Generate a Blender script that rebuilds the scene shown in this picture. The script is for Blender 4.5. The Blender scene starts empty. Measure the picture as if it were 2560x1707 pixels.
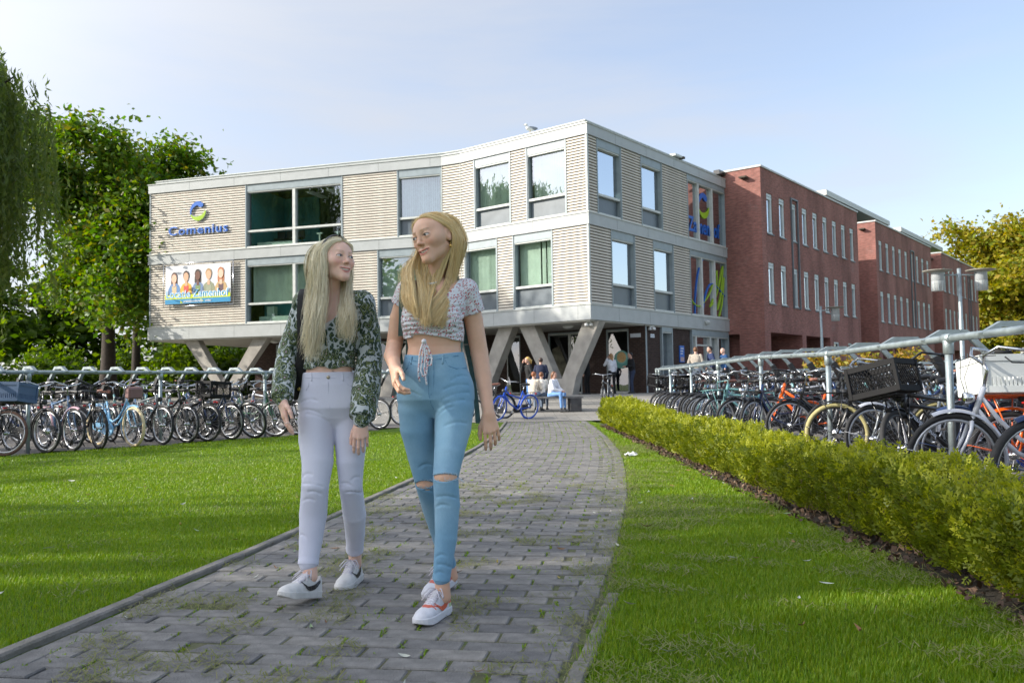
import bpy, bmesh, math, random
import numpy as np
from mathutils import Vector, Matrix

random.seed(7)
RNG = np.random.default_rng(11)
SC = bpy.context.scene
COL = SC.collection
rad = math.radians

# ------------------------------------------------------------------ camera
cam_d = bpy.data.cameras.new('camera')
cam_d.sensor_width = 36.0
cam_d.lens = 30.15
cam_d.clip_start = 0.05
cam_d.clip_end = 6000
cam = bpy.data.objects.new('camera', cam_d)
COL.objects.link(cam)
EYE = 0.95
_p, _r = rad(2.899), rad(-0.9405)
_fw = Vector((0, math.cos(_p), math.sin(_p)))
_u0 = Vector((0, -math.sin(_p), math.cos(_p)))
_rt = Vector((1, 0, 0)) * math.cos(_r) + _u0 * math.sin(_r)
_up = -Vector((1, 0, 0)) * math.sin(_r) + _u0 * math.cos(_r)
_m = Matrix((_rt, _up, -_fw)).transposed().to_4x4()
_m.translation = Vector((0, 0, EYE))
cam.matrix_world = _m
SC.camera = cam
cam_d.dof.use_dof = True
cam_d.dof.focus_distance = 4.0
cam_d.dof.aperture_fstop = 9.0

# ------------------------------------------------------------------ sky, sun, exposure
SUN_AZ, SUN_EL = rad(262), rad(25)
SUN_DIR = Vector((math.sin(SUN_AZ) * math.cos(SUN_EL), math.cos(SUN_AZ) * math.cos(SUN_EL), math.sin(SUN_EL)))
world = bpy.data.worlds.new('World')
SC.world = world
world.use_nodes = True
wn, wl = world.node_tree.nodes, world.node_tree.links
wn.clear()
w_out = wn.new('ShaderNodeOutputWorld')
w_bg = wn.new('ShaderNodeBackground')
w_bg.inputs['Strength'].default_value = 0.15
w_sky = wn.new('ShaderNodeTexSky')
w_sky.sky_type = 'NISHITA'
w_sky.sun_disc = False
w_sky.sun_elevation = SUN_EL
w_sky.sun_rotation = SUN_AZ
w_sky.air_density = 1.0
w_sky.dust_density = 1.6
w_sky.ozone_density = 1.2
# thin high cloud: stretched noise on the sky dome, thicker low down and to the west
w_tc = wn.new('ShaderNodeTexCoord')
w_map = wn.new('ShaderNodeMapping')
w_map.inputs['Rotation'].default_value = (0.1, 0.05, 0.5)
w_map.inputs['Scale'].default_value = (1.0, 1.6, 5.5)
w_nz = wn.new('ShaderNodeTexNoise')
w_nz.inputs['Scale'].default_value = 2.1
w_nz.inputs['Detail'].default_value = 7.0
w_nz.inputs['Roughness'].default_value = 0.55
w_nz.inputs['Distortion'].default_value = 0.25
w_sep = wn.new('ShaderNodeSeparateXYZ')
w_az = wn.new('ShaderNodeMapRange')      # less cloud towards the east
w_az.inputs['From Min'].default_value = -0.25
w_az.inputs['From Max'].default_value = 0.75
w_az.inputs['To Min'].default_value = 0.0
w_az.inputs['To Max'].default_value = 0.42
w_sub = wn.new('ShaderNodeMath'); w_sub.operation = 'SUBTRACT'
w_ramp = wn.new('ShaderNodeMapRange')
w_ramp.interpolation_type = 'SMOOTHSTEP'
w_ramp.inputs['From Min'].default_value = 0.0
w_ramp.inputs['From Max'].default_value = 0.68
w_ramp.inputs['To Min'].default_value = 0.25
w_ramp.inputs['To Max'].default_value = 0.95
w_mix = wn.new('ShaderNodeMix'); w_mix.data_type = 'RGBA'
w_mix.inputs['B'].default_value = (2.55, 2.65, 2.9, 1)
wl.new(w_tc.outputs['Generated'], w_map.inputs['Vector'])
wl.new(w_map.outputs['Vector'], w_nz.inputs['Vector'])
wl.new(w_tc.outputs['Generated'], w_sep.inputs['Vector'])
wl.new(w_sep.outputs['X'], w_az.inputs['Value'])
wl.new(w_nz.outputs['Fac'], w_sub.inputs[0])
wl.new(w_az.outputs['Result'], w_sub.inputs[1])
wl.new(w_sub.outputs[0], w_ramp.inputs['Value'])
wl.new(w_ramp.outputs['Result'], w_mix.inputs['Factor'])
w_dim = wn.new('ShaderNodeVectorMath'); w_dim.operation = 'MULTIPLY'; w_dim.inputs[1].default_value = (.74, .70, .70)   # thin haze dulls the blue
wl.new(w_sky.outputs['Color'], w_dim.inputs[0]); wl.new(w_dim.outputs['Vector'], w_mix.inputs['A'])
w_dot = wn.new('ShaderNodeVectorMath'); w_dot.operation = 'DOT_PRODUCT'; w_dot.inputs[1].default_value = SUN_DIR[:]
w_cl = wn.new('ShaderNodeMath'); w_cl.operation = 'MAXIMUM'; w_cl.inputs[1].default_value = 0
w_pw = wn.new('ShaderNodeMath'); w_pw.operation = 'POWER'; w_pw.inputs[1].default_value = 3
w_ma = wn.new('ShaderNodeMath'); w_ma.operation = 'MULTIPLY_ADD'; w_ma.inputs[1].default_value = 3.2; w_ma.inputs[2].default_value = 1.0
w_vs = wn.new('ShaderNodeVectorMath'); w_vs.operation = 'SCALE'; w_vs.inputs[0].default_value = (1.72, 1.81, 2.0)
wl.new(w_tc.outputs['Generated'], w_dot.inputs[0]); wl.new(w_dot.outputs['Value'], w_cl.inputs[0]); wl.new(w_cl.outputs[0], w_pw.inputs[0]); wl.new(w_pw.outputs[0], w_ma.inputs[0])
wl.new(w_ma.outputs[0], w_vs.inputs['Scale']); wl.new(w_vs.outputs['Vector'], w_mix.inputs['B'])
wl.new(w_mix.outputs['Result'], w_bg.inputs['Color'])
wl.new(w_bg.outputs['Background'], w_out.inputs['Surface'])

sun_d = bpy.data.lights.new('sun', 'SUN')
sun_d.energy = 2.5
sun_d.angle = rad(0.55)
sun_d.color = (1.0, 0.93, 0.82)
sun = bpy.data.objects.new('sun', sun_d)
COL.objects.link(sun)
sun.rotation_euler = SUN_DIR.to_track_quat('Z', 'Y').to_euler()

SC.view_settings.view_transform = 'Standard'
SC.view_settings.look = 'None'
SC.view_settings.exposure = 1.5
SC.view_settings.gamma = 1.0
SC.view_settings.use_curve_mapping = False
SC.cycles.max_bounces = 8
SC.cycles.transparent_max_bounces = 12
SC.cycles.sample_clamp_indirect = 6.0

# ------------------------------------------------------------------ helpers
def tag(o, label=None, cat=None, group=None, kind=None):
 if label: o['label'] = label
 if cat: o['category'] = cat
 if group: o['group'] = group
 if kind: o['kind'] = kind
 return o

def thing(name, label, cat, loc=(0, 0, 0), rz=0.0, group=None, rot=None):
 o = bpy.data.objects.new(name, None)
 o.empty_display_size = 0.1
 COL.objects.link(o)
 o.location = loc
 o.rotation_euler = rot if rot else (0, 0, rz)
 return tag(o, label, cat, group)

def link(name, me, parent=None, mat=None, kind=None):
 if mat is not None and len(me.materials) == 0:
  for m in (mat if isinstance(mat, (list, tuple)) else [mat]):
   me.materials.append(m)
 o = bpy.data.objects.new(name, me)
 COL.objects.link(o)
 if parent is not None: o.parent = parent
 if kind: o['kind'] = kind
 return o

def np_mesh(name, V, Fq, smooth=False, mi=None, col=None, uv=None):
 """V (n,3); Fq (m,k) all faces with k corners."""
 V = np.ascontiguousarray(V, dtype=np.float32)
 Fq = np.ascontiguousarray(Fq, dtype=np.int32)
 me = bpy.data.meshes.new(name)
 m, k = Fq.shape
 me.vertices.add(len(V)); me.vertices.foreach_set('co', V.ravel())
 me.loops.add(m * k); me.loops.foreach_set('vertex_index', Fq.ravel())
 me.polygons.add(m)
 me.polygons.foreach_set('loop_start', np.arange(0, m * k, k, dtype=np.int32))
 me.polygons.foreach_set('loop_total', np.full(m, k, dtype=np.int32))
 if smooth: me.polygons.foreach_set('use_smooth', np.ones(m, dtype=bool))
 if mi is not None: me.polygons.foreach_set('material_index', np.asarray(mi, dtype=np.int32))
 me.update(calc_edges=True)
 if col is not None:
  a = me.color_attributes.new('Col', 'FLOAT_COLOR', 'POINT')
  c = np.ones((len(V), 4), dtype=np.float32); c[:, :3] = col
  a.data.foreach_set('color', c.ravel())
 if uv is not None:
  l = me.uv_layers.new(name='UVMap')
  l.data.foreach_set('uv', np.asarray(uv, dtype=np.float32)[Fq.ravel()].ravel())
 return me

class MB:
 """collects simple shapes into one mesh"""
 def __init__(s): s.v, s.f, s.m, s.sm, s.cur = [], [], [], [], 0
 def add(s, vs, fs, smooth=False):
  o = len(s.v); s.v.extend([tuple(v) for v in vs])
  for f in fs: s.f.append([i + o for i in f]); s.m.append(s.cur); s.sm.append(smooth)
  return s
 def box(s, c, d, M=None, bev=0.0):
  x, y, z = d[0] / 2, d[1] / 2, d[2] / 2
  if bev > 0:
   b = min(bev, x * .9, y * .9, z * .9)
   vs = []
   for sz in (-1, 1):
    for (px, py) in ((-x + b, -y), (x - b, -y), (x, -y + b), (x, y - b), (x - b, y), (-x + b, y), (-x, y - b), (-x, -y + b)):
     vs.append((px, py, sz * (z - b)))
   top = [(-x + b, -y + b, z), (x - b, -y + b, z), (x - b, y - b, z), (-x + b, y - b, z)]
   bot = [(a, c_, -z) for a, c_, _ in top]
   vs += top + bot
   fs = [(i, (i + 1) % 8, 8 + (i + 1) % 8, 8 + i) for i in range(8)]
   T, B = 16, 20
   fs += [(T, T + 1, T + 2, T + 3), (B + 3, B + 2, B + 1, B)]
   fs += [(8, 9, T + 1, T), (9, 10, T + 1), (10, 11, T + 2, T + 1), (11, 12, T + 2), (12, 13, T + 3, T + 2), (13, 14, T + 3), (14, 15, T, T + 3), (15, 8, T)]
   fs += [(1, 0, B, B + 1), (2, 1, B + 1), (3, 2, B + 1, B + 2), (4, 3, B + 2), (5, 4, B + 2, B + 3), (6, 5, B + 3), (7, 6, B + 3, B), (0, 7, B)]
  else:
   vs = [(-x, -y, -z), (x, -y, -z), (x, y, -z), (-x, y, -z), (-x, -y, z), (x, -y, z), (x, y, z), (-x, y, z)]
   fs = [(3, 2, 1, 0), (4, 5, 6, 7), (0, 1, 5, 4), (1, 2, 6, 5), (2, 3, 7, 6), (3, 0, 4, 7)]
  out = []
  for v in vs:
   v = Vector(v)
   if M is not None: v = M @ v
   out.append(v + Vector(c))
  return s.add(out, fs)
 def hexa(s, P):
  """8 corners: bottom 4 then top 4"""
  return s.add(P, [(3, 2, 1, 0), (4, 5, 6, 7), (0, 1, 5, 4), (1, 2, 6, 5), (2, 3, 7, 6), (3, 0, 4, 7)])
 def tube(s, pts, r, n=8, cap=True, closed=False, flat=1.0):
  P = [Vector(p) for p in pts]; N = len(P)
  rr = r if isinstance(r, (list, tuple)) else [r] * N
  vs, fs = [], []
  up = None
  for i in range(N):
   if closed: t = (P[(i + 1) % N] - P[i - 1])
   else: t = (P[min(i + 1, N - 1)] - P[max(i - 1, 0)])
   t.normalize()
   if up is None:
    a = Vector((0, 0, 1)) if abs(t.z) < .9 else Vector((1, 0, 0))
    up = (a - t * a.dot(t)).normalized()
   else:
    up = up - t * up.dot(t)
    up = up.normalized() if up.length > 1e-6 else t.orthogonal().normalized()
   b = t.cross(up)
   for k in range(n):
    a = 2 * math.pi * k / n
    vs.append(P[i] + (b * math.cos(a) + up * math.sin(a) * flat) * rr[i])
  M_ = N if closed else N - 1
  for i in range(M_):
   j = (i + 1) % N
   for k in range(n):
    fs.append((i * n + k, i * n + (k + 1) % n, j * n + (k + 1) % n, j * n + k))
  s.add(vs, fs, True)
  if cap and not closed:
   o = len(s.v) - len(vs)
   s.f.append([o + k for k in range(n)][::-1]); s.m.append(s.cur); s.sm.append(False)
   s.f.append([o + (N - 1) * n + k for k in range(n)]); s.m.append(s.cur); s.sm.append(False)
  return s
 def lathe(s, prof, c=(0, 0, 0), n=16, M=None, smooth=True, closed=False):
  """prof: (r,z) list, axis z"""
  vs, fs = [], []
  for (r, z) in prof:
   for k in range(n):
    a = 2 * math.pi * k / n
    v = Vector((r * math.cos(a), r * math.sin(a), z))
    if M is not None: v = M @ v
    vs.append(v + Vector(c))
  N = len(prof)
  for i in range(N if closed else N - 1):
   j = (i + 1) % N
   for k in range(n):
    fs.append((i * n + k, i * n + (k + 1) % n, j * n + (k + 1) % n, j * n + k))
  return s.add(vs, fs, smooth)
 def prism(s, poly, thick, M=None, c=(0, 0, 0)):
  """poly in local xy, extruded along +z by thick"""
  n = len(poly)
  vs = [Vector((x, y, 0)) for x, y in poly] + [Vector((x, y, thick)) for x, y in poly]
  vs = [((M @ v) if M is not None else v) + Vector(c) for v in vs]
  fs = [tuple(range(n - 1, -1, -1)), tuple(range(n, 2 * n))] + [(i, (i + 1) % n, n + (i + 1) % n, n + i) for i in range(n)]
  return s.add(vs, fs)
 def mesh(s, name):
  me = bpy.data.meshes.new(name)
  me.from_pydata(s.v, [], s.f)
  me.polygons.foreach_set('material_index', s.m)
  me.polygons.foreach_set('use_smooth', s.sm)
  me.update()
  return me
 def build(s, name, mat, parent=None, kind=None):
  return link(name, s.mesh(name), parent, mat, kind)

# ------------------------------------------------------------------ materials
MATS = {}
def nodes_of(name):
 m = bpy.data.materials.new(name); m.use_nodes = True
 nt = m.node_tree; b = nt.nodes['Principled BSDF']
 return m, nt.nodes, nt.links, b

def mat(name, c, rough=.6, metal=0.0, var=.12, scale=6.0, bump=0.0, bscale=40.0, spec=.5, coord='Object', detail=4.0, coat=0.0, c2=None, sub=0.0, sheen=0.0):
 """plain painted / solid surface: colour with noise wear, rough variation and fine relief"""
 if name in MATS: return MATS[name]
 m, N, L, b = nodes_of(name)
 tc = N.new('ShaderNodeTexCoord')
 nz = N.new('ShaderNodeTexNoise'); nz.inputs['Scale'].default_value = scale; nz.inputs['Detail'].default_value = detail
 L.new(tc.outputs[coord], nz.inputs['Vector'])
 mx = N.new('ShaderNodeMix'); mx.data_type = 'RGBA'
 a = c2 if c2 else tuple(x * (1 - var) for x in c)
 z = c if c2 else tuple(min(1, x * (1 + var)) for x in c)
 mx.inputs['A'].default_value = (*a, 1); mx.inputs['B'].default_value = (*z, 1)
 mr = N.new('ShaderNodeMapRange'); mr.inputs['From Min'].default_value = .3; mr.inputs['From Max'].default_value = .7
 L.new(nz.outputs['Fac'], mr.inputs['Value']); L.new(mr.outputs['Result'], mx.inputs['Factor'])
 L.new(mx.outputs['Result'], b.inputs['Base Color'])
 rr = N.new('ShaderNodeMapRange'); rr.inputs['To Min'].default_value = max(0, rough - .08); rr.inputs['To Max'].default_value = min(1, rough + .08)
 L.new(nz.outputs['Fac'], rr.inputs['Value']); L.new(rr.outputs['Result'], b.inputs['Roughness'])
 b.inputs['Metallic'].default_value = metal
 b.inputs['Specular IOR Level'].default_value = spec
 if coat: b.inputs['Coat Weight'].default_value = coat; b.inputs['Coat Roughness'].default_value = .12
 if sheen: b.inputs['Sheen Weight'].default_value = sheen
 if sub: b.inputs['Subsurface Weight'].default_value = sub; b.inputs['Subsurface Radius'].default_value = (.012, .005, .003); b.inputs['Subsurface Scale'].default_value = 1.0
 if bump:
  n2 = N.new('ShaderNodeTexNoise'); n2.inputs['Scale'].default_value = bscale; n2.inputs['Detail'].default_value = 6
  L.new(tc.outputs[coord], n2.inputs['Vector'])
  bp = N.new('ShaderNodeBump'); bp.inputs['Strength'].default_value = bump; bp.inputs['Distance'].default_value = .02
  L.new(n2.outputs['Fac'], bp.inputs['Height']); L.new(bp.outputs['Normal'], b.inputs['Normal'])
 MATS[name] = m
 return m

def leaf_mat(name, cols, rough=.5, trans=.35):
 """foliage: colour differs leaf by leaf (random per island), thin translucent leaves"""
 if name in MATS: return MATS[name]
 m, N, L, b = nodes_of(name)
 g = N.new('ShaderNodeNewGeometry')
 cr = N.new('ShaderNodeValToRGB'); e = cr.color_ramp.elements
 n = len(cols)
 e[0].position = 0; e[0].color = (*cols[0], 1); e[1].position = 1; e[1].color = (*cols[-1], 1)
 for i in range(1, n - 1):
  q = e.new(i / (n - 1)); q.color = (*cols[i], 1)
 L.new(g.outputs['Random Per Island'], cr.inputs['Fac'])
 L.new(cr.outputs['Color'], b.inputs['Base Color'])
 b.inputs['Roughness'].default_value = rough
 b.inputs['Specular IOR Level'].default_value = .35
 t = N.new('ShaderNodeBsdfTranslucent')
 hs = N.new('ShaderNodeHueSaturation'); hs.inputs['Saturation'].default_value = 1.1; hs.inputs['Value'].default_value = 1.5
 L.new(cr.outputs['Color'], hs.inputs['Color']); L.new(hs.outputs['Color'], t.inputs['Color'])
 mx = N.new('ShaderNodeMixShader'); mx.inputs['Fac'].default_value = trans
 out = N['Material Output']
 L.new(b.outputs['BSDF'], mx.inputs[1]); L.new(t.outputs['BSDF'], mx.inputs[2]); L.new(mx.outputs['Shader'], out.inputs['Surface'])
 MATS[name] = m
 return m

def srgb(h):
 h = h.lstrip('#')
 return tuple(((int(h[i:i + 2], 16) / 255) / 12.92 if int(h[i:i + 2], 16) / 255 <= .04045 else ((int(h[i:i + 2], 16) / 255 + .055) / 1.055) ** 2.4) for i in (0, 2, 4))

GALV = mat('galvanised_steel', (.30, .35, .36), .42, .55, .22, 9, .12, 60)
STEEL = mat('polished_steel', (.62, .63, .65), .22, 1.0, .12, 30)
RUBBER = mat('black_rubber', (.018, .018, .019), .75, 0, .3, 30, .2, 160)
BLACK = mat('black_paint', (.012, .012, .013), .35, 0, .3, 20, coat=.3)
BLKPL = mat('black_plastic', (.02, .02, .021), .5, 0, .3, 40, .1, 120)

def ss(a, b, x):
 t = np.clip((np.asarray(x, float) - a) / (b - a), 0, 1)
 return t * t * (3 - 2 * t)

# left bicycle lot lies beyond this line; right lot beyond x = RX
LA, LB = np.array([-7.62, 13.51]), np.array([-0.97, 22.38])
LD = (LB - LA) / np.linalg.norm(LB - LA)
LN = np.array([-LD[1], LD[0]])             # away from the camera
def gz(x, y):
 """height of the ground: level by the path, a low step to the lots, a gentle ramp up to the school"""
 x = np.asarray(x, float); y = np.asarray(y, float)
 return .5 * ss(22.2, 34, y) + 0 * x
def G(x, y): return float(gz(x, y))
# ================================================================== GROUND, PATH, LAWNS
PL = np.array([(-2.05, 1.6), (-1.95, 2.3), (-1.83, 3.09), (-1.66, 3.9), (-1.52, 5.0), (-1.36, 6.0), (-1.16, 7.5), (-.92, 9.2), (-.65, 11.65), (-.38, 14.9), (-.22, 19), (-.14, 22.2)])
PR = np.array([(-.15, 1.6), (0.02, 2.3), (.19, 3.0), (.40, 3.95), (.60, 5.0), (.76, 6.0), (1.0, 7.5), (1.2, 9.2), (1.47, 11.65), (1.66, 14.9), (1.80, 19), (1.86, 22.2)])
yy = np.linspace(1.6, 22.2, 400)
def smooth_curve(P):
 x = np.interp(yy, P[:, 1], P[:, 0]); k = np.ones(31) / 31
 xp = np.concatenate([np.full(15, x[0]) - np.arange(15, 0, -1) * (x[1] - x[0]), x, np.full(15, x[-1]) + np.arange(1, 16) * (x[-1] - x[-2])])
 return np.convolve(xp, k, 'valid')
XL_, XR_ = smooth_curve(PL), smooth_curve(PR)
def pathL(y): return np.interp(y, yy, XL_)
def pathR(y): return np.interp(y, yy, XR_)

def sheet(name, xs, ys, off, m, parent=None, keep=None, kind='structure'):
 X, Y = np.meshgrid(xs, ys); Z = gz(X, Y) + off
 V = np.stack([X, Y, Z], -1).reshape(-1, 3)
 nx, ny = len(xs), len(ys)
 I = np.arange(nx * ny).reshape(ny, nx)
 Fq = np.stack([I[:-1, :-1], I[:-1, 1:], I[1:, 1:], I[1:, :-1]], -1).reshape(-1, 4)
 if keep is not None:
  c = V[Fq].mean(1); Fq = Fq[keep(c[:, 0], c[:, 1])]
 return tag(link(name, np_mesh(name, V, Fq, True), parent, m), kind=kind)

m_soil = mat('soil', (.055, .042, .03), .95, 0, .45, 3, .6, 30, c2=(.03, .026, .018))
def grass_base():
 m, N, L, b = nodes_of('turf')
 tc = N.new('ShaderNodeTexCoord')
 n1 = N.new('ShaderNodeTexNoise'); n1.inputs['Scale'].default_value = 1.3; n1.inputs['Detail'].default_value = 6
 n2 = N.new('ShaderNodeTexNoise'); n2.inputs['Scale'].default_value = 90; n2.inputs['Detail'].default_value = 4
 for n in (n1, n2): L.new(tc.outputs['Object'], n.inputs['Vector'])
 r1 = N.new('ShaderNodeValToRGB'); e = r1.color_ramp.elements
 e[0].position = .3; e[0].color = (.075, .16, .005, 1); e[1].position = .7; e[1].color = (.15, .23, .015, 1)
 r2 = N.new('ShaderNodeMapRange'); r2.inputs['From Min'].default_value = .3; r2.inputs['From Max'].default_value = .7; r2.inputs['To Min'].default_value = .45; r2.inputs['To Max'].default_value = 1.1
 mu = N.new('ShaderNodeMix'); mu.data_type = 'RGBA'; mu.blend_type = 'MULTIPLY'; mu.inputs['Factor'].default_value = 1
 L.new(n1.outputs['Fac'], r1.inputs['Fac']); L.new(n2.outputs['Fac'], r2.inputs['Value'])
 L.new(r1.outputs['Color'], mu.inputs['A']); L.new(r2.outputs['Result'], mu.inputs['B']); L.new(mu.outputs['Result'], b.inputs['Base Color'])
 b.inputs['Roughness'].default_value = .9; b.inputs['Specular IOR Level'].default_value = .2
 bp = N.new('ShaderNodeBump'); bp.inputs['Strength'].default_value = .8; bp.inputs['Distance'].default_value = .03
 L.new(n2.outputs['Fac'], bp.inputs['Height']); L.new(bp.outputs['Normal'], b.inputs['Normal'])
 return m
m_turf = grass_base()
def paving_mat(name, c, c2, bx, by, rot=0.0):
 m, N, L, b = nodes_of(name)
 tc = N.new('ShaderNodeTexCoord'); mp = N.new('ShaderNodeMapping'); mp.inputs['Rotation'].default_value = (0, 0, rot)
 br = N.new('ShaderNodeTexBrick'); br.inputs['Scale'].default_value = 1
 br.inputs['Color1'].default_value = (*c, 1); br.inputs['Color2'].default_value = (*c2, 1); br.inputs['Mortar'].default_value = (.10, .095, .075, 1)
 br.inputs['Mortar Size'].default_value = .008; br.inputs['Brick Width'].default_value = bx; br.inputs['Row Height'].default_value = by
 nz = N.new('ShaderNodeTexNoise'); nz.inputs['Scale'].default_value = .5; nz.inputs['Detail'].default_value = 8
 mu = N.new('ShaderNodeMix'); mu.data_type = 'RGBA'; mu.blend_type = 'MULTIPLY'; mu.inputs['Factor'].default_value = 1
 mr = N.new('ShaderNodeMapRange'); mr.inputs['From Min'].default_value = .3; mr.inputs['From Max'].default_value = .7; mr.inputs['To Min'].default_value = .7; mr.inputs['To Max'].default_value = 1.1
 L.new(tc.outputs['Object'], mp.inputs['Vector']); L.new(mp.outputs['Vector'], br.inputs['Vector']); L.new(tc.outputs['Object'], nz.inputs['Vector'])
 L.new(nz.outputs['Fac'], mr.inputs['Value']); L.new(br.outputs['Color'], mu.inputs['A']); L.new(mr.outputs['Result'], mu.inputs['B'])
 L.new(mu.outputs['Result'], b.inputs['Base Color']); b.inputs['Roughness'].default_value = .85
 return m
m_plaza = paving_mat('plaza_paving', (.30, .28, .245), (.25, .235, .205), .6, .3)
m_lot = paving_mat('lot_paving', (.20, .18, .165), (.17, .155, .14), .21, .105, .4)

far = np.concatenate([-np.geomspace(2500, 60, 14), np.linspace(-50, 50, 101), np.geomspace(60, 2500, 14)])
sheet('ground', far, np.concatenate([-np.geomspace(2500, 30, 12), np.linspace(-20, 100, 121), np.geomspace(120, 3500, 14)]), -.04, m_turf)
def dL(x, y): return (x - LA[0]) * LN[0] + (y - LA[1]) * LN[1]
ys_f = np.linspace(1.6, 22.2, 207)
lawn = sheet('lawn', np.linspace(-14, -0.0, 141), ys_f, -.004, m_turf, None, lambda x, y: (x < pathL(y) - .02) & (dL(x, y) < -.1))
lawn['label'] = 'bright green lawn left of the path'
lawn_r = sheet('lawn', np.linspace(-.2, 2.3, 60), ys_f, -.004, m_turf, None, lambda x, y: (x > pathR(y) + .02) & (x < 2.02))
lawn_r['label'] = 'green lawn strip between the path and the hedge'
sheet('hedge_bed', np.linspace(1.85, 3.0, 12), np.linspace(1.6, 20.4, 60), .002, m_soil, None, lambda x, y: (x > np.maximum(pathR(y), 1.93)))
sheet('bicycle_lot_pavement', np.linspace(-40, 2, 85), np.linspace(8, 60, 105), .004, m_lot, None, lambda x, y: (dL(x, y) > -.15) & (x < -8 + (y - 22) * .9 * (y > 22)) | ((dL(x, y) > -.15) & (y < 22.3)))
sheet('bicycle_lot_pavement', np.linspace(2.95, 40, 75), np.linspace(-2, 60, 125), .004, m_lot, None, lambda x, y: (y < 26) | (x > 5.5))
sheet('plaza_pavement', np.linspace(-20, 16, 73), np.linspace(22.0, 50, 57), .010, m_plaza)

# ---- path of grey clinkers: rows across, an edge course along each side
m_pav = []
for i, c in enumerate([(.185, .178, .166), (.155, .150, .143), (.215, .204, .186), (.13, .127, .124)]):
 m_pav.append(mat('paving_brick_%s' % 'abcd'[i], c, .85, 0, .28, 14, .5, 120, coord='Object'))
path = sheet('path', np.linspace(-2.3, 2.1, 60), ys_f, -.006, mat('joint_sand', (.11, .10, .06), .95, 0, .5, 9, .5, 60, c2=(.075, .10, .025)), None, lambda x, y: (x > pathL(y) - .08) & (x < pathR(y) + .08))
path['label'] = 'footpath of dark grey bricks with mossy joints'
BL, BW = .226, .110
def brick_variant(i):
 b = MB(); b.box((0, 0, -.03), (BL - .007, BW - .006, .06), None, .005); me = b.mesh('paving_brick')
 me.materials.append(m_pav[i]); return me
bv = [brick_variant(i) for i in range(4)]
half_v = []
for i in range(4):
 b = MB(); b.box((0, 0, -.03), (BL / 2 - .007, BW - .006, .06), None, .005); me = b.mesh('half_brick'); me.materials.append(m_pav[i]); half_v.append(me)
s, y = 0, 1.75
bricks = []
row = 0
while y < 22.15:
 xl, xr = pathL(y), pathR(y)
 tx = (pathL(y + .1) + pathR(y + .1) - xl - xr) / 2 / .1
 ang = -math.atan(tx) * .75
 wid = xr - xl
 # edge courses: bricks laid lengthwise
 for sgn, xe in ((-1, xl + BW / 2 + .004), (1, xr - BW / 2 - .004)):
  if row % 2 == 0: bricks.append((xe, y + BW / 2, ang + math.pi / 2 + .5 * 0, 0))
 inner0, inner1 = xl + BW + .006, xr - BW - .006
 xc = (inner0 + inner1) / 2; x = inner0; tn = math.tan(ang)
 if row % 2 == 0: bricks.append((x + BL / 4, y + (x + BL / 4 - xc) * tn, ang, 1)); x += BL / 2
 while x + BL <= inner1 + .02: bricks.append((x + BL / 2, y + (x + BL / 2 - xc) * tn, ang, 0)); x += BL
 if inner1 - x > BL * .2: bricks.append((inner1 - (inner1 - x) / 2, y + (inner1 - xc) * tn, ang, 1))
 y += BW; row += 1
bricks.sort(key=lambda b: b[1])
near_b = [b for b in bricks if b[1] > 2.5][:300]
rest = [b for b in bricks if b[1] <= 2.5] + [b for b in bricks if b[1] > 2.5][300:]
def brick_pose(bx, by, a):
 return Matrix.Translation((bx, by, G(bx, by) + random.gauss(0, .0022))) @ Matrix.Rotation(a + random.gauss(0, .008), 4, 'Z') @ Matrix.Rotation(random.gauss(0, .006), 4, 'X') @ Matrix.Rotation(random.gauss(0, .006), 4, 'Y')
for bx, by, a, h in near_b:
 o = link('paving_brick', (half_v if h else bv)[random.choice((0, 0, 0, 1, 1, 2, 3))], path)
 o.matrix_world = brick_pose(bx, by, a)
base_v = {h: np.array([v.co[:] for v in (half_v if h else bv)[0].vertices]) for h in (0, 1)}
base_f = [list(p.vertices) for p in bv[0].polygons]
V, Fs, MI = [], [], []
for bx, by, a, h in rest:
 M = np.array(brick_pose(bx, by, a)); v = base_v[h] @ M[:3, :3].T + M[:3, 3]
 o = len(V) * len(v); V.append(v); k = random.choice((0, 0, 0, 1, 1, 2, 3))
 Fs += [[i + o for i in f] for f in base_f]; MI += [k] * len(base_f)
me = bpy.data.meshes.new('paving_brick'); me.from_pydata(np.concatenate(V).tolist(), [], Fs); me.polygons.foreach_set('material_index', MI); me.update()
o = link('paving_bricks_beyond', me, path, m_pav, 'stuff')

# ---- kerb stones of concrete along both edges
m_kerb = mat('kerb_concrete', (.235, .22, .20), .9, 0, .3, 7, .5, 70, c2=(.13, .125, .10))
def kerb_row(fn, sgn, label, zt):
 k = thing('kerb', label, 'kerb'); k['kind'] = 'structure'; del k['category']
 y = 2.0
 while y < 22:
  y2 = y + .98
  a, b = Vector((fn(y) + sgn * .05, y, 0)), Vector((fn(y2) + sgn * .05, y2, 0))
  d = (b - a); L = d.length
  zz = zt if sgn < 0 or y < 3.9 else -.012
  mb = MB(); mb.box((0, 0, -.08), (L - .012, .062, .16), None, .008)
  o = mb.build('kerb_stone', m_kerb, k)
  o.matrix_world = Matrix.Translation((a + b) / 2 + Vector((0, 0, random.gauss(0, .005) + zz))) @ Matrix.Rotation(math.atan2(d.y, d.x) + random.gauss(0, .01), 4, 'Z') @ Matrix.Rotation(random.gauss(0, .02), 4, 'X')
  y = y2
 return k
kerb_row(pathL, -1, 'raised concrete kerb between the path and the left lawn', .022)
kerb_row(pathR, 1, 'low concrete kerb between the path and the right lawn', .012)

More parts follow.
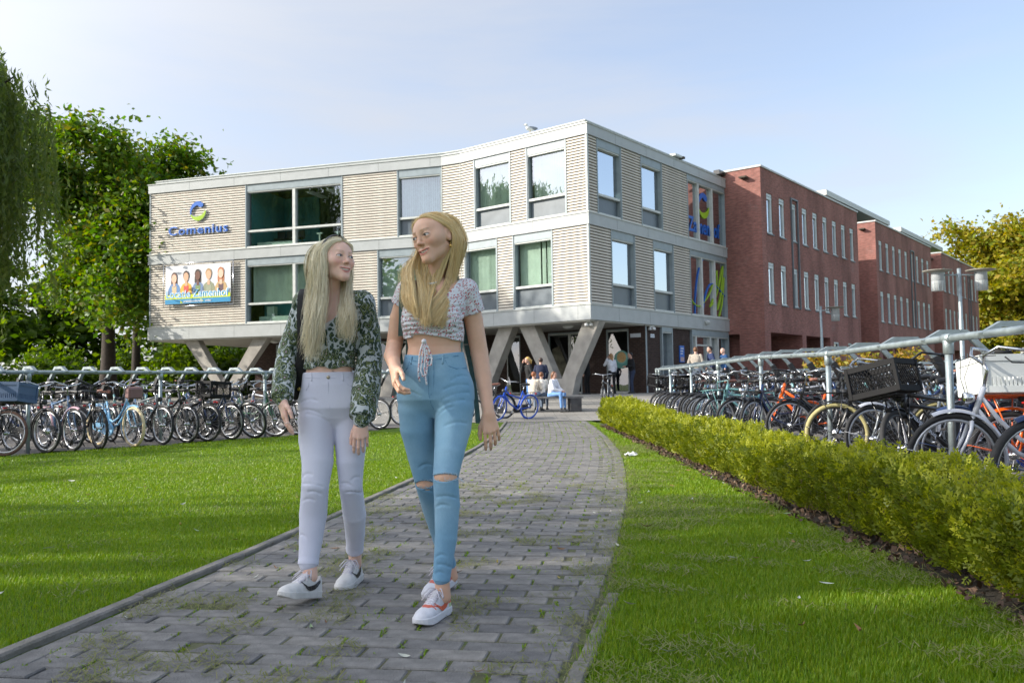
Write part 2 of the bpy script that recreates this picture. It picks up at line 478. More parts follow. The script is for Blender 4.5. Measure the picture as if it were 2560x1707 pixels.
# ---- grass blades
def blades(name, X, Y, h, w, mats, parent=None, lean=.5, zoff=0):
 n = len(X)
 a = RNG.uniform(0, 2 * np.pi, n); ln = RNG.uniform(.2, 1.4, n) * lean
 hh = h * RNG.uniform(.55, 1.25, n); ww = w * RNG.uniform(.7, 1.3, n)
 z = gz(X, Y) - .006 + zoff
 dx, dy = np.cos(a), np.sin(a); px, py = -dy, dx
 V = np.zeros((n, 5, 3))
 for i, (t, wf) in enumerate(((0, 1), (0, -1), (.55, .8), (.55, -.8), (1, 0))):
  bend = ln * hh * t * t
  V[:, i, 0] = X + dx * bend + px * ww * wf * .5; V[:, i, 1] = Y + dy * bend + py * ww * wf * .5
  V[:, i, 2] = z + hh * t * np.sqrt(np.clip(1 - (ln * t * .6) ** 2, .2, 1))
 o = (np.arange(n) * 5)[:, None]
 T = np.concatenate([o + np.array([[0, 1, 2]]), o + np.array([[1, 3, 2]]), o + np.array([[2, 3, 4]])])
 return link(name, np_mesh(name, V.reshape(-1, 3), T, True), parent, mats, 'stuff')
def noise2(x, y, s, seed=0):
 r = np.random.default_rng(seed); v = np.zeros_like(x)
 for k in range(9):
  a, p, f = r.uniform(0, 6.28), r.uniform(0, 6.28), s * r.uniform(.35, 3.6)
  v += np.sin((x * np.cos(a) + y * np.sin(a)) * f + p)
 return v / 7
m_blade = leaf_mat('grass_blades', [(.09, .19, .004), (.14, .26, .006), (.185, .30, .008), (.26, .32, .02), (.13, .22, .006)], .45, .3)
m_dry = leaf_mat('dry_grass', [(.15, .18, .045), (.20, .20, .07), (.12, .15, .03), (.25, .23, .11)], .7, .2)
def scatter(n, x0, x1, y0, y1, ok, p=None):
 x = RNG.uniform(x0, x1, n); y = RNG.uniform(y0, y1, n)
 k = ok(x, y)
 if p is not None: k &= RNG.uniform(0, 1, n) < p(x, y)
 return x[k], y[k]
okL = lambda x, y: (x < pathL(y) - .085 + RNG.normal(0, .022, len(x))) & (dL(x, y) < -.1) & (x > -.66 * y - .3)
okR = lambda x, y: (x > pathR(y) + np.where(y < 4, .08, .02) + RNG.normal(0, .035, len(x))) & (x < 2.0 + .02 * np.sin(y * 3))
X, Y = [], []
for n, a, b in ((260000, 2.4, 6.5), (150000, 6.5, 11), (90000, 11, 18)):
 x, y = scatter(n, -.66 * b, 0, a, b, okL); X.append(x); Y.append(y)
Xl, Yl = np.concatenate(X), np.concatenate(Y)
hl = .027 + .013 * noise2(Xl, Yl, 2.2, 3); wl_ = .0030 + .00055 * np.clip(Yl - 4, 0, 12)
blades('grass', Xl, Yl, hl, wl_, m_blade)
X, Y = [], []
for n, a, b in ((190000, 2.2, 6.0), (70000, 6.0, 11), (30000, 11, 21)):
 x, y = scatter(n, 0, 2.05, a, b, okR); X.append(x); Y.append(y)
Xr, Yr = np.concatenate(X), np.concatenate(Y)
hr = .028 + .015 * noise2(Xr, Yr, 2.6, 5); wr_ = .0030 + .0005 * np.clip(Yr - 4, 0, 12)
blades('grass', Xr, Yr, hr, wr_, m_blade)
# dry clippings lying on lawns, path edge and in patches
def flat_bits(name, X, Y, ln, w, m, z0=.004, zr=.012):
 n = len(X); a = RNG.uniform(0, np.pi, n); l = ln * RNG.uniform(.4, 1.3, n)
 z = gz(X, Y) + z0 + RNG.uniform(0, 1, n) * zr; dz = RNG.normal(0, .25, n) * l
 dx, dy = np.cos(a) * l / 2, np.sin(a) * l / 2; px, py = -np.sin(a) * w / 2, np.cos(a) * w / 2
 V = np.stack([np.stack([X - dx - px, Y - dy - py, z], -1), np.stack([X + dx - px, Y + dy - py, z + np.abs(dz)], -1), np.stack([X + dx + px, Y + dy + py, z + np.abs(dz)], -1), np.stack([X - dx + px, Y - dy + py, z], -1)], 1)
 return link(name, np_mesh(name, V.reshape(-1, 3), np.arange(n * 4).reshape(n, 4)), None, m, 'stuff')
def clump(n, x0, x1, y0, y1, ok, s, seed, th):
 return scatter(n, x0, x1, y0, y1, ok, lambda x, y: np.clip((noise2(x, y, s, seed) - th) * 4, 0, 1))
x1, y1 = clump(38000, -7, 0, 2.4, 12, okL, 3.5, 21, .16)
x2, y2 = clump(52000, 0, 2, 2.4, 14, okR, 5.0, 22, .02)
flat_bits('grass_clippings', np.concatenate([x1, x2]), np.concatenate([y1, y2]), .038, .0032, m_dry, .016, .02)
okP = lambda x, y: (x > pathL(y) - .05) & (x < pathR(y) + .1)
x3, y3 = clump(90000, -2, 2, 2.3, 9, okP, 4.2, 31, .16)
x4, y4 = scatter(60000, 0, 2, 2.6, 15, okP, lambda x, y: np.clip(1 - (pathR(y) - x) / .45, 0, 1) ** 2 * (.35 + .65 * (noise2(x, y, 4, 8) > -.1)))
flat_bits('grass_clippings', np.concatenate([x3, x4]), np.concatenate([y3, y4]), .032, .0032, m_dry, .001, .008)
# moss tufts in the cross joints
x5, y5 = [], []
for bx, by, a, h in bricks:
 if by < 2.3 or random.random() < .35: continue
 n = random.randint(3, 14) if by < 10 else 8
 e = bx + random.choice((-1, 1)) * (BL / 2 if not h else BL / 4)
 t = RNG.uniform(-.5, .5, n) * BW
 x5.append(e + RNG.normal(0, .006, n)); y5.append(by + t)
x5, y5 = np.concatenate(x5), np.concatenate(y5)
blades('joint_moss', x5, y5, np.full(len(x5), .016), .006 + .0006 * np.clip(y5 - 4, 0, 20), m_blade, None, 1.2)
# moss mats in joints and thicker tufts on the path
x6, y6 = clump(30000, -2, 1.8, 2.3, 8, okP, 7.0, 44, .42)
blades('path_grass_tufts', x6, y6, np.full(len(x6), .022), np.full(len(x6), .004), m_blade, None, 1.4)

# ---- fallen leaves, each a small curled blade (willow and oak)
m_fall = [mat('fallen_leaf_yellow', (.36, .27, .04), .6), mat('fallen_leaf_pale', (.42, .44, .38), .6), mat('fallen_leaf_brown', (.17, .085, .03), .7), mat('fallen_leaf_green', (.22, .30, .16), .6)]
def fallen(n, x0, x1, y0, y1, ok, ln, zoff):
 x, y = scatter(n, x0, x1, y0, y1, ok)
 V, Fq, MI = [], [], []
 for i in range(len(x)):
  L_, w = ln * random.uniform(.5, 1.3), ln * random.uniform(.14, .24); a = random.uniform(0, 6.28)
  k = random.choice((0, 1, 1, 2, 2, 3)); cu = random.uniform(.05, .3)
  R = Matrix.Rotation(a, 3, 'Z') @ Matrix.Rotation(random.gauss(0, .35), 3, 'X')
  o = len(V)
  for t in (0, .25, .5, .75, 1):
   hw = w * math.sin(math.pi * min(max(t, .03), .97)) * .5
   for sg in (-1, 0, 1):
    p = R @ Vector(((t - .5) * L_, sg * hw, (t - .5) ** 2 * L_ * cu * 4 + abs(sg) * hw * .5))
    V.append((x[i] + p.x, y[i] + p.y, G(x[i], y[i]) + zoff + p.z))
  for t in range(4):
   for sg in range(2):
    q = o + t * 3 + sg; Fq.append((q, q + 1, q + 4, q + 3)); MI.append(k)
 return V, Fq, MI
V, Fq, MI = [], [], []
for a in ((70, -5, 0, 2.6, 9, okL, .075, .045), (75, 0, 2, 2.4, 12, okR, .07, .045), (70, -2, 1.8, 2.4, 10, okP, .06, .005)):
 v, f, m_ = fallen(*a); Fq += [tuple(i + len(V) for i in q) for q in f]; V += v; MI += m_
link('fallen_leaves', np_mesh('fallen_leaves', V, Fq, True, MI), None, m_fall, 'stuff')
x, y = scatter(5000, 1.85, 2.15, 2.5, 19, lambda x, y: x > 1.9 + .03 * np.sin(y * 5))
V, Fq, MI = [], [], []
for i in range(0, len(x), 2):
 L_ = random.uniform(.02, .05); R = Matrix.Rotation(random.uniform(0, 6.28), 3, 'Z') @ Matrix.Rotation(random.gauss(0, .5), 3, 'X') @ Matrix.Rotation(random.gauss(0, .5), 3, 'Y')
 o = len(V)
 for px, py in ((-.5, 0), (0, -.35), (.5, 0), (0, .35)):
  p = R @ Vector((px * L_, py * L_, 0)); V.append((x[i] + p.x, y[i] + p.y, .02 + random.uniform(0, .02) + p.z))
 Fq.append((o, o + 1, o + 2, o + 3)); MI.append(random.choice((0, 1, 2, 2)))
link('leaf_litter', np_mesh('leaf_litter', V, Fq, False, MI), None, [mat('litter_a', (.10, .055, .03), .8), mat('litter_b', (.17, .11, .07), .8), mat('litter_c', (.06, .035, .022), .8)], 'stuff')

# ---- hedge
def hedge():
 h = thing('hedge', 'low clipped yellow-green hedge along the right lawn', 'hedge', (2.35, 11, 0))
 y0, y1 = 2.2, 19.4
 def prof(y):   # half width, height
  return .34 + .03 * np.sin(y * 2.1) + .02 * np.sin(y * 5.3), .41 + .03 * np.sin(y * 1.3 + 1) + .025 * np.sin(y * 4.1) + .13 * ss(14, 19, y)
 core = MB()
 Y = np.linspace(y0, y1, 60)
 for a, b in zip(Y[:-1], Y[1:]):
  P = []
  for z0_ in (0, 1):
   for (sx, q) in ((-1, a), (1, a), (1, b), (-1, b)):
    w, t = prof(q); P.append((2.35 + sx * (w - .12) * (1 if z0_ else .75) - 2.35, q - 11, (t - .1) * z0_ + .03))
  core.hexa(P)
 core.build('light_block_core', mat('hedge_core_dark', (.030, .026, .012), .9, 0, .5, 8, .6, 40, c2=(.02, .03, .006)), h)  # dark solid core added inside the leaves to block light
 n = 34000
 y = y0 + (y1 - y0) * RNG.uniform(0, 1, n) ** 1.45
 w, t = prof(y)
 per = RNG.uniform(0, 1, n)
 # walk round the section: near side, top, far side
 side = np.where(per < .52, 0, np.where(per < .9, 1, 2))
 u = RNG.uniform(0, 1, n)
 X = np.where(side == 0, -w * (.86 + .14 * np.sin(u * 3.1)), np.where(side == 1, (u * 2 - 1) * w, w)); Z = np.where(side == 1, t, .06 + u * (t - .06))
 bump_ = .05 * noise2(y * 1.0 + Z * 2, X * 3 + Z * 3, 5.0, 77)
 nx = np.where(side == 0, -1.0, np.where(side == 2, 1.0, 0)); nz_ = np.where(side == 1, 1.0, .25)
 d = RNG.uniform(-.10, .02, n) + bump_
 X = X + nx * d; Z = Z + np.where(side == 1, d, 0)
 # each sprig: a stem direction with 6 leaflets
 dirv = np.stack([nx * .8 + RNG.normal(0, .45, n), RNG.normal(0, .5, n), nz_ * .6 + .55 + RNG.normal(0, .3, n)], -1)
 dirv /= np.linalg.norm(dirv, axis=1)[:, None]
 base = np.stack([X, y - 11, Z], -1)
 sc = (.045 + .02 * RNG.uniform(-1, 1, n)) * (1 + .04 * np.clip(y - 6, 0, 12))
 rnd = RNG.normal(0, 1, (n, 3)); sidev = np.cross(dirv, rnd); sidev /= np.linalg.norm(sidev, axis=1)[:, None]
 nrm = np.cross(dirv, sidev)
 V = np.zeros((n, 6 * 3 + 0, 3)); q = 0
 for k, (t0, ang, ll) in enumerate(((.1, 1, .55), (.1, -1, .55), (.4, .9, .6), (.4, -.9, .6), (.7, .35, .5), (.72, -.35, .5))):
  a = base + dirv * (sc * t0)[:, None]
  dd = dirv * math.cos(ang) + sidev * math.sin(ang); e = a + (dd * (sc * ll)[:, None]) + nrm * (sc * .12 * (k % 2 * 2 - 1))[:, None]
  ww = np.cross(dd, nrm) * (sc * .15)[:, None]
  mid = (a + e) / 2
  V[:, k * 3] = mid - ww * 1.2; V[:, k * 3 + 1] = e; V[:, k * 3 + 2] = mid + ww * 1.2 - dd * (sc * .25)[:, None]
 T = np.arange(n * 18).reshape(-1, 3)
 young = RNG.uniform(0, 1, n) < np.clip(.25 + .45 * (side == 1) + .35 * ss(9, 17, y) + .9 * (d - .0), 0, .9)  # young leaves outward; top and far end paler, sunlight put into the colour
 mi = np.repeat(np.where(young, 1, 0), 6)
 link('foliage', np_mesh('foliage', V.reshape(-1, 3), T, False, mi), h, [leaf_mat('hedge_leaf', [(.09, .125, .008), (.13, .17, .010), (.17, .20, .014), (.11, .145, .008)], .5, .3), leaf_mat('hedge_young_lit_leaf', [(.26, .28, .016), (.34, .35, .026), (.21, .25, .014)], .5, .35)])
 st = MB()
 for i in range(260):
  yb = random.uniform(y0, y1); w_, t_ = prof(yb)
  p = Vector((-w_ * random.uniform(.5, .8), yb - 11, .0)); pts = [p]
  for k in range(4):
   p = p + Vector((random.uniform(-.06, .03), random.uniform(-.06, .06), random.uniform(.05, .1))); pts.append(p)
  st.tube(pts, [.005, .004, .003, .002, .001], 4, False)
 st.build('stem', mat('hedge_stem', (.13, .09, .05), .85), h, 'stuff')
hedge()
# ================================================================== SCHOOL BUILDING AND BRICK WINGS
ZG = 0.5
class Fac:
 """a facade: origin, direction along it, outward normal"""
 def __init__(f, O, d, n): f.O, f.d, f.n = Vector(O), Vector(d).normalized(), Vector(n).normalized()
 def p(f, s, z, o=0.0): return f.O + f.d * s + f.n * o + Vector((0, 0, z))
 def box(f, mb, s0, s1, z0, z1, o0, o1):
  if s0 > s1: s0, s1 = s1, s0
  P = [f.p(s0, z0, o1), f.p(s1, z0, o1), f.p(s1, z0, o0), f.p(s0, z0, o0), f.p(s0, z1, o1), f.p(s1, z1, o1), f.p(s1, z1, o0), f.p(s0, z1, o0)]
  if f.d.cross(f.n).z > 0: P = [P[i] for i in (1, 0, 3, 2, 5, 4, 7, 6)]
  mb.hexa(P)
 def mat(f, s, z, o=0.0):
  x = f.d if f.d.cross(Vector((0, 0, 1))).dot(f.n) > 0 else -f.d
  return Matrix((x, Vector((0, 0, 1)), f.n)).transposed().to_4x4() if False else Matrix.Translation(f.p(s, z, o)) @ Matrix((x, Vector((0, 0, 1)), f.n)).transposed().to_4x4()
dRv, nRv = Vector((.6215, .7834, 0)), Vector((.7834, -.6215, 0))
dNv, nNv = Vector((-.7834, .6215, 0)), Vector((-.6215, -.7834, 0))
dFv, nFv = Vector((-.9569, .2904, 0)), Vector((-.2904, -.9569, 0))
CO = Vector((3.13, 34.0, 0)); B1 = Vector((-2.205, 38.232, 0)); B2 = Vector((-3.076, 38.689, 0))
dMv = (B2 - B1).normalized(); nMv = Vector((-dMv.y, dMv.x, 0)); nMv = nMv if nMv.y < 0 else -nMv
FN, FR, FF, FM = Fac(CO, dNv, nNv), Fac(CO, dRv, nRv), Fac(B2, dFv, nFv), Fac(B1, dMv, nMv)
LM = (B2 - B1).length; LN_ = (B1 - CO).length; LF = 15.96; LR = 13.05

m_alu = mat('fascia_aluminium', (.40, .42, .415), .5, .0, .07, 2.2, .03, 30, spec=.5)
m_slat = mat('cladding_slat', (.62, .57, .49), .65, 0, .12, 3, .15, 50)
m_back = mat('cladding_backing', (.07, .058, .042), .9, 0, .2, 4)
m_frame = mat('window_frame', (.27, .32, .34), .45, 0, .1, 4)
m_rail = mat('window_rail', (.55, .57, .54), .45, 0, .1, 5)
m_spand = mat('spandrel_panel', (.10, .125, .145), .35, 0, .12, 2)
m_conc = mat('concrete', (.33, .31, .275), .85, 0, .18, 2.5, .35, 30)
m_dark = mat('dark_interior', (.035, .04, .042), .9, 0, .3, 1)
m_teal = mat('teal_wall', (.05, .26, .31), .8, 0, .1, 1)
m_green = mat('blind_fabric', (.60, .70, .60), .8, 0, .08, 2)
m_white = mat('white_paint', (.75, .76, .74), .5, 0, .06, 4)
m_sill = mat('pale_interior_sill', (.45, .60, .52), .7, 0, .1, 3)
m_soff = mat('soffit_plaster', (.42, .41, .37), .85, 0, .1, 2)
def brick_mat(name, c1, c2, mortar, w=.22, h=.065, ms=.010, stain=.35):
 m, N, L, b = nodes_of(name)
 uv = N.new('ShaderNodeUVMap'); uv.uv_map = 'UVMap'
 br = N.new('ShaderNodeTexBrick'); br.inputs['Scale'].default_value = 1; br.inputs['Brick Width'].default_value = w; br.inputs['Row Height'].default_value = h
 br.inputs['Mortar Size'].default_value = ms; br.inputs['Mortar Smooth'].default_value = .3
 br.inputs['Color1'].default_value = (*c1, 1); br.inputs['Color2'].default_value = (*c2, 1); br.inputs['Mortar'].default_value = (*mortar, 1)
 n1 = N.new('ShaderNodeTexNoise'); n1.inputs['Scale'].default_value = .55; n1.inputs['Detail'].default_value = 7
 mp = N.new('ShaderNodeMapping'); mp.inputs['Scale'].default_value = (1.0, .35, 1)
 n2 = N.new('ShaderNodeTexNoise'); n2.inputs['Scale'].default_value = 7; n2.inputs['Detail'].default_value = 3
 L.new(uv.outputs['UV'], br.inputs['Vector']); L.new(uv.outputs['UV'], mp.inputs['Vector']); L.new(mp.outputs['Vector'], n1.inputs['Vector'])
 mp2 = N.new('ShaderNodeMapping'); mp2.inputs['Scale'].default_value = (.6, 2.2, 1); L.new(uv.outputs['UV'], mp2.inputs['Vector']); L.new(mp2.outputs['Vector'], n2.inputs['Vector'])
 m1 = N.new('ShaderNodeMapRange'); m1.inputs['From Min'].default_value = .3; m1.inputs['From Max'].default_value = .72; m1.inputs['To Min'].default_value = 1 - stain; m1.inputs['To Max'].default_value = 1 + stain
 m2 = N.new('ShaderNodeMapRange'); m2.inputs['From Min'].default_value = .3; m2.inputs['From Max'].default_value = .7; m2.inputs['To Min'].default_value = .75; m2.inputs['To Max'].default_value = 1.2
 L.new(n1.outputs['Fac'], m1.inputs['Value']); L.new(n2.outputs['Fac'], m2.inputs['Value'])
 mm = N.new('ShaderNodeMath'); mm.operation = 'MULTIPLY'; L.new(m1.outputs['Result'], mm.inputs[0]); L.new(m2.outputs['Result'], mm.inputs[1])
 mu = N.new('ShaderNodeMix'); mu.data_type = 'RGBA'; mu.blend_type = 'MULTIPLY'; mu.inputs['Factor'].default_value = 1
 L.new(br.outputs['Color'], mu.inputs['A']); L.new(mm.outputs[0], mu.inputs['B'])
 # pale lime bloom in patches
 n3 = N.new('ShaderNodeTexNoise'); n3.inputs['Scale'].default_value = .8; n3.inputs['Detail'].default_value = 8; L.new(uv.outputs['UV'], n3.inputs['Vector'])
 m3 = N.new('ShaderNodeMapRange'); m3.inputs['From Min'].default_value = .62; m3.inputs['From Max'].default_value = .85; m3.inputs['To Max'].default_value = .5; L.new(n3.outputs['Fac'], m3.inputs['Value'])
 mb_ = N.new('ShaderNodeMix'); mb_.data_type = 'RGBA'; mb_.inputs['B'].default_value = (.32, .24, .22, 1)
 L.new(m3.outputs['Result'], mb_.inputs['Factor']); L.new(mu.outputs['Result'], mb_.inputs['A'])
 L.new(mb_.outputs['Result'], b.inputs['Base Color']); b.inputs['Roughness'].default_value = .88; b.inputs['Specular IOR Level'].default_value = .25
 bp = N.new('ShaderNodeBump'); bp.inputs['Strength'].default_value = .5; bp.inputs['Distance'].default_value = .01
 iv = N.new('ShaderNodeMath'); iv.operation = 'SUBTRACT'; iv.inputs[0].default_value = 1; L.new(br.outputs['Fac'], iv.inputs[1]); L.new(iv.outputs[0], bp.inputs['Height']); L.new(bp.outputs['Normal'], b.inputs['Normal'])
 return m
m_red = brick_mat('red_brick', (.36, .150, .122), (.27, .115, .095), (.24, .15, .13))
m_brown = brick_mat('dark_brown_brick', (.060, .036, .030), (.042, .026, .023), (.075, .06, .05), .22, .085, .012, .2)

def glass_mat(name, refl, tint=(.93, .97, .95)):
 m = bpy.data.materials.new(name); m.use_nodes = True
 N, L = m.node_tree.nodes, m.node_tree.links; N.clear()
 o = N.new('ShaderNodeOutputMaterial'); t = N.new('ShaderNodeBsdfTransparent'); t.inputs['Color'].default_value = (*tint, 1)
 g = N.new('ShaderNodeBsdfGlossy'); g.inputs['Roughness'].default_value = .005; g.inputs['Color'].default_value = (.9, .95, 1, 1)
 lw = N.new('ShaderNodeFresnel'); lw.inputs['IOR'].default_value = 1.5
 mr = N.new('ShaderNodeMapRange'); mr.inputs['From Min'].default_value = .04; mr.inputs['To Min'].default_value = refl; mr.inputs['To Max'].default_value = 1
 mx = N.new('ShaderNodeMixShader')
 nz = N.new('ShaderNodeTexNoise'); nz.inputs['Scale'].default_value = .9; nz.inputs['Detail'].default_value = 1; tc = N.new('ShaderNodeTexCoord'); L.new(tc.outputs['Object'], nz.inputs['Vector'])
 bp = N.new('ShaderNodeBump'); bp.inputs['Strength'].default_value = .02; bp.inputs['Distance'].default_value = .15; L.new(nz.outputs['Fac'], bp.inputs['Height']); L.new(bp.outputs['Normal'], g.inputs['Normal'])
 gm = N.new('ShaderNodeNewGeometry'); sb = N.new('ShaderNodeMath'); sb.operation = 'SUBTRACT'; sb.use_clamp = True   # the inner face of a pane lets light out again
 L.new(lw.outputs['Fac'], mr.inputs['Value']); L.new(mr.outputs['Result'], sb.inputs[0]); L.new(gm.outputs['Backfacing'], sb.inputs[1]); L.new(sb.outputs[0], mx.inputs['Fac']); L.new(t.outputs[0], mx.inputs[1]); L.new(g.outputs[0], mx.inputs[2]); L.new(mx.outputs[0], o.inputs['Surface'])
 return m
m_glass = glass_mat('window_glass', .27)
m_glass2 = glass_mat('coated_glass', .55, (.5, .6, .65))
m_glassd = glass_mat('dark_glass', .13, (.5, .6, .58))

school = thing('school_building', 'pale slatted two-storey school block raised on concrete V columns', 'building', CO)
def att(o, root): o.parent = root; o.matrix_parent_inverse = Matrix.Translation(-root.location); return o
def put(mb, name, m, root, kind=None): return att(mb.build(name, m, None, kind), root)

# fascia bands wrap round the block; corner posts
pl = []   # outline from R end round the corner to the far F end
def outline(off):
 def inter(f1, f2):
  p1, p2 = f1.O + f1.n * off, f2.O + f2.n * off
  den = f1.d.x * f2.d.y - f1.d.y * f2.d.x
  t = ((p2.x - p1.x) * f2.d.y - (p2.y - p1.y) * f2.d.x) / den
  return p1 + f1.d * t
 return [FR.p(LR, 0, off), inter(FR, FN), inter(FN, FM), inter(FM, FF), FF.p(LF + off, 0, off)]
def band(name, z0, z1, o0, o1, m, cap=False):
 A, B = outline(o0), outline(o1)
 if name == 'parapet':
  A, B = outline(o0), outline(o1)
 mb = MB()
 for i in range(4):
  P = [B[i], B[i + 1], A[i + 1], A[i]]
  mb.hexa([p + Vector((0, 0, z0)) for p in P] + [p + Vector((0, 0, z1)) for p in P])
 put(mb, name, m, school)
for z0, z1 in ((3.50, 4.13), (7.32, 7.80), (10.97, 11.41)):
 band('fascia', z0, z1, -.30, .06, m_alu)
for z0, z1 in ((4.10, 4.135), (7.795, 7.83), (11.40, 11.43)):
 band('fascia_trim', z0, z1, -.12, .095, m_rail)
band('parapet', 11.42, 11.60, -.45, -.20, m_alu)
band('parapet_cap', 11.60, 11.64, -.50, -.16, m_rail)
# vertical panel joints in the fascias (thin dark strips laid on as shadow gaps)
mb = MB()
for f, L_ in ((FN, LN_), (FF, LF), (FR, LR)):
 s = .55 if f is not FR else 2.1
 while s < L_ - .2:
  for z0, z1 in ((3.52, 4.09), (7.34, 7.79), (10.99, 11.39)): f.box(mb, s - .006, s + .006, z0, z1, .05, .0625)
  s += 2.6 if f is not FN else 2.2
put(mb, 'panel_joint', mat('joint_shadow_gap', (.16, .17, .17), .8), school, 'stuff')

# roof, soffit, floor slabs
def slab(name, z0, z1, m, off, root=school, back=14):
 A = outline(off)
 poly = A + [A[4] + Vector((-nFv.x, -nFv.y, 0)) * back, A[0] - nRv * 1.0 + dNv * 18]
 vs = [(p.x, p.y, z0) for p in poly] + [(p.x, p.y, z1) for p in poly]; n = len(poly)
 mb = MB(); mb.add(vs, [tuple(range(n)), tuple(range(2 * n - 1, n - 1, -1))] + [(i, i + n, (i + 1) % n + n, (i + 1) % n) for i in range(n)])
 return put(mb, name, m, root)
slab('roof', 11.38, 11.46, m_dark, -.31)
slab('soffit', 3.44, 3.52, m_soff, -.02)
slab('floor_slab', 7.36, 7.72, m_dark, -.31)
slab('floor_slab', 3.62, 4.05, m_dark, -.31)
# inner core keeps daylight from passing through the block
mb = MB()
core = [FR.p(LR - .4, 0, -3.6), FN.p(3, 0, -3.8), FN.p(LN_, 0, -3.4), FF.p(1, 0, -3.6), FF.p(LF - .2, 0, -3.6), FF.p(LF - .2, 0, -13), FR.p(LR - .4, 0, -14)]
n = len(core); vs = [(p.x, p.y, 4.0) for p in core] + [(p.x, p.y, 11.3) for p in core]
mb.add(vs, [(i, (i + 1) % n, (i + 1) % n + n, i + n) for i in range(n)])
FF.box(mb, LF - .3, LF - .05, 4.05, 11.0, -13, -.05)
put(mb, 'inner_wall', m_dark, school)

# slatted cladding panels
PITCH, SH = .1195, .088
panels = []      # (facade, s0, s1, z0, z1)
UZ, LZ = (7.83, 10.965), (4.14, 7.315)
def clad(f, s0, s1, lvl): panels.append((f, s0, s1, *(UZ if lvl else LZ)))
for s0, s1 in ((.05, 1.04), (3.06, 3.95), (5.99, LN_)): clad(FN, s0, s1, 1)
for s0, s1 in ((.05, 1.80), (3.85, 4.75), (6.62, LN_)): clad(FN, s0, s1, 0)
clad(FM, 0, LM, 1); clad(FM, 0, LM, 0)
for s0, s1 in ((2.21, 5.07), (10.32, LF - .03)): clad(FF, s0, s1, 1)
for s0, s1 in ((0, 1.10), (3.24, 5.07), (10.32, LF - .03)): clad(FF, s0, s1, 0)
for s0, s1 in ((.05, .73), (2.59, 4.29), (6.16, 8.71)): clad(FR, s0, s1, 1)
for s0, s1 in ((.05, 1.70), (3.59, 5.24), (7.10, 8.81)): clad(FR, s0, s1, 0)
slat_list = []
mbk = MB()
for f, s0, s1, z0, z1 in panels:
 q = MB(); f.box(q, s0, s1, z0, z1, -.28, -.035); put(q, 'cladding_backing', m_back, school)
 L_ = s1 - s0 - .012
 me = MB(); b, h = .038, SH / 2
 me.add([(-L_ / 2, -h, 0), (L_ / 2, -h, 0), (L_ / 2, h, .0), (-L_ / 2, h, .0), (-L_ / 2, -h + .004, b), (L_ / 2, -h + .004, b), (L_ / 2, h - .022, b - .008), (-L_ / 2, h - .022, b - .008)],
           [(3, 2, 1, 0), (4, 5, 6, 7), (0, 1, 5, 4), (1, 2, 6, 5), (2, 3, 7, 6), (3, 0, 4, 7)])
 me = me.mesh('slat'); me.materials.append(m_slat)
 k = int((z1 - z0) / PITCH); p = (z1 - z0) / k
 for i in range(k):
  M = f.mat((s0 + s1) / 2, z0 + (i + .5) * p, -.032)
  slat_list.append((L_ / (M.translation.length ** 2), me, M))
slat_list.sort(key=lambda t: -t[0])
for _, me, M in slat_list[:300]:
 o = att(link('slat', me), school); o.matrix_basis = M
V, Fq = [], []
for _, me, M in slat_list[300:]:
 o = len(V)
 for v in me.vertices: V.append((M @ v.co)[:])
 Fq += [tuple(i + o for i in p_.vertices) for p_ in me.polygons]
me = bpy.data.meshes.new('far_slats'); me.from_pydata(V, [], Fq); me.update()
att(link('far_slats', me, None, m_slat, 'stuff'), school)
# posts at panel ends and corner angles
mb = MB()
for f, s0, s1, z0, z1 in panels:
 for s in (s0, s1):
  if f is FM or (f is FN and s > 6.7) or (f is FF and s < .01): continue
  mb = MB(); f.box(mb, s - .028, s + .028, z0 - .004, z1 + .004, -.05, .022); put(mb, 'panel_edge_trim', m_frame, school)
mb = MB()
for (za, zb) in (UZ, LZ):
 for p_ in (CO, B1, B2):
  w = .05 if p_ is CO else .02
  mb = MB(); mb.lathe([(w, za), (w, zb)], (p_.x, p_.y, 0), 8); put(mb, 'corner_trim', m_rail, school)

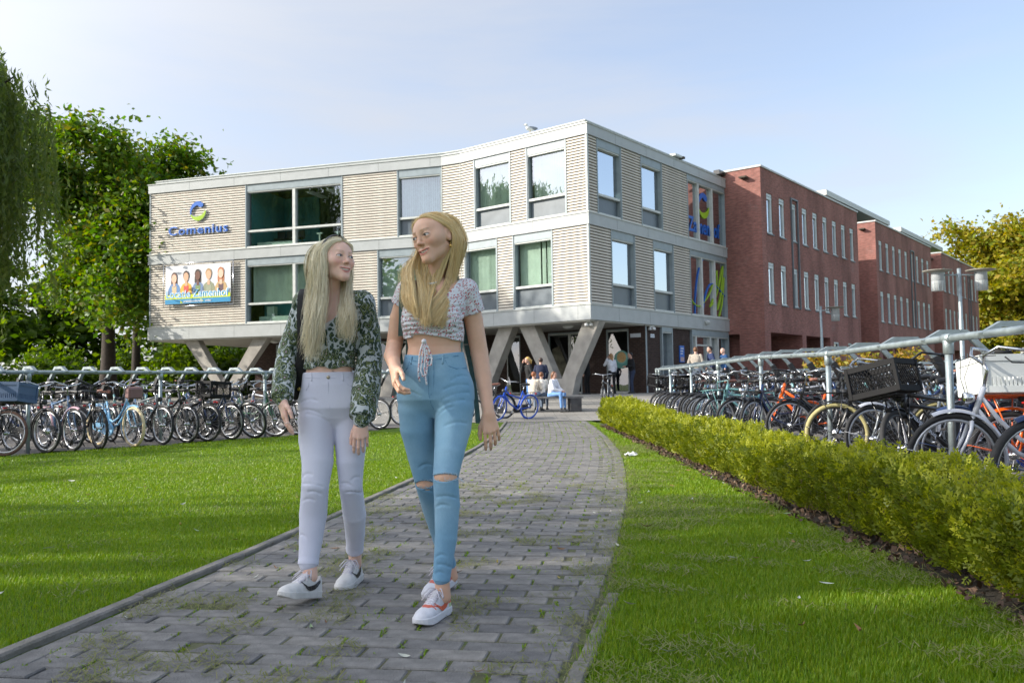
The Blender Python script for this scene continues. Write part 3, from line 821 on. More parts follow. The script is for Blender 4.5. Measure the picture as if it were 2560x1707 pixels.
# windows
def window(f, s0, s1, z0, z1, rail, root=school, mull=(), g=None, spandrel=True, fill=None, header=.34, deep=.17):
 """outer frame, header casing, rail, panes and lower panel"""
 mb = MB(); fr = .07
 def L3(s, z, o): return f.p(s, z, o)
 # one closed U-shaped frame: two jambs and the head casing
 prof = [(s0, z0), (s0 + fr, z0), (s0 + fr, z1 - header), (s1 - fr, z1 - header), (s1 - fr, z0), (s1, z0), (s1, z1), (s0, z1)]
 a = [f.p(s, z, -.005) for s, z in prof]; b = [f.p(s, z, -deep - .06) for s, z in prof]
 mb.add(a + b, [(0, 1, 2, 7), (2, 3, 6, 7), (3, 4, 5, 6)] + [(15, 10, 9, 8), (15, 14, 11, 10), (14, 13, 12, 11)] + [(i, i + 8, (i + 1) % 8 + 8, (i + 1) % 8) for i in range(8)])
 w = put(mb, 'window', m_frame, root)
 def sub(o): o.parent = w; o.matrix_parent_inverse = Matrix.Identity(4); return o
 def bit(name, *a): q = MB(); f.box(q, *a); sub(q.build(name, m_rail))
 bit('top_rail', s0 + fr, s1 - fr, z1 - header - .05, z1 - header + .055, -deep - .03, -.03)
 bit('casing_strip', s0 + fr, s1 - fr, z1 - header * .55, z1 - header * .42, -deep, -.045)
 bit('sill', s0 + fr, s1 - fr, z0, z0 + .085, -deep - .06, .01)
 for s in mull: bit('mullion', s - .075, s + .075, z0 + .08, z1 - header, -deep - .06, -.035)
 if rail: bit('middle_rail', s0 + fr, s1 - fr, rail - .05, rail + .045, -deep - .04, -.03)
 edges = [s0 + fr] + [s for s in mull] + [s1 - fr]
 for a, b in zip(edges[:-1], edges[1:]):
  pm = MB(); lo = rail + .045 if (rail and spandrel) else z0 + .085
  f.box(pm, a + .01, b - .01, lo, z1 - header - .04, -deep - .012, -deep)
  sub(pm.build('pane', g or m_glass))
  if rail and spandrel:
   pm = MB(); f.box(pm, a + .01, b - .01, z0 + .08, rail - .04, -deep - .03, -deep)
   sub(pm.build('lower_panel', m_spand))
 return w
WIN = []
WIN += [(FN, 1.04, 3.06, *UZ, 8.71, (), m_glass), (FN, 3.95, 5.99, *UZ, 8.71, (), m_glass), (FN, 1.80, 3.85, *LZ, 5.06, (), m_glass), (FN, 4.75, 6.62, *LZ, 5.06, (), m_glass)]
WIN += [(FF, .03, 2.21, *UZ, 8.71, (), m_glass), (FF, 1.10, 3.24, *LZ, 5.06, (), m_glass)]
WIN += [(FR, .73, 2.59, *UZ, 8.67, (), m_glass2), (FR, 4.29, 6.16, *UZ, 8.67, (), m_glass2), (FR, 1.70, 3.59, *LZ, 5.06, (), m_glass2), (FR, 5.24, 7.10, *LZ, 5.06, (), m_glass2)]
for a in WIN: window(a[0], a[1], a[2], a[3], a[4], a[5], mull=a[6], g=a[7])
window(FF, 5.07, 10.32, *UZ, 8.67, mull=(7.68,), g=m_glass, spandrel=False)
window(FF, 5.07, 10.32, *LZ, 5.10, mull=(7.68,), g=m_glass, spandrel=False)
window(FR, 8.71, 12.98, *UZ, None, mull=(9.95, 11.50), g=m_glass2, header=.25)
window(FR, 8.81, 12.98, *LZ, None, mull=(10.15, 11.60), g=m_glass2, header=.25)
# vertical blinds
def blinds(f, s0, s1, z0, z1, root, ang=.5, gap=.09, o=-.42, m=m_green, skip=()):
 mb = MB(); s = s0
 while s < s1:
  if not any(a < s < b for a, b in skip):
   a = ang + random.gauss(0, .08); c, d = math.cos(a) * .05, math.sin(a) * .05
   P = [f.p(s - c, z0, o - d), f.p(s + c, z0, o + d), f.p(s + c, z1, o + d), f.p(s - c, z1, o - d)]
   mb.add(P, [(0, 1, 2, 3)])
  s += gap
 return put(mb, 'vertical_blind', m, root)
blinds(FN, 1.1, 3.0, 8.7, 10.7, school, .9, .12)
blinds(FN, 4.0, 5.95, 8.7, 10.7, school, .9, .12)
blinds(FN, 1.85, 3.80, 5.0, 7.05, school, .12, .09, skip=((2.38, 2.46), (2.62, 2.66)))
blinds(FN, 4.80, 6.6, 5.0, 7.05, school, .35, .09)
blinds(FF, .1, 2.15, 8.7, 10.7, school, .7, .11, m=mat('pale_curtain', (.45, .5, .55), .8))
blinds(FF, 1.15, 3.2, 5.0, 7.05, school, .75, .10)
blinds(FF, 5.15, 10.2, 5.1, 7.05, school, .85, .11)
mb = MB(); FF.box(mb, 9.6, 10.25, 7.8, 10.9, -3.4, -3.3); FF.box(mb, 8.2, 10.25, 7.75, 10.95, -3.5, -3.4); FF.box(mb, 10.2, 10.27, 7.75, 10.95, -3.4, -.4); FF.box(mb, 8.4, 10.25, 4.1, 5.6, -1.6, -1.5)
put(mb, 'interior_partition', m_teal, school)
mb = MB(); FF.box(mb, 7.9, 10.0, 7.9, 8.16, -1.5, -.5); FF.box(mb, 7.8, 9.9, 4.2, 4.5, -1.2, -.5); FF.box(mb, 9.2, 9.6, 4.5, 5.0, -1.0, -.7)
put(mb, 'interior_counter', m_sill, school)
mb = MB()
for s in (8.4, 9.0, 9.5):
 FF.box(mb, s - .22, s + .22, 8.45, 8.50, -1.9, -1.5); FF.box(mb, s - .22, s + .22, 8.5, 8.9, -1.92, -1.87)
 for q in (-.2, .2): FF.box(mb, s + q - .02, s + q + .02, 8.0, 8.45, -1.7, -1.66)
put(mb, 'interior_chair', BLKPL, school)
mb = MB()
for s in (5.9, 6.9): FF.box(mb, s - .03, s + .03, 7.85, 8.55, -1.2, -1.1); FF.box(mb, s - .15, s + .15, 8.5, 8.56, -1.2, -1.1)
put(mb, 'interior_stand', m_sill, school)
# bright ceiling light strips seen in the left upper room
mb = MB(); FF.box(mb, 5.9, 6.5, 10.6, 10.63, -2.6, -1.0); FF.box(mb, 7.2, 7.6, 10.6, 10.63, -2.6, -1.0)
put(mb, 'ceiling_panel', m_white, school)

# lettering and swirl helpers
def text_obj(name, body, size, ext, m, M, root=None, bold=.0, sx=1.0, align='LEFT', space=1.0, width=None):
 cu = bpy.data.curves.new(name, 'FONT'); cu.body = body; cu.size = size; cu.extrude = ext; cu.offset = bold; cu.align_x = align; cu.space_character = space; cu.resolution_u = 3
 t = bpy.data.objects.new(name, cu); COL.objects.link(t)
 dg = bpy.context.evaluated_depsgraph_get()
 me = bpy.data.meshes.new_from_object(t.evaluated_get(dg)); bpy.data.objects.remove(t); me.name = name
 if width:
  xs = [v.co.x for v in me.vertices]; sx = width / (max(xs) - min(xs))
 o = link(name, me, None, m)
 o.matrix_basis = M @ Matrix.Diagonal((sx, 1, 1, 1))
 if root is not None: o.parent = root
 return o
m_blue = mat('sign_blue', (.008, .12, .50), .4, 0, .06, 4)
m_lime = mat('sign_green', (.32, .50, .010), .4, 0, .06, 4)
m_edge = mat('sign_white_edge', (.62, .66, .72), .5, 0, .05, 4)
def arc_shape(cx, cy, pts_out, pts_in): return [(cx + x, cy + y) for x, y in pts_out] + [(cx + x, cy + y) for x, y in pts_in[::-1]]
# the round swirl: a blue head with a drop-shaped end, a green bowl below
def swirl(root, M, R, ext, off=True):
 def pol(a, r): return (math.cos(rad(a)) * r, math.sin(rad(a)) * r * 1.05)
 blue_o = [pol(a, R) for a in range(75, 221, 8)]
 blue_i = [pol(a, R * (.62 + .30 * ss(120, 215, a))) for a in range(85, 221, 8)]
 head = [(R * .45, R * .92), (R * .62, R * .78), (R * .66, R * .58), (R * .52, R * .43), (R * .30, R * .40), (R * .10, R * .50), (R * -.05, R * .58)]
 blue = blue_i[::-1] + []
 poly_b = blue_o[::-1] + head + blue_i
 green_o = [pol(a, R * .98) for a in range(200, 361, 8)]
 green_i = [pol(a, R * (.90 - .38 * math.sin(math.pi * (a - 200) / 165) ** 1.0)) for a in range(200, 361, 8)]
 poly_g = green_o + green_i[::-1]
 for nm, poly, m, z in (('swirl_head', poly_b, m_blue, 0), ('swirl_bowl', poly_g, m_lime, .004)):
  if off:
   cx = sum(p[0] for p in poly) / len(poly); cy = sum(p[1] for p in poly) / len(poly)
   big = []
   for i, (x, y) in enumerate(poly):
    a, b = poly[i - 1], poly[(i + 1) % len(poly)]; t = Vector((b[0] - a[0], b[1] - a[1])); t = t.normalized() if t.length else Vector((1, 0))
    big.append((x + t.y * .045 * R, y - t.x * .045 * R) if nm == 'swirl_bowl' else (x + t.y * .045 * R, y - t.x * .045 * R))
   mb = MB(); mb.prism(big, ext * .5, M @ Matrix.Translation((0, 0, 0))); o = mb.build(nm + '_edge', m_edge); o.parent = root
  mb = MB(); mb.prism(poly, ext + z, M); o = mb.build(nm, m); o.parent = root
sg = thing('wall_logo', 'blue Comenius lettering under a blue and green swirl on the pale cladding', 'sign', (0, 0, 0))
for nm, m, e, bo, oo in (('letter_edge', m_edge, .02, .018, .03), ('lettering', m_blue, .03, .004, .055)):
 text_obj(nm, 'Comenius', .62, e, m, FF.mat(14.80, 8.74, oo), sg, bo, 1.0, 'LEFT', 1.12, 3.46)
swirl(sg, FF.mat(13.03, 9.86, .03), .47, .05)

# ---- banner with five young people and the school name
def banner():
 t = thing('banner', 'framed banner with five young people and the words Locatie Zamenhof', 'banner', (0, 0, 0))
 s0, s1, z0, z1, o = 14.87, 11.07, 5.25, 7.17, .16
 W_, H_ = s0 - s1, z1 - z0
 M0 = FF.mat(s0, z0, o)
 def poly(name, pts, m, lay):
  mb = MB(); mb.prism([(x * W_, y * H_) for x, y in pts], .002, M0 @ Matrix.Translation((0, 0, .004 * lay))); ob = mb.build(name, m); ob.parent = t
 def c(name, h): return mat(name, srgb(h), .6, 0, .06, 3)
 mb = MB(); mb.prism([(0, 0), (W_, 0), (W_, H_), (0, H_)], .02, M0 @ Matrix.Translation((0, 0, -.02))); ob = mb.build('banner_cloth', c('banner_white', 'dcdde0')); ob.parent = t
 mb = MB()
 for a, b in (((-.14, -.14), (-.14, H_ + .12)), ((W_ + .12, -.14), (W_ + .12, H_ + .12)), ((-.14, -.12), (W_ + .12, -.12)), ((-.14, H_ + .1), (W_ + .12, H_ + .1))):
  mb.tube([M0 @ Vector((*a, -.03)), M0 @ Vector((*b, -.03))], .022, 8)
 for x in (.3, .7):
  for y in (-.12, H_ + .1): mb.tube([M0 @ Vector((x * W_, y, -.03)), M0 @ Vector((x * W_, y, -.16))], .03, 6)
 ob = mb.build('banner_frame', STEEL); ob.parent = t
 mb = MB()
 for i in range(22):
  x = W_ * (i + .5) / 22
  for y, yy in ((0, -.12), (H_, H_ + .1)): mb.tube([M0 @ Vector((x, y, -.01)), M0 @ Vector((x + .02, yy, -.03))], .005, 4)
 ob = mb.build('lacing', m_edge, None, 'stuff'); ob.parent = t
 def oval(cx, cy, rx, ry, n=18): return [(cx + rx * math.cos(2 * math.pi * i / n), cy + ry * math.sin(2 * math.pi * i / n)) for i in range(n)]
 ppl = [(.14, .66, 'e6b79c', '5a4034', '5d86b8', 'c9b48e', 1), (.325, .69, 'd8a888', '3a2a22', 'd9a93a', 'cf4a44', 0), (.505, .71, '6b4334', '33241f', '6d86ad', '76905a', 1), (.67, .715, 'dcae8e', 'a8875c', '8d9277', '9aa088', 0), (.855, .73, 'e8bda3', 'b4724a', 'c2a272', '5f4650', 1)]
 for i, (x, y, sk, hr, jk, sh, lng) in enumerate(ppl):
  if lng: poly('printed_hair', oval(x, y - .12, .052, .27), c('print_hair_%d' % i, hr), 1)
  poly('printed_jacket', [(x - .10, .10), (x - .095, .38), (x - .06, .50), (x - .02, .54), (x + .03, .54), (x + .07, .49), (x + .095, .36), (x + .10, .10)], c('print_jacket_%d' % i, jk), 2)
  poly('printed_shirt', [(x - .028, .10), (x - .038, .48), (x, .44), (x + .038, .48), (x + .03, .10)], c('print_shirt_%d' % i, sh), 3)
  poly('printed_neck', [(x - .018, .46), (x + .018, .46), (x + .02, .58), (x - .02, .58)], c('print_skin_%d' % i, sk), 4)
  poly('printed_cap_of_hair', oval(x, y + .045, .047, .125), c('print_hair_%d' % i, hr), 5)
  poly('printed_face', oval(x, y, .038, .118), c('print_skin_%d' % i, sk), 6)
 poly('blue_strip', [(0, 0), (1, 0), (1, .15), (0, .15)], c('banner_blue', '1587b8'), 7)
 poly('lime_strip', [(0, .125), (1, .125), (1, .235), (0, .235)], c('banner_lime', 'c3d31c'), 8)
 poly('dark_arrow', [(.55, .03), (.55, .12), (.60, .05)], c('banner_lime', 'c3d31c'), 9); poly('dark_arrow', [(.24, .01), (.24, .09), (.28, .02)], c('banner_lime', 'c3d31c'), 9)
 for nm, h_, bo, lay, e in (('letter_edge', 'f4f6f6', .022, 10, .001), ('lettering', '1c9ad0', .002, 11, .001)):
  ob = text_obj(nm, 'Locatie Zamenhof', .52, e, c('ban_' + nm, h_), M0 @ Matrix.Translation((.06, .155 * H_ + .02, .004 * lay)), t, bo, .90, 'LEFT', 1.05, W_ * .955)
 text_obj('small_lettering', 'praktijkonderwijs', .16, .001, m_edge, M0 @ Matrix.Translation((.29 * W_, .035 * H_, .044)), t, .004)
 text_obj('small_lettering', 'vmbo', .16, .001, m_edge, M0 @ Matrix.Translation((.62 * W_, .035 * H_, .044)), t, .004)
banner()

# ---- window graphics on the right facade
zs = thing('window_lettering', 'blue Zamenhof lettering and swirl stuck on the tall upper right windows', 'sign')
text_obj('lettering', 'Zamenhof', 1.02, .006, m_blue, FR.mat(9.05, 8.30, -.14), zs, .02, .80, 'LEFT', 1.0, 3.5)
swirl(zs, FR.mat(10.72, 9.72, -.14), .62, .012, False)
lg = thing('window_ribbons', 'blue and green ribbon lines stuck on the tall lower right windows', 'sign')
def ribbon(name, pts, w, m):
 P = []
 for i in range(len(pts) - 1):
  p0, p1, p2, p3 = pts[max(i - 1, 0)], pts[i], pts[i + 1], pts[min(i + 2, len(pts) - 1)]
  for k in range(8):
   t = k / 8; P.append(tuple(.5 * ((2 * b) + (c - a) * t + (2 * a - 5 * b + 4 * c - d) * t * t + (3 * b - a - 3 * c + d) * t ** 3) for a, b, c, d in zip(p0, p1, p2, p3)))
 P.append(pts[-1])
 mb = MB(); mb.tube([FR.p(s, z, -.145) for s, z in P], w, 6, True); o = mb.build(name, m); o.parent = lg
ribbon('blue_ribbon', [(9.5, 4.2), (9.6, 5.2), (9.95, 6.3), (10.5, 7.0), (11.3, 7.3)], .034, m_blue)
ribbon('blue_ribbon', [(10.3, 4.2), (10.6, 5.1), (11.2, 5.8), (11.9, 5.8), (12.9, 5.35)], .034, m_blue)
ribbon('green_ribbon', [(8.95, 5.1), (9.4, 4.75), (10.0, 4.65), (10.6, 4.95), (11.2, 5.4), (11.7, 6.1), (12.1, 6.6)], .034, m_lime)
ribbon('green_ribbon', [(12.1, 6.6), (11.9, 5.6), (11.2, 4.7), (12.0, 5.4), (12.8, 6.9), (12.4, 5.2), (12.0, 4.6), (12.6, 5.6), (12.9, 6.3), (12.6, 5.0), (12.2, 4.25)], .034, m_lime)

# ---- ground floor: V columns, recessed brick and glass
def v_column(f, sc, half, base_w, label, off=-.35, zt=3.45, dz=0.0):
 """a concrete V: solid foot, two leaning arms"""
 t = thing('v_column', label, 'column', f.p(sc, ZG, off - .22), group='concrete V columns under the school')
 def prism(poly):
  mb = MB()
  a = [f.p(s, z, off) for s, z in poly]; b = [f.p(s, z, off - .45) for s, z in poly]; n = len(poly)
  fs = [tuple(range(n)), tuple(range(2 * n - 1, n - 1, -1))] + [(i, i + n, (i + 1) % n + n, (i + 1) % n) for i in range(n)]
  mb.add(a + b, fs); return mb
 zb = ZG + .68
 o = prism([(sc - base_w * .52, ZG - .1), (sc + base_w * .52, ZG - .1), (sc + base_w * .52 + .22, zb + .05), (sc + .14, zb), (sc - .14, zb), (sc - base_w * .52 - .22, zb + .05)]).build('foot', m_conc); att(o, t)
 for sg in (-1, 1):
  o = prism([(sc + sg * .14, zb), (sc + sg * (base_w * .52 + .22), zb + .05), (sc + sg * (half + .42), zt), (sc + sg * (half - .38), zt)]).build('arm', m_conc); att(o, t)
 return t
v_column(FN, 1.83, 1.62, 1.20, 'concrete V column nearest the school corner behind the bench')
v_column(FN, 6.25, 1.62, 1.20, 'concrete V column half hidden behind the taller girl')
v_column(FF, 11.75, 2.0, .9, 'concrete V column under the far left end of the school')
v_column(FF, 3.3, 2.0, .9, 'concrete V column hidden between the two girls')
def uvwall(name, f, s0, s1, z0, z1, holes, m, root, off=0.0, reveal=.2):
 """brick wall in the facade plane with real openings and reveals"""
 S = sorted({s0, s1, *[h[0] for h in holes], *[h[1] for h in holes]}); Z = sorted({z0, z1, *[h[2] for h in holes], *[h[3] for h in holes]})
 V, Fq, UV = [], [], []
 def quad(P, uv): o = len(V); V.extend([p[:] for p in P]); UV.extend(uv); Fq.append((o, o + 1, o + 2, o + 3))
 flip = f.d.cross(Vector((0, 0, 1))).dot(f.n) < 0
 for a, b in zip(S[:-1], S[1:]):
  for c, d in zip(Z[:-1], Z[1:]):
   if any(h[0] - 1e-6 <= a and b <= h[1] + 1e-6 and h[2] - 1e-6 <= c and d <= h[3] + 1e-6 for h in holes): continue
   P = [f.p(a, c, off), f.p(b, c, off), f.p(b, d, off), f.p(a, d, off)]; u = [(a, c), (b, c), (b, d), (a, d)]
   if flip: P, u = P[::-1], u[::-1]
   quad(P, u)
 for h in holes:
  a, b, c, d = h[:4]; r = h[4] if len(h) > 4 else reveal
  for (p, q) in (((a, c), (a, d)), ((a, d), (b, d)), ((b, d), (b, c)), ((b, c), (a, c))):
   quad([f.p(*p, off), f.p(*q, off), f.p(*q, off - r), f.p(*p, off - r)], [(p[0], p[1]), (q[0], q[1]), (q[0] + r, q[1]), (p[0] + r, p[1])])
 o = link(name, np_mesh(name, np.array(V), np.array(Fq), False, None, None, np.array(UV)), None, m); att(o, root); return o
FC = Fac(CO + dRv * 4.3, dNv, nNv)           # cafe wall, set back behind the columns
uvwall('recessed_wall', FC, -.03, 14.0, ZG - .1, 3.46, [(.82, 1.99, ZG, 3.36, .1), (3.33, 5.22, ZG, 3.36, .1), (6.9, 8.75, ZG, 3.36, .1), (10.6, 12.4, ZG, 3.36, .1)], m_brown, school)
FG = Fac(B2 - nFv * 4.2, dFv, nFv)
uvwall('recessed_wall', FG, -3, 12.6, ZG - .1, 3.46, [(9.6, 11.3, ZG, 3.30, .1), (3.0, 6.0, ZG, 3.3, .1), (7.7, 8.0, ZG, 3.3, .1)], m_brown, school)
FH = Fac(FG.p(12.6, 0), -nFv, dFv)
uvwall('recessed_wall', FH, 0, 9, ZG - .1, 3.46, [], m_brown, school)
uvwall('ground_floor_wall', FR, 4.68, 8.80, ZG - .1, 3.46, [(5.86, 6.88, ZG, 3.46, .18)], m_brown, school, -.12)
FRS = Fac(FR.p(4.66, 0, -.12), -nRv, -dRv); uvwall('ground_floor_wall', FRS, 0, .25, ZG - .1, 3.46, [], m_brown, school)
mb = MB(); FR.box(mb, 4.30, 4.66, ZG - .1, 3.5, -.35, -.10); put(mb, 'steel_column', m_frame, school)
for (f, a, b, mu, zt) in ((FC, .82, 1.99, (), 3.36), (FC, 3.33, 5.22, (4.02,), 3.36), (FC, 6.9, 8.75, (7.8,), 3.36), (FC, 10.6, 12.4, (11.5,), 3.36), (FG, 9.6, 11.3, (10.4,), 3.30), (FG, 3.0, 6.0, (4.5,), 3.30)):
 window(f, a, b, ZG, zt, None, mull=mu, g=m_glassd, header=.06, deep=.05)
window(FR, 5.86, 6.88, ZG, 3.46, None, g=m_glass2, header=.22, deep=.28)
# entrance glazing beside the brick wing
window(FR, 8.82, 12.98, ZG, 3.46, None, mull=(9.3, 10.9, 11.75), g=m_glass2, header=.28, deep=.22)
mb = MB()
for a, b in ((9.42, 9.50), (10.72, 10.80)): FR.box(mb, a, b, ZG + .02, 2.75, -.24, -.15)
FR.box(mb, 9.42, 10.80, 2.70, 2.78, -.24, -.15); FR.box(mb, 9.42, 10.80, ZG, ZG + .1, -.24, -.15); FR.box(mb, 10.55, 10.60, 1.4, 1.7, -.15, -.08)
put(mb, 'entrance_door', m_rail, school)
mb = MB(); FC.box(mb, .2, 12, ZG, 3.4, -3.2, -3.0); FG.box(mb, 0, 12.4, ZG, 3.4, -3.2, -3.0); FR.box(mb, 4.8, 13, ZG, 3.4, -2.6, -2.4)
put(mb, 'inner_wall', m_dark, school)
# things fixed to the school
def fix(name, label, cat, f, s, z, o, build):
 t = thing(name, label, cat, f.p(s, z, o)); build(t); return t
def ceil_lamp(t):
 mb = MB(); mb.lathe([(0, -.10), (.12, -.09), (.22, -.04), (.24, 0)], t.location, 16); att(mb.build('glass_bowl', m_white), t)
 mb = MB(); mb.lathe([(.26, 0), (.26, .03), (0, .03)], t.location, 16); att(mb.build('base', m_rail), t)
fix('ceiling_lamp', 'round white lamp under the overhang beside the near V column', 'lamp', FN, 2.2, 3.41, -1.6, ceil_lamp)
fix('ceiling_lamp', 'round white lamp under the far left end of the overhang', 'lamp', FF, 10.6, 3.41, -3.0, ceil_lamp)
def flood(t):
 for q in (-.09, .09):
  mb = MB(); mb.lathe([(.03, .05), (.075, .03), (.085, -.07), (.0, -.075)], t.location + Vector((q, 0, -.08)), 10); att(mb.build('lamp_head', m_white), t)
 mb = MB(); mb.box(t.location, (.2, .06, .05)); att(mb.build('bracket', m_rail), t)
fix('security_lamp', 'twin white floodlight under the sharp corner of the school', 'lamp', FN, .25, 3.42, -.25, flood)
fix('security_lamp', 'twin white floodlight above the steel column on the right facade', 'lamp', FR, 4.9, 3.42, .02, flood)
def ball(t):
 mb = MB(); mb.lathe([(.0, -.14), (.09, -.11), (.14, -.03), (.14, .03), (.10, .09), (0, .10)], t.location, 12); att(mb.build('dome', m_rail), t)
 mb = MB(); mb.lathe([(.05, -.02), (.05, .02)], t.location + Vector((-nRv.x * .1, -nRv.y * .1, 0)), 8); att(mb.build('mount', m_rail), t)
fix('wall_lamp', 'grey dome lamp on the fascia above the entrance', 'lamp', FR, 10.2, 3.86, .14, ball)
def sign_blue(t):
 mb = MB(); FR.box(mb, 7.66, 8.10, 1.88, 2.66, -.115, -.07); att(mb.build('board', m_blue), t)
 mb = MB(); FR.box(mb, 7.70, 8.06, 1.92, 2.12, -.068, -.064); att(mb.build('picture_strip', mat('sign_strip', (.45, .33, .35), .6)), t)
 for i, z in enumerate((2.50, 2.38, 2.26)):
  mb = MB(); FR.box(mb, 7.72, 8.02 - .05 * i, z, z + .05, -.068, -.064); att(mb.build('line_of_text', m_edge), t)
fix('notice_board', 'narrow blue notice board on the dark brick wall', 'sign', FR, 7.88, 1.88, -.1, sign_blue)
def plate(s, z, label, w=.34):
 t = thing('wall_plate', label, 'plate', FR.p(s, z, -.1)); mb = MB(); FR.box(mb, s - w / 2, s + w / 2, z, z + .16, -.118, -.09); att(mb.build('plate', m_edge), t)
 mb = MB(); FR.box(mb, s - w / 2 + .03, s + w / 2 - .03, z + .06, z + .09, -.089, -.085); att(mb.build('text_line', m_frame), t)
plate(5.15, 2.95, 'small pale plate on dark brick beside the steel column')
def cup(t):
 M = FC.mat(1.22, 2.1, -.03)
 for nm, r, m, z in (('saucer', .40, mat('teal_saucer', (.08, .30, .26), .4), 0), ('cup_rim', .30, mat('teal_cup', (.16, .42, .36), .4), .006), ('coffee', .235, mat('coffee_cream', (.45, .26, .09), .5, 0, .3, 12, c2=(.62, .42, .18)), .012)):
  mb = MB(); mb.lathe([(r, 0), (r, .003), (0, .003)], (0, 0, 0), 28, None, False); me = mb.mesh(nm); me.materials.append(m)
  o = link(nm, me); o.matrix_basis = M @ Matrix.Translation((0, (.0 if nm != 'saucer' else -.1), z)); att_o = o; o.parent = t; o.matrix_parent_inverse = Matrix.Translation(-t.location)
fix('coffee_poster', 'round teal coffee cup poster in the cafe window', 'poster', FC, 1.22, 2.1, -.03, cup)
def food(t):
 mb = MB(); P = [FC.p(5.0, 2.6, -.02), FC.p(4.6, 2.75, -.02), FC.p(3.6, ZG + .1, -.02), FC.p(5.0, ZG + .1, -.02)]
 mb.add(P, [(0, 1, 2, 3), (3, 2, 1, 0)]); o = mb.build('print', mat('food_print', (.30, .30, .20), .5, 0, .5, 3.2, c2=(.10, .085, .05), coord='Object')); att(o, t)
fix('food_poster', 'slanting food poster in the cafe window between the V arms', 'poster', FC, 4.4, ZG, 0, food)
def chip(t):
 mb = MB(); FC.box(mb, .2, .72, 2.95, 3.12, .002, .03); att(mb.build('plate', m_edge), t)
fix('wall_plate', 'long pale plate on the dark cafe wall by the corner', 'plate', FC, .45, 2.95, .01, chip)

# ---- seagull, roof fittings
def gull():
 p = FN.p(3.05, 11.64, -.3)
 t = thing('seagull', 'white seagull with grey wings on the school roof edge', 'bird', p)
 mb = MB()
 def ell(c, r, m):
  vs, fs = [], []
  for i in range(7):
   a = math.pi * i / 6
   for k in range(10):
    b = 2 * math.pi * k / 10; vs.append(Vector(c) + Vector((math.cos(a) * r[0], math.sin(a) * math.cos(b) * r[1], math.sin(a) * math.sin(b) * r[2])))
  for i in range(6):
   for k in range(10): fs.append((i * 10 + k, i * 10 + (k + 1) % 10, (i + 1) * 10 + (k + 1) % 10, (i + 1) * 10 + k))
  q = MB(); q.add(vs, fs, True); return q.build(m[0], m[1], t)
 ell((0, 0, .22), (.22, .10, .11), ('body', m_white)); ell((-.19, 0, .36), (.075, .06, .065), ('head', m_white))
 ell((.10, .06, .24), (.24, .04, .07), ('wing', mat('gull_grey', (.25, .28, .32), .6))); ell((.10, -.06, .24), (.24, .04, .07), ('wing', MATS['gull_grey']))
 q = MB(); q.tube([(-.25, 0, .355), (-.32, 0, .34)], [.014, .004], 6); q.build('beak', mat('beak_yellow', (.6, .4, .05), .5), t)
 for y in (-.035, .035): q = MB(); q.tube([(-.01, y, .14), (0, y, 0)], .008, 5); q.build('leg', MATS['beak_yellow'], t)
 t.rotation_euler = (0, 0, rad(25))
gull()
def roofbit(s, w, label, m, h):
 t = thing('roof_fitting', label, 'roof fitting', FR.p(s, 11.55, -.1)); mb = MB(); FR.box(mb, s - w, s + w, 11.62, 11.62 + h, -.30, .02); att(mb.build('housing', m), t)
 mb = MB(); FR.box(mb, s + w, s + w + .18, 11.60, 11.62 + h * .8, -.3, .08); att(mb.build('cap', m_back), t)
roofbit(7.9, .35, 'small pale fitting on the roof edge halfway along the right facade', m_rail, .10)
roofbit(12.6, .28, 'black box on the roof edge where the school meets the brick wing', BLACK, .22)

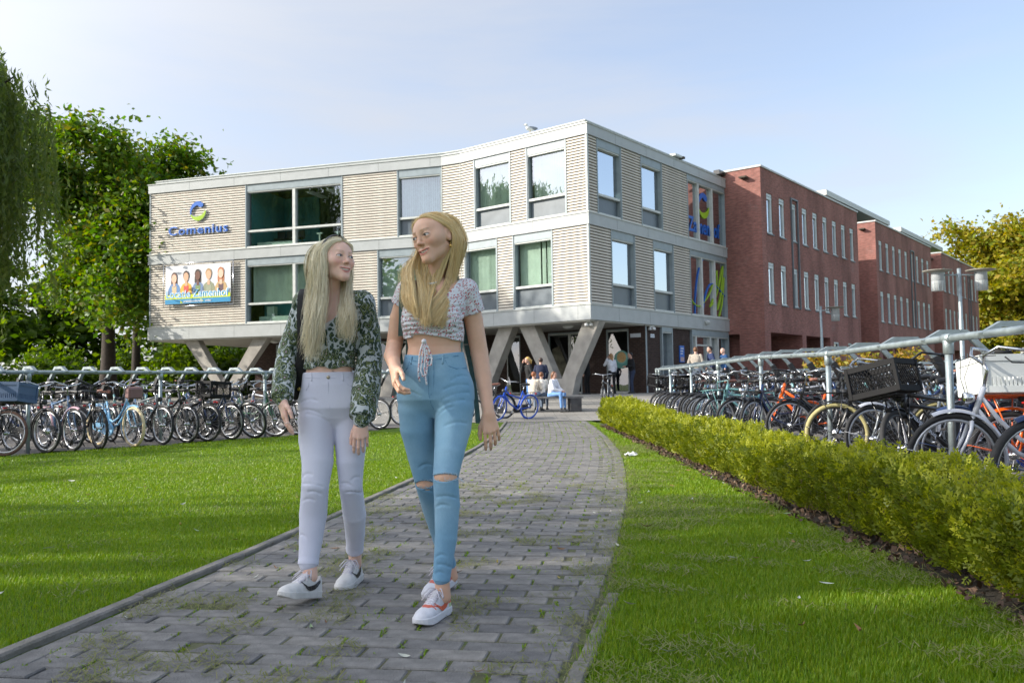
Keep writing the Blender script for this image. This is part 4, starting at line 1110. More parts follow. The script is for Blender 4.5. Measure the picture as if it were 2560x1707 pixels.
# ---- red brick wings
KO = Vector((12.693, 42.932, 0))
m_coping = mat('roof_coping', (.52, .52, .50), .5, 0, .08, 3)
m_wfr = mat('narrow_window_frame', (.55, .60, .60), .45, 0, .08, 4)
m_pipe = mat('dark_grey_pipe', (.12, .135, .15), .5, 0, .1, 4)
def wing(i, s_off, n_pipe, label, low):
 O = KO + dRv * s_off
 w = thing('brick_wing', label, 'building', O, group='red brick school wings')
 fr, ff = Fac(O, dRv, nRv), Fac(O, dNv, nNv)
 Lw, top = 15.95, 11.78
 holes, wins = [], []
 for k in range(9):
  s = .72 + k * 1.70
  for z0, z1 in ((8.48, 10.57), (4.89, 7.0)):
   holes.append((s, s + .78, z0, z1, .16)); wins.append((s, z0, z1, k == n_pipe))
 ho = list(holes)
 if low == 0: ho += [(.75, 5.25, ZG, 3.41, 2.6), (5.85, 9.9, ZG, 3.41, 2.6), (10.5, 11.5, 1.2, 3.2, .15), (13.2, 14.0, 1.2, 3.2, .15)]
 else: ho += [(.75, 3.25, ZG, 3.41, 2.6), (3.85, 6.9, ZG, 3.41, 2.6), (9.0, 9.7, ZG, 3.2, .15), (11.3, 12.0, ZG, 3.2, .15)]
 uvwall('wall', fr, 0, Lw, ZG - .1, top, ho, m_red, w)
 uvwall('wall', ff, 0, 6.0, ZG - .1, top, [(1.35, 2.9, ZG, 3.35, 1.2)] if i == 0 else [], m_red, w)
 fb = Fac(fr.p(Lw, 0), dNv, -nNv); uvwall('wall', fb, 0, 6.0, ZG - .1, top, [], m_red, w)
 mb = MB(); fr.box(mb, -.06, Lw + .06, top, top + .09, -.35, .06); ff.box(mb, .35, 6.0, top, top + .09, -.35, .06); put(mb, 'coping', m_coping, w)
 mb = MB(); fr.box(mb, .2, Lw - .2, top - .25, top - .15, -8, -.1)
 fr.box(mb, .1, Lw - .1, 3.45, top - .2, -3.2, -3.0); put(mb, 'roof', m_dark, w)
 mb = MB(); fr.box(mb, .3, Lw - .3, 3.42, 3.5, -2.6, -.02); put(mb, 'soffit', m_soff, w)
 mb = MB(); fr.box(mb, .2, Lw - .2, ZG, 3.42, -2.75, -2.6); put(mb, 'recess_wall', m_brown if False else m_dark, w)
 for (s, z0, z1, pp) in wins:
  mb = MB(); g = m_pipe if pp else m_wfr
  fr.box(mb, s, s + .07, z0, z1, -.15, -.03); fr.box(mb, s + .60, s + .78, z0, z1, -.15, -.05); fr.box(mb, s, s + .78, z1 - .30, z1, -.15, -.04); fr.box(mb, s, s + .78, z0, z0 + .08, -.15, -.02)
  wn_ = put(mb, 'window', m_wfr, w)
  mb = MB(); fr.box(mb, s + .07, s + .60, z0 + .08, z1 - .3, -.13, -.115); o = mb.build('pane', m_glass2); o.parent = wn_; o.matrix_parent_inverse = Matrix.Identity(4)
  mb = MB(); fr.box(mb, s - .05, s + .84, z0 - .06, z0, -.1, .05); o = mb.build('sill', m_pipe); o.parent = wn_; o.matrix_parent_inverse = Matrix.Identity(4)
  mb = MB(); fr.box(mb, s, s + .78, z1 - .17, z1 - .13, -.05, -.025); o = mb.build('rail', m_frame); o.parent = wn_; o.matrix_parent_inverse = Matrix.Identity(4)
 mb = MB(); fr.box(mb, .5, Lw - .5, 4.6, 10.8, -.62, -.55); put(mb, 'room_curtain', mat('grey_curtain', (.22, .25, .26), .9, 0, .2, 3), w)
 sp = .72 + n_pipe * 1.70
 mb = MB()
 for s in (sp - .1, sp + .84): fr.box(mb, s, s + .07, 4.8, 10.75, .0, .09)
 fr.box(mb, sp - .1, sp + .91, 10.75, 10.83, 0, .09); put(mb, 'downpipe', m_pipe, w)
 for (a, b, c, d, r) in ho[len(holes) + 2:]:
  mb = MB(); fr.box(mb, a, a + .06, c, d, -.14, -.03); fr.box(mb, b - .1, b, c, d, -.14, -.03); fr.box(mb, a, b, d - .1, d, -.14, -.03); q = put(mb, 'window', m_wfr, w)
  mb = MB(); fr.box(mb, a + .06, b - .1, c, d - .1, -.13, -.115); o = mb.build('pane', m_glassd); o.parent = q; o.matrix_parent_inverse = Matrix.Identity(4)
 # lamp on the front face
 mb = MB(); ff.box(mb, .62, 1.0, 11.28, 11.36, 0, .38); put(mb, 'front_lamp', m_back, w)
 # raised roof behind
 mb = MB(); P = []
 h = thing('flat_roof', 'wide overhanging pale flat roof rising behind %s brick wing' % ('the nearest', 'the middle', 'the farthest')[i], 'roof', fr.p(8, 14.3, -5)) if i > 0 else None
 if h is not None:
  fr.box(mb, -.65, 15.5, 13.98, 14.36, -12, -3.0); att(mb.build('roof_slab', m_coping), h)
  mb = MB(); fr.box(mb, .6, 14.4, 11.6, 13.98, -11, -4.6); att(mb.build('upper_wall', mat('upper_wall', (.30, .31, .30), .7, 0, .1, 2)), h)
  for k in range(8):
   mb = MB(); fr.box(mb, 1.2 + k * 1.6, 2.4 + k * 1.6, 12.2, 13.7, -4.6, -4.55); att(mb.build('window', m_glass2), h)
 # set-back link block up to the next wing
 if i < 2:
  lw = Fac(fr.p(Lw, 0, -6), dRv, nRv); uvwall('link_wall', lw, -.3, 4.4, ZG - .1, 11.4, [], m_red, w)
wing(0, 0.0, 2, 'nearest red brick wing joined to the pale school block', 0)
wing(1, 20.0, 5, 'middle red brick wing between the other two', 1)
wing(2, 39.75, 6, 'farthest red brick wing in front of the yellow tree', 1)
# ================================================================== TREES
m_bark = mat('bark', (.055, .042, .032), .95, 0, .4, 5, .9, 18, c2=(.030, .024, .019))
m_oakleaf = leaf_mat('oak_leaf', [(.055, .13, .010), (.08, .17, .012), (.115, .20, .014), (.15, .21, .018), (.07, .145, .010), (.21, .18, .02)], .45, .45)
m_willow = leaf_mat('willow_leaf', [(.075, .12, .025), (.11, .16, .03), (.15, .19, .04), (.09, .14, .03)], .5, .45)
m_autumn = leaf_mat('autumn_leaf', [(.30, .26, .018), (.36, .30, .02), (.20, .22, .018), (.36, .25, .03), (.14, .19, .015), (.25, .26, .02)], .5, .4)
m_shrub = leaf_mat('shrub_leaf', [(.05, .10, .010), (.085, .15, .012), (.14, .20, .018), (.10, .165, .014)], .45, .45)
m_goldleaf = leaf_mat('golden_leaf', [(.42, .26, .03), (.34, .19, .03), (.30, .26, .03), (.18, .20, .02)], .5, .35)

def leaf_cards(P, size, rng, elong=1.7, up=.25, droop=None):
 """one small bent two-triangle leaf per point"""
 n = len(P)
 d = rng.normal(0, 1, (n, 3)); d[:, 2] = d[:, 2] * .6 + (up if droop is None else 0)
 if droop is not None: d = droop + d * .25
 d /= np.linalg.norm(d, axis=1)[:, None]
 r = rng.normal(0, 1, (n, 3)); s = np.cross(d, r); s /= np.linalg.norm(s, axis=1)[:, None]
 sz = size * rng.uniform(.6, 1.35, n)
 a = d * (sz * .5 * elong)[:, None]; b = s * (sz * .5)[:, None]; up_ = np.cross(d, s) * (sz * .18)[:, None]
 V = np.stack([P - a, P + b + up_, P + a, P - b + up_], 1).reshape(-1, 3)
 o = (np.arange(n) * 4)[:, None]
 T = np.concatenate([o + np.array([[0, 1, 2]]), o + np.array([[0, 2, 3]])], 0)
 return V, T

def broad_tree(name, label, loc, height, spread, trunk_r, clear, n_leaf, leaf, m_leaf, seed, squash=1.0, lean=(0, 0), cat='tree', group=None, gaps=.5, limbs=9):
 rng = np.random.default_rng(seed); rd = random.Random(seed)
 t = thing(name, label, cat, loc, group=group)
 tb = MB(); tips = []
 H = height
 top = Vector((lean[0], lean[1], H * .9))
 pts = [Vector((0, 0, -.2))]; k = 7
 for i in range(1, k + 1):
  q = i / k; pts.append(Vector((lean[0] * q * q + rd.gauss(0, .02) * H * .3 * q, lean[1] * q * q + rd.gauss(0, .02) * H * .3 * q, H * .86 * q)))
 rr = [trunk_r * 1.35] + [trunk_r * max(.06, (1 - .93 * i / k)) for i in range(1, k + 1)]
 tb.tube(pts, rr, 10)
 trunk_curve = pts
 def at(z):
  q = z / (H * .86) * k; i = min(int(q), k - 1); return pts[i].lerp(pts[i + 1], q - i), trunk_r * max(.06, 1 - .93 * q / k)
 def limb(p, d, L, r, lev):
  n = 5; P = [p]; R_ = [r]
  dd = d.copy()
  for i in range(n):
   dd = (dd + Vector((rd.gauss(0, .22), rd.gauss(0, .22), rd.gauss(.07, .14)))).normalized()
   P.append(P[-1] + dd * L / n); R_.append(r * (1 - .8 * (i + 1) / n))
  tb.tube(P, R_, 6 if lev == 0 else 4, False)
  if lev < 2:
   for j in range(4 if lev == 0 else 3):
    i = rd.randint(1, n); a = Vector((rd.gauss(0, 1), rd.gauss(0, 1), rd.gauss(.25, .6))).normalized()
    limb(P[i], (dd * .6 + a).normalized(), L * rd.uniform(.4, .62), R_[i] * .65 + .008, lev + 1)
  if lev >= 1: tips.extend([P[-1], P[-2], P[3]])
  else: tips.append(P[-1])
 for i in range(limbs):
  q = (i + rd.random() * .6) / limbs
  z = clear + (H * .8 - clear) * q
  p, r = at(z); a = i * 2.4 + rd.gauss(0, .4)
  reach = spread * math.sqrt(max(.08, 1 - ((q - .30) / .80) ** 2)) * rd.uniform(.75, 1.05)
  el = rd.uniform(.05, .35) + q * .7
  limb(p, Vector((math.cos(a) * math.cos(el), math.sin(a) * math.cos(el) * squash, math.sin(el))), reach * .95, max(.03, r * .6), 0)
 tb.build('trunk', m_bark, t)
 T = np.array([p[:] for p in tips]); T[:, 2] *= min(1, H / T[:, 2].max())
 cl = T[rng.integers(0, len(T), max(1, n_leaf // 26))]
 cl = cl + rng.normal(0, spread * .07, cl.shape)
 cs = spread * rng.uniform(.05, .12, len(cl))
 idx = rng.integers(0, len(cl), n_leaf)
 P = cl[idx] + rng.normal(0, 1, (n_leaf, 3)) * (cs[idx])[:, None] * np.array([1, 1, .7])
 V, F_ = leaf_cards(P, leaf, rng)
 link('crown', np_mesh('crown', V, F_), t, m_leaf)
 return t

def willow(name, label, loc, height, spread, n_str, leaf, seed, low=.8, group=None, trunk=True):
 rng = np.random.default_rng(seed); rd = random.Random(seed)
 t = thing(name, label, 'tree', loc, group=group)
 tb = MB(); H = height
 tb.tube([(0, 0, -.2), (.1, .05, H * .25), (-.1, .1, H * .5), (0, 0, H * .8)], [.55, .42, .3, .1], 10)
 arcs = []
 for i in range(26):
  a = i * 2.4 + rd.gauss(0, .3); z0 = H * rd.uniform(.25, .75); R_ = spread * rd.uniform(.45, 1)
  P = []
  for k in range(7):
   q = k / 6; P.append(Vector((math.cos(a) * R_ * q, math.sin(a) * R_ * q, z0 + (H - z0) * rd.uniform(.8, 1) * math.sin(q * 2.0) * (1 - .25 * R_ / spread))))
  tb.tube(P, [.16 * (1 - .9 * k / 6) + .012 for k in range(7)], 5, False); arcs.append(P)
 tb.build('trunk', m_bark, t)
 PP, DD = [], []
 st = MB()
 for i in range(n_str):
  A = arcs[rd.randrange(len(arcs))]; q = rd.uniform(1.5, 6); k = min(int(q), 5)
  p = A[k].lerp(A[k + 1], q - k) + Vector((rd.gauss(0, .45), rd.gauss(0, .45), rd.gauss(0, .25)))
  L = min(p.z - low * rd.uniform(.6, 2.2), H * rd.uniform(.12, .62))
  if L < .4: continue
  out = Vector((p.x, p.y, 0)); out = out.normalized() if out.length > .01 else Vector((1, 0, 0))
  n = int(L / (leaf * .55)); sw = rd.gauss(0, .05), rd.gauss(0, .05)
  for j in range(n):
   q = j / n; s = L * q
   PP.append((p.x + out.x * .5 * q ** .5 + sw[0] * s + rd.gauss(0, .05), p.y + out.y * .5 * q ** .5 + sw[1] * s + rd.gauss(0, .05), p.z - s))
 P = np.array(PP); dr = np.tile(np.array([[0, 0, -1.0]]), (len(P), 1)) + rng.normal(0, .45, (len(P), 3))
 V, F_ = leaf_cards(P, leaf * .42, rng, 3.6, 0, dr)
 link('crown', np_mesh('crown', V, F_), t, m_willow)
 return t

def shrub(name, label, loc, rx, ry, h, n, leaf, m, seed, cat='shrub', group=None, sprawl=.25):
 rng = np.random.default_rng(seed); rd = random.Random(seed)
 t = thing(name, label, cat, loc, group=group)
 st = MB()
 for i in range(10):
  a = rd.uniform(0, 6.28); st.tube([(0, 0, 0), (math.cos(a) * rx * .3, math.sin(a) * ry * .3, h * .4), (math.cos(a) * rx * .6, math.sin(a) * ry * .6, h * .8)], [.05, .035, .012], 5, False)
 st.build('stem', m_bark, t)
 k = max(6, n // 40); c = rng.normal(0, 1, (k, 3)); c /= np.linalg.norm(c, axis=1)[:, None]; c *= rng.uniform(.55, 1, (k, 1)); c[:, 2] = np.abs(c[:, 2] + .1)
 idx = rng.integers(0, k, n)
 P = (c[idx] + rng.normal(0, sprawl * .6, (n, 3))) * np.array([rx, ry, h]); P[:, 2] = np.abs(P[:, 2])
 V, F_ = leaf_cards(P, leaf, rng)
 link('foliage', np_mesh('foliage', V, F_), t, m)
 return t

# the big oak left of the school, its neighbours behind, willow at the left edge
broad_tree('oak_tree', 'tall green oak with spreading limbs left of the school building', (-22.6, 48, .4), 15.4, 5.9, .46, 5.0, 60000, .19, m_oakleaf, 5, limbs=17)
broad_tree('slender_tree', 'slender straight tree just right of the big oak trunk', (-24.6, 56, .4), 13.5, 3.6, .34, 6.0, 14000, .20, m_oakleaf, 8)
willow('willow_tree', 'weeping willow hanging into the left edge of the view', (-22.9, 32.5, .3), 15.2, 4.9, 3000, .22, 3, 3.6)
broad_tree('woodland_tree', 'shady tree far behind the willow at the left edge', (-44, 66, .3), 13, 6.5, .4, 2.5, 8000, .42, m_oakleaf, 21, group='trees behind the left bicycle lot')
broad_tree('woodland_tree', 'leafy tree far behind the oak trunk on its left', (-35.5, 70, .3), 10.5, 6, .35, 2.2, 8000, .42, m_shrub, 22, group='trees behind the left bicycle lot')
broad_tree('woodland_tree', 'bright green low tree under the left end of the school', (-26.0, 72, .3), 8.5, 6, .3, 1.6, 8000, .40, m_shrub, 23, group='trees behind the left bicycle lot')
broad_tree('woodland_tree', 'dark tree behind the school at the far left', (-30, 86, .3), 14, 7, .4, 3, 7000, .5, m_oakleaf, 24, group='trees behind the left bicycle lot')
sh = [(-31.5, 58, 3.4, 3.6, 'rounded green shrub left behind the oak trunk'), (-27.4, 60, 2.6, 3.0, 'light green shrub between the oak and the slender tree'), (-22.6, 58, 3.0, 3.8, 'bright yellow-green shrub right of the slender tree'), (-19.0, 60, 2.8, 3.2, 'bright shrub behind the far V column'), (-36, 55, 3.6, 4.0, 'dark green shrub under the willow curtain'), (-41, 60, 4, 4.5, 'dense green shrub at the left edge of the wood')]
for i, (x, y, r, h, lb) in enumerate(sh):
 shrub('woodland_shrub', lb, (x, y, .4), r, r * .8, h, 3200, .26, m_shrub, 50 + i, group='shrubs behind the left bicycle lot')
# the autumn tree behind the far wing and a row of golden shrubs at its foot
broad_tree('autumn_tree', 'big yellow autumn tree right of the brick wings', (60.5, 103, .3), 18.6, 9.4, .6, 2.6, 46000, .36, m_autumn, 31, limbs=18)
broad_tree('autumn_tree', 'darker green tree behind the far brick wing under the yellow crown', (60, 116, .3), 14, 8, .5, 2, 8000, .55, m_oakleaf, 33)
broad_tree('autumn_tree', 'yellow-green tree at the right edge of the view', (72, 104, .3), 16, 8, .5, 2.4, 14000, .40, m_autumn, 35)
for i, (x, y, r, h, lb) in enumerate([(11.2, 30.5, 1.0, 1.35, 'golden brown shrub in front of the nearest brick wing'), (12.8, 31.5, .9, 1.45, 'golden shrub beside the lamp post behind the bicycles'), (15.3, 33.0, .9, 1.45, 'yellow-green shrub behind the black crate bicycle'), (13.9, 31.2, .7, 1.2, 'small orange shrub between the golden ones')]):
 shrub('golden_shrub', lb, (x, y, G(x, y)), r, r * .8, h, 1500, .11, m_goldleaf, 80 + i, group='golden shrubs behind the right bicycle lot')
hh = thing('clipped_hedge', 'long clipped golden hedge far behind the right bicycle lot', 'hedge', (26, 40, .5))
rng_ = np.random.default_rng(4); n = 9000
P = np.stack([rng_.uniform(-6.5, 14, n), rng_.normal(0, .45, n), np.abs(rng_.uniform(0, 1.15, n))], -1); P[:, 1] += P[:, 0] * .9
V, F_ = leaf_cards(P, .15, rng_)
link('foliage', np_mesh('foliage', V, F_), hh, m_goldleaf)
# trees on the west side, behind the camera: they shade the path and show in the windows
willow('willow_tree', 'weeping willow west of the path shading the near lawn', (-21.5, -1.0, 0), 14.0, 6.5, 330, .34, 13, .9, 'willows west of the lawn')
willow('willow_tree', 'weeping willow south-west of the path', (-26, -13, 0), 15, 6.5, 900, .42, 14, .9, 'willows west of the lawn')
broad_tree('west_tree', 'leafy tree west of the lawn', (-33, 6.5, 0), 12.5, 5.5, .4, 2.5, 7000, .40, m_oakleaf, 41)
# ================================================================== BICYCLE RACKS AND BICYCLES
def railing(name, label, P, zs, posts, arms, arm_dir):
 """tubular rail on posts with bent clamp arms over it"""
 t = thing(name, label, 'bicycle rack', (P[0][0], P[0][1], G(*P[0])))
 iv = Matrix.Translation(-t.location)
 def add(mb, nm, m, par=t):
  o = mb.build(nm, m); o.parent = par; o.matrix_parent_inverse = iv if par is t else Matrix.Identity(4); return o
 mb = MB(); mb.tube([(p[0], p[1], z) for p, z in zip(P, zs)], .031, 12); add(mb, 'rail', GALV)
 for (x, y, z) in posts:
  g = G(x, y); mb = MB(); mb.tube([(x, y, g - .1), (x, y, z - .02)], .030, 12); po = add(mb, 'post', GALV)
  mb = MB(); mb.lathe([(.034, z - .13), (.042, z - .125), (.042, z - .02), (.036, z - .01)], (x, y, 0), 12)
  tx = Vector((P[-1][0] - P[0][0], P[-1][1] - P[0][1], 0)).normalized()
  mb2 = MB(); mb2.tube([Vector((x, y, z)) - tx * .07, Vector((x, y, z)) + tx * .07], .041, 12)
  o = add(mb, 'collar', GALV, po); o = add(mb2, 'clamp', GALV, po)
 d = Vector((arm_dir[0], arm_dir[1], 0)).normalized(); sd = Vector((-d.y, d.x, 0))
 def bar(path, w, h):
  vs, fs = [], []
  for i, (q, z) in enumerate(path):
   a = path[max(i - 1, 0)]; b = path[min(i + 1, len(path) - 1)]; tq = Vector((b[0] - a[0], b[1] - a[1])).normalized(); nx, nz_ = -tq.y, tq.x
   for sg, uh in ((-1, -1), (1, -1), (1, 1), (-1, 1)):
    vs.append(d * (q + nx * uh * h / 2) + sd * sg * w / 2 + Vector((0, 0, z + nz_ * uh * h / 2)))
  n = len(path)
  for i in range(n - 1):
   for k in range(4): fs.append((i * 4 + k, i * 4 + (k + 1) % 4, (i + 1) * 4 + (k + 1) % 4, (i + 1) * 4 + k))
  fs += [(3, 2, 1, 0), tuple((n - 1) * 4 + k for k in range(4))]
  q = MB(); q.add(vs, fs); return q
 arm_me = bar([(-.03, -.01), (.12, .075), (.34, .075), (.50, -.09), (.60, -.26)], .055, .045).mesh('arm'); arm_me.materials.append(GALV)
 pad_me = bar([(.515, -.10), (.625, -.29)], .075, .075).mesh('pad'); pad_me.materials.append(BLKPL)
 for (x, y, z) in arms:
  o = link('arm', arm_me, t); o.location = Vector((x, y, z)) - t.location
  link('pad', pad_me, o)
 return t
def lp(s, n=0.0): return LA + LD * s + LN * n
SL = 2.24
railing('bicycle_rack', 'left tubular bicycle rack rail along the far edge of the lawn', [lp(-4.0), lp(11.1)], [1.275, 1.275], [(*lp(SL * i), 1.275) for i in range(-1, 5)] + [(*lp(11.08), 1.275)], [(*lp(.10 + .48 * i), 1.28) for i in range(-8, 23)], LN)
def rx_(y): return 3.40 + .03 * y
RZ = [(3.6, 1.285), (7.1, 1.275), (10.06, 1.25), (13.1, 1.31), (16.2, 1.30), (19.1, 1.295), (22.1, 1.30), (24.7, 1.325)]
def rz(y): return float(np.interp(y, [a for a, _ in RZ], [b for _, b in RZ]))
yr = np.linspace(3.6, 24.7, 40)
railing('bicycle_rack', 'right tubular bicycle rack rail behind the clipped hedge', [(rx_(y), y) for y in yr], [rz(y) for y in yr], [(rx_(y), y, rz(y)) for y in (4.1, 7.1, 10.06, 13.1, 16.2, 19.1, 22.1, 24.1, 24.65)], [(rx_(y), y, rz(y)) for y in np.arange(4.55, 24.4, .98)], (1, 0))

# ---- bicycle parts (x forward, origin on the ground midway between the axles)
WR, RX, FX = .345, -.53, .57
AX0, AX1 = Vector((.345, 0, .90)), Vector((.455, 0, .58))          # steering axis
CACHE = {}
def cm(key, m, fn, smooth=True):
 k = (key, m.name)
 if k not in CACHE:
  mb = MB(); fn(mb); me = mb.mesh(key.split(':')[0]); me.materials.append(m); CACHE[k] = me
 return CACHE[k]
def ring(mb, R, r, n=36, k=8, fl=1.0): mb.tube([(R * math.cos(2 * math.pi * i / n), 0, R * math.sin(2 * math.pi * i / n)) for i in range(n)], r, k, False, True, fl)
def f_tyre(mb): ring(mb, WR - .021, .021)
def f_tyre_fat(mb): ring(mb, WR - .026, .026)
def f_rim(mb): ring(mb, WR - .052, .013, 36, 6)
def f_spokes(mb):
 for i in range(28):
  a = 2 * math.pi * i / 28; b = a + (.35 if i % 2 else -.35); y = .03 if i % 4 < 2 else -.03
  mb.tube([(.03 * math.cos(b), y, .03 * math.sin(b)), ((WR - .055) * math.cos(a), 0, (WR - .055) * math.sin(a))], .0014, 3, False)
def f_hub(mb):
 M = Matrix.Rotation(math.pi / 2, 4, 'X'); mb.lathe([(0, -.055), (.012, -.055), (.012, -.04), (.034, -.035), (.034, -.028), (.018, -.02), (.018, .02), (.034, .028), (.034, .035), (.012, .04), (.012, .055), (0, .055)], (0, 0, 0), 12, M)
def f_drum(mb):
 M = Matrix.Rotation(math.pi / 2, 4, 'X'); mb.lathe([(0, -.055), (.012, -.055), (.05, -.035), (.055, -.03), (.055, .03), (.05, .035), (.012, .055), (0, .055)], (0, 0, 0), 14, M)
BBv = Vector((-.085, 0, .29)); ST = Vector((-.255, 0, .78))
def stays(mb, r=.009):
 for y in (-.062, .062):
  mb.tube([(ST.x, y * .35, ST.z - .04), (RX, y, WR)], r, 6); mb.tube([(BBv.x - .03, y * .5, BBv.z), (RX, y, WR)], r + .002, 6)
def f_men(mb):
 mb.tube([(.352, 0, .88), (.42, 0, .68)], .021, 10); mb.tube([(.36, 0, .84), (ST.x, 0, ST.z - .03)], .0165, 10); mb.tube([(.405, 0, .715), BBv], .018, 10); mb.tube([BBv, ST], .0165, 10); stays(mb)
def f_step(mb):
 mb.tube([(.352, 0, .88), (.42, 0, .68)], .021, 10)
 mb.tube([(.375, 0, .81), (.25, 0, .64), (.10, 0, .49), (-.06, 0, .42), (-.155, 0, .47)], .016, 10)
 mb.tube([(.405, 0, .72), (.27, 0, .53), (.12, 0, .39), (BBv.x, 0, BBv.z)], .018, 10); mb.tube([BBv, ST], .0165, 10); stays(mb)
def f_oma(mb):
 mb.tube([(.352, 0, .90), (.42, 0, .68)], .021, 10)
 mb.tube([(.40, 0, .74), (.33, 0, .56), (.20, 0, .39), (.04, 0, .31), (BBv.x, 0, BBv.z)], .019, 10)
 mb.tube([(.37, 0, .83), (.27, 0, .60), (.12, 0, .46), (-.16, 0, .48)], .012, 8); mb.tube([BBv, ST], .0165, 10); stays(mb)
def f_heavy(mb):
 mb.tube([(.345, 0, .90), (.425, 0, .67)], .027, 10)
 for dz in (0, -.10): mb.tube([(.365, 0, .83 + dz), (ST.x - .0, 0, ST.z - .02 + dz)], .019, 10)
 mb.tube([(.41, 0, .70), BBv], .024, 10); mb.tube([BBv, ST], .02, 10); stays(mb, .011)
def f_low(mb):     # sporty low top tube
 mb.tube([(.345, 0, .90), (.425, 0, .67)], .026, 10); mb.tube([(.37, 0, .80), (.2, 0, .68), (-.20, 0, .58)], .021, 10); mb.tube([(.41, 0, .70), (.2, 0, .46), BBv], .027, 10); mb.tube([BBv, ST], .018, 10); stays(mb, .011)
def f_post(mb): mb.tube([ST, ST + Vector((-.04, 0, .15))], .0125, 8)
def f_saddle(mb):
 c = ST + Vector((-.045, 0, .165)); prof = [(-.14, .085, .02), (-.10, .10, .028), (-.03, .075, .022), (.05, .035, .016), (.13, .02, .008), (.15, .012, .0)]
 vs, fs = [], []
 for (x, w, z) in prof:
  for k in range(10):
   a = 2 * math.pi * k / 10; vs.append(c + Vector((x, w * math.cos(a), z * .8 + (.028 if math.sin(a) > 0 else .035) * math.sin(a))))
 for i in range(5):
  for k in range(10): fs.append((i * 10 + k, i * 10 + (k + 1) % 10, (i + 1) * 10 + (k + 1) % 10, (i + 1) * 10 + k))
 fs += [tuple(range(9, -1, -1)), tuple(range(50, 60))]; mb.add(vs, fs, True)
def f_springs(mb):
 c = ST + Vector((-.045, 0, .14))
 for y in (-.045, .045): mb.tube([c + Vector((-.10, y, .0)), c + Vector((-.10, y, .035))], .016, 8); mb.tube([c + Vector((-.1, y, 0)), c + Vector((.02, y * .4, -.005)), c + Vector((.1, y * .2, .02))], .005, 5)
def f_case(mb):
 P = [(-.085 + .11 * math.cos(a), .29 + .11 * math.sin(a)) for a in np.linspace(math.pi * .5, -math.pi * .5, 9)] + [(RX - .0 + .06 * math.cos(a), WR + .06 * math.sin(a)) for a in np.linspace(-math.pi * .5, -math.pi * 1.5, 9)]
 M = Matrix(((1, 0, 0), (0, 0, -1), (0, 1, 0))).to_4x4(); mb.prism(P, .03, M, (0, -.035, 0))
def f_crank(mb):
 mb.tube([(-.085, -.07, .29), (-.085, .07, .29)], .014, 8)
 for y, s in ((-.075, 1), (.075, -1)): mb.tube([(-.085, y, .29), (-.085 + s * .09, y * 1.15, .29 - s * .13)], .010, 6)
def f_pedal(mb): mb.box((0, 0, 0), (.09, .075, .025), None, .006)
def f_carrier(mb):
 z = .735
 for y in (-.055, 0, .055): mb.tube([(-.30, y, z), (-.72, y, z)], .006, 6)
 for x in (-.34, -.52, -.71): mb.tube([(x, -.06, z), (x, .06, z)], .006, 6)
 for y in (-.068, .068): mb.tube([(-.70, y, z), (RX, y * 1.05, WR)], .006, 6); mb.tube([(-.48, y * .95, z), (RX + .01, y * 1.05, WR)], .005, 6)
def guard(mb, a0, a1, R):
 n = 16; vs, fs = [], []
 for i in range(n + 1):
  a = a0 + (a1 - a0) * i / n
  for (y, dr) in ((-.028, -.014), (-.018, .004), (0, .010), (.018, .004), (.028, -.014)): vs.append(((R + dr) * math.cos(a), y, (R + dr) * math.sin(a)))
 for i in range(n):
  for k in range(4): fs.append((i * 5 + k, i * 5 + k + 1, (i + 1) * 5 + k + 1, (i + 1) * 5 + k))
 mb.add(vs, fs, True)
 for a in (a0 + .25, a1 - .9):
  for y in (-.03, .03): mb.tube([((R - .005) * math.cos(a), y, (R - .005) * math.sin(a)), (0, y * 1.7, 0)], .0026, 4)
def f_gfront(mb): guard(mb, rad(200), rad(65), WR + .022)
def f_grear(mb): guard(mb, rad(200), rad(8), WR + .022)
def f_fork(mb):
 c = Vector((.455, 0, .60)); mb.tube([(.425, 0, .69), c], .02, 8)
 for y in (-.048, .048): mb.tube([c + Vector((-.004, y * .6, .03)), c + Vector((.01, y, -.03)), (.50, y, .48), (FX, y, WR)], [.015, .014, .012, .009], 8)
def f_stem(mb): mb.tube([(.352, 0, .88), (.325, 0, 1.0), (.345, 0, 1.045)], .0125, 8)
def bars(mb, kind):
 if kind == 'flat': P = [(.20, .34, 1.06), (.29, .22, 1.075), (.345, .06, 1.045), (.345, -.06, 1.045), (.29, -.22, 1.075), (.20, -.34, 1.06)]
 elif kind == 'high': P = [(.04, .30, 1.13), (.17, .31, 1.14), (.34, .24, 1.17), (.39, .12, 1.11), (.345, 0, 1.045), (.39, -.12, 1.11), (.34, -.24, 1.17), (.17, -.31, 1.14), (.04, -.30, 1.13)]
 else: P = [(.08, .28, 1.085), (.22, .285, 1.10), (.36, .22, 1.115), (.40, .10, 1.07), (.345, 0, 1.045), (.40, -.10, 1.07), (.36, -.22, 1.115), (.22, -.285, 1.10), (.08, -.28, 1.085)]
 mb.tube(P, .0115, 8)
def grip(mb, kind, sg):
 a, b = {'flat': ((.20, .34, 1.06), (.25, .265, 1.068)), 'high': ((.03, .30, 1.13), (.15, .31, 1.14))}.get(kind, ((.07, .28, 1.085), (.20, .285, 1.098)))
 mb.tube([(a[0], a[1] * sg, a[2]), (b[0], b[1] * sg, b[2])], .0165, 8)
def f_brake(mb):
 for s in (-1, 1): mb.tube([(.30, .25 * s, 1.10), (.27, .29 * s, 1.06), (.16, .31 * s, 1.055)], .006, 5); mb.tube([(.34, .2 * s, 1.11), (.47, .10 * s, 1.10), (.50, .04 * s, .95), (.46, .02 * s, .78)], .0028, 4)
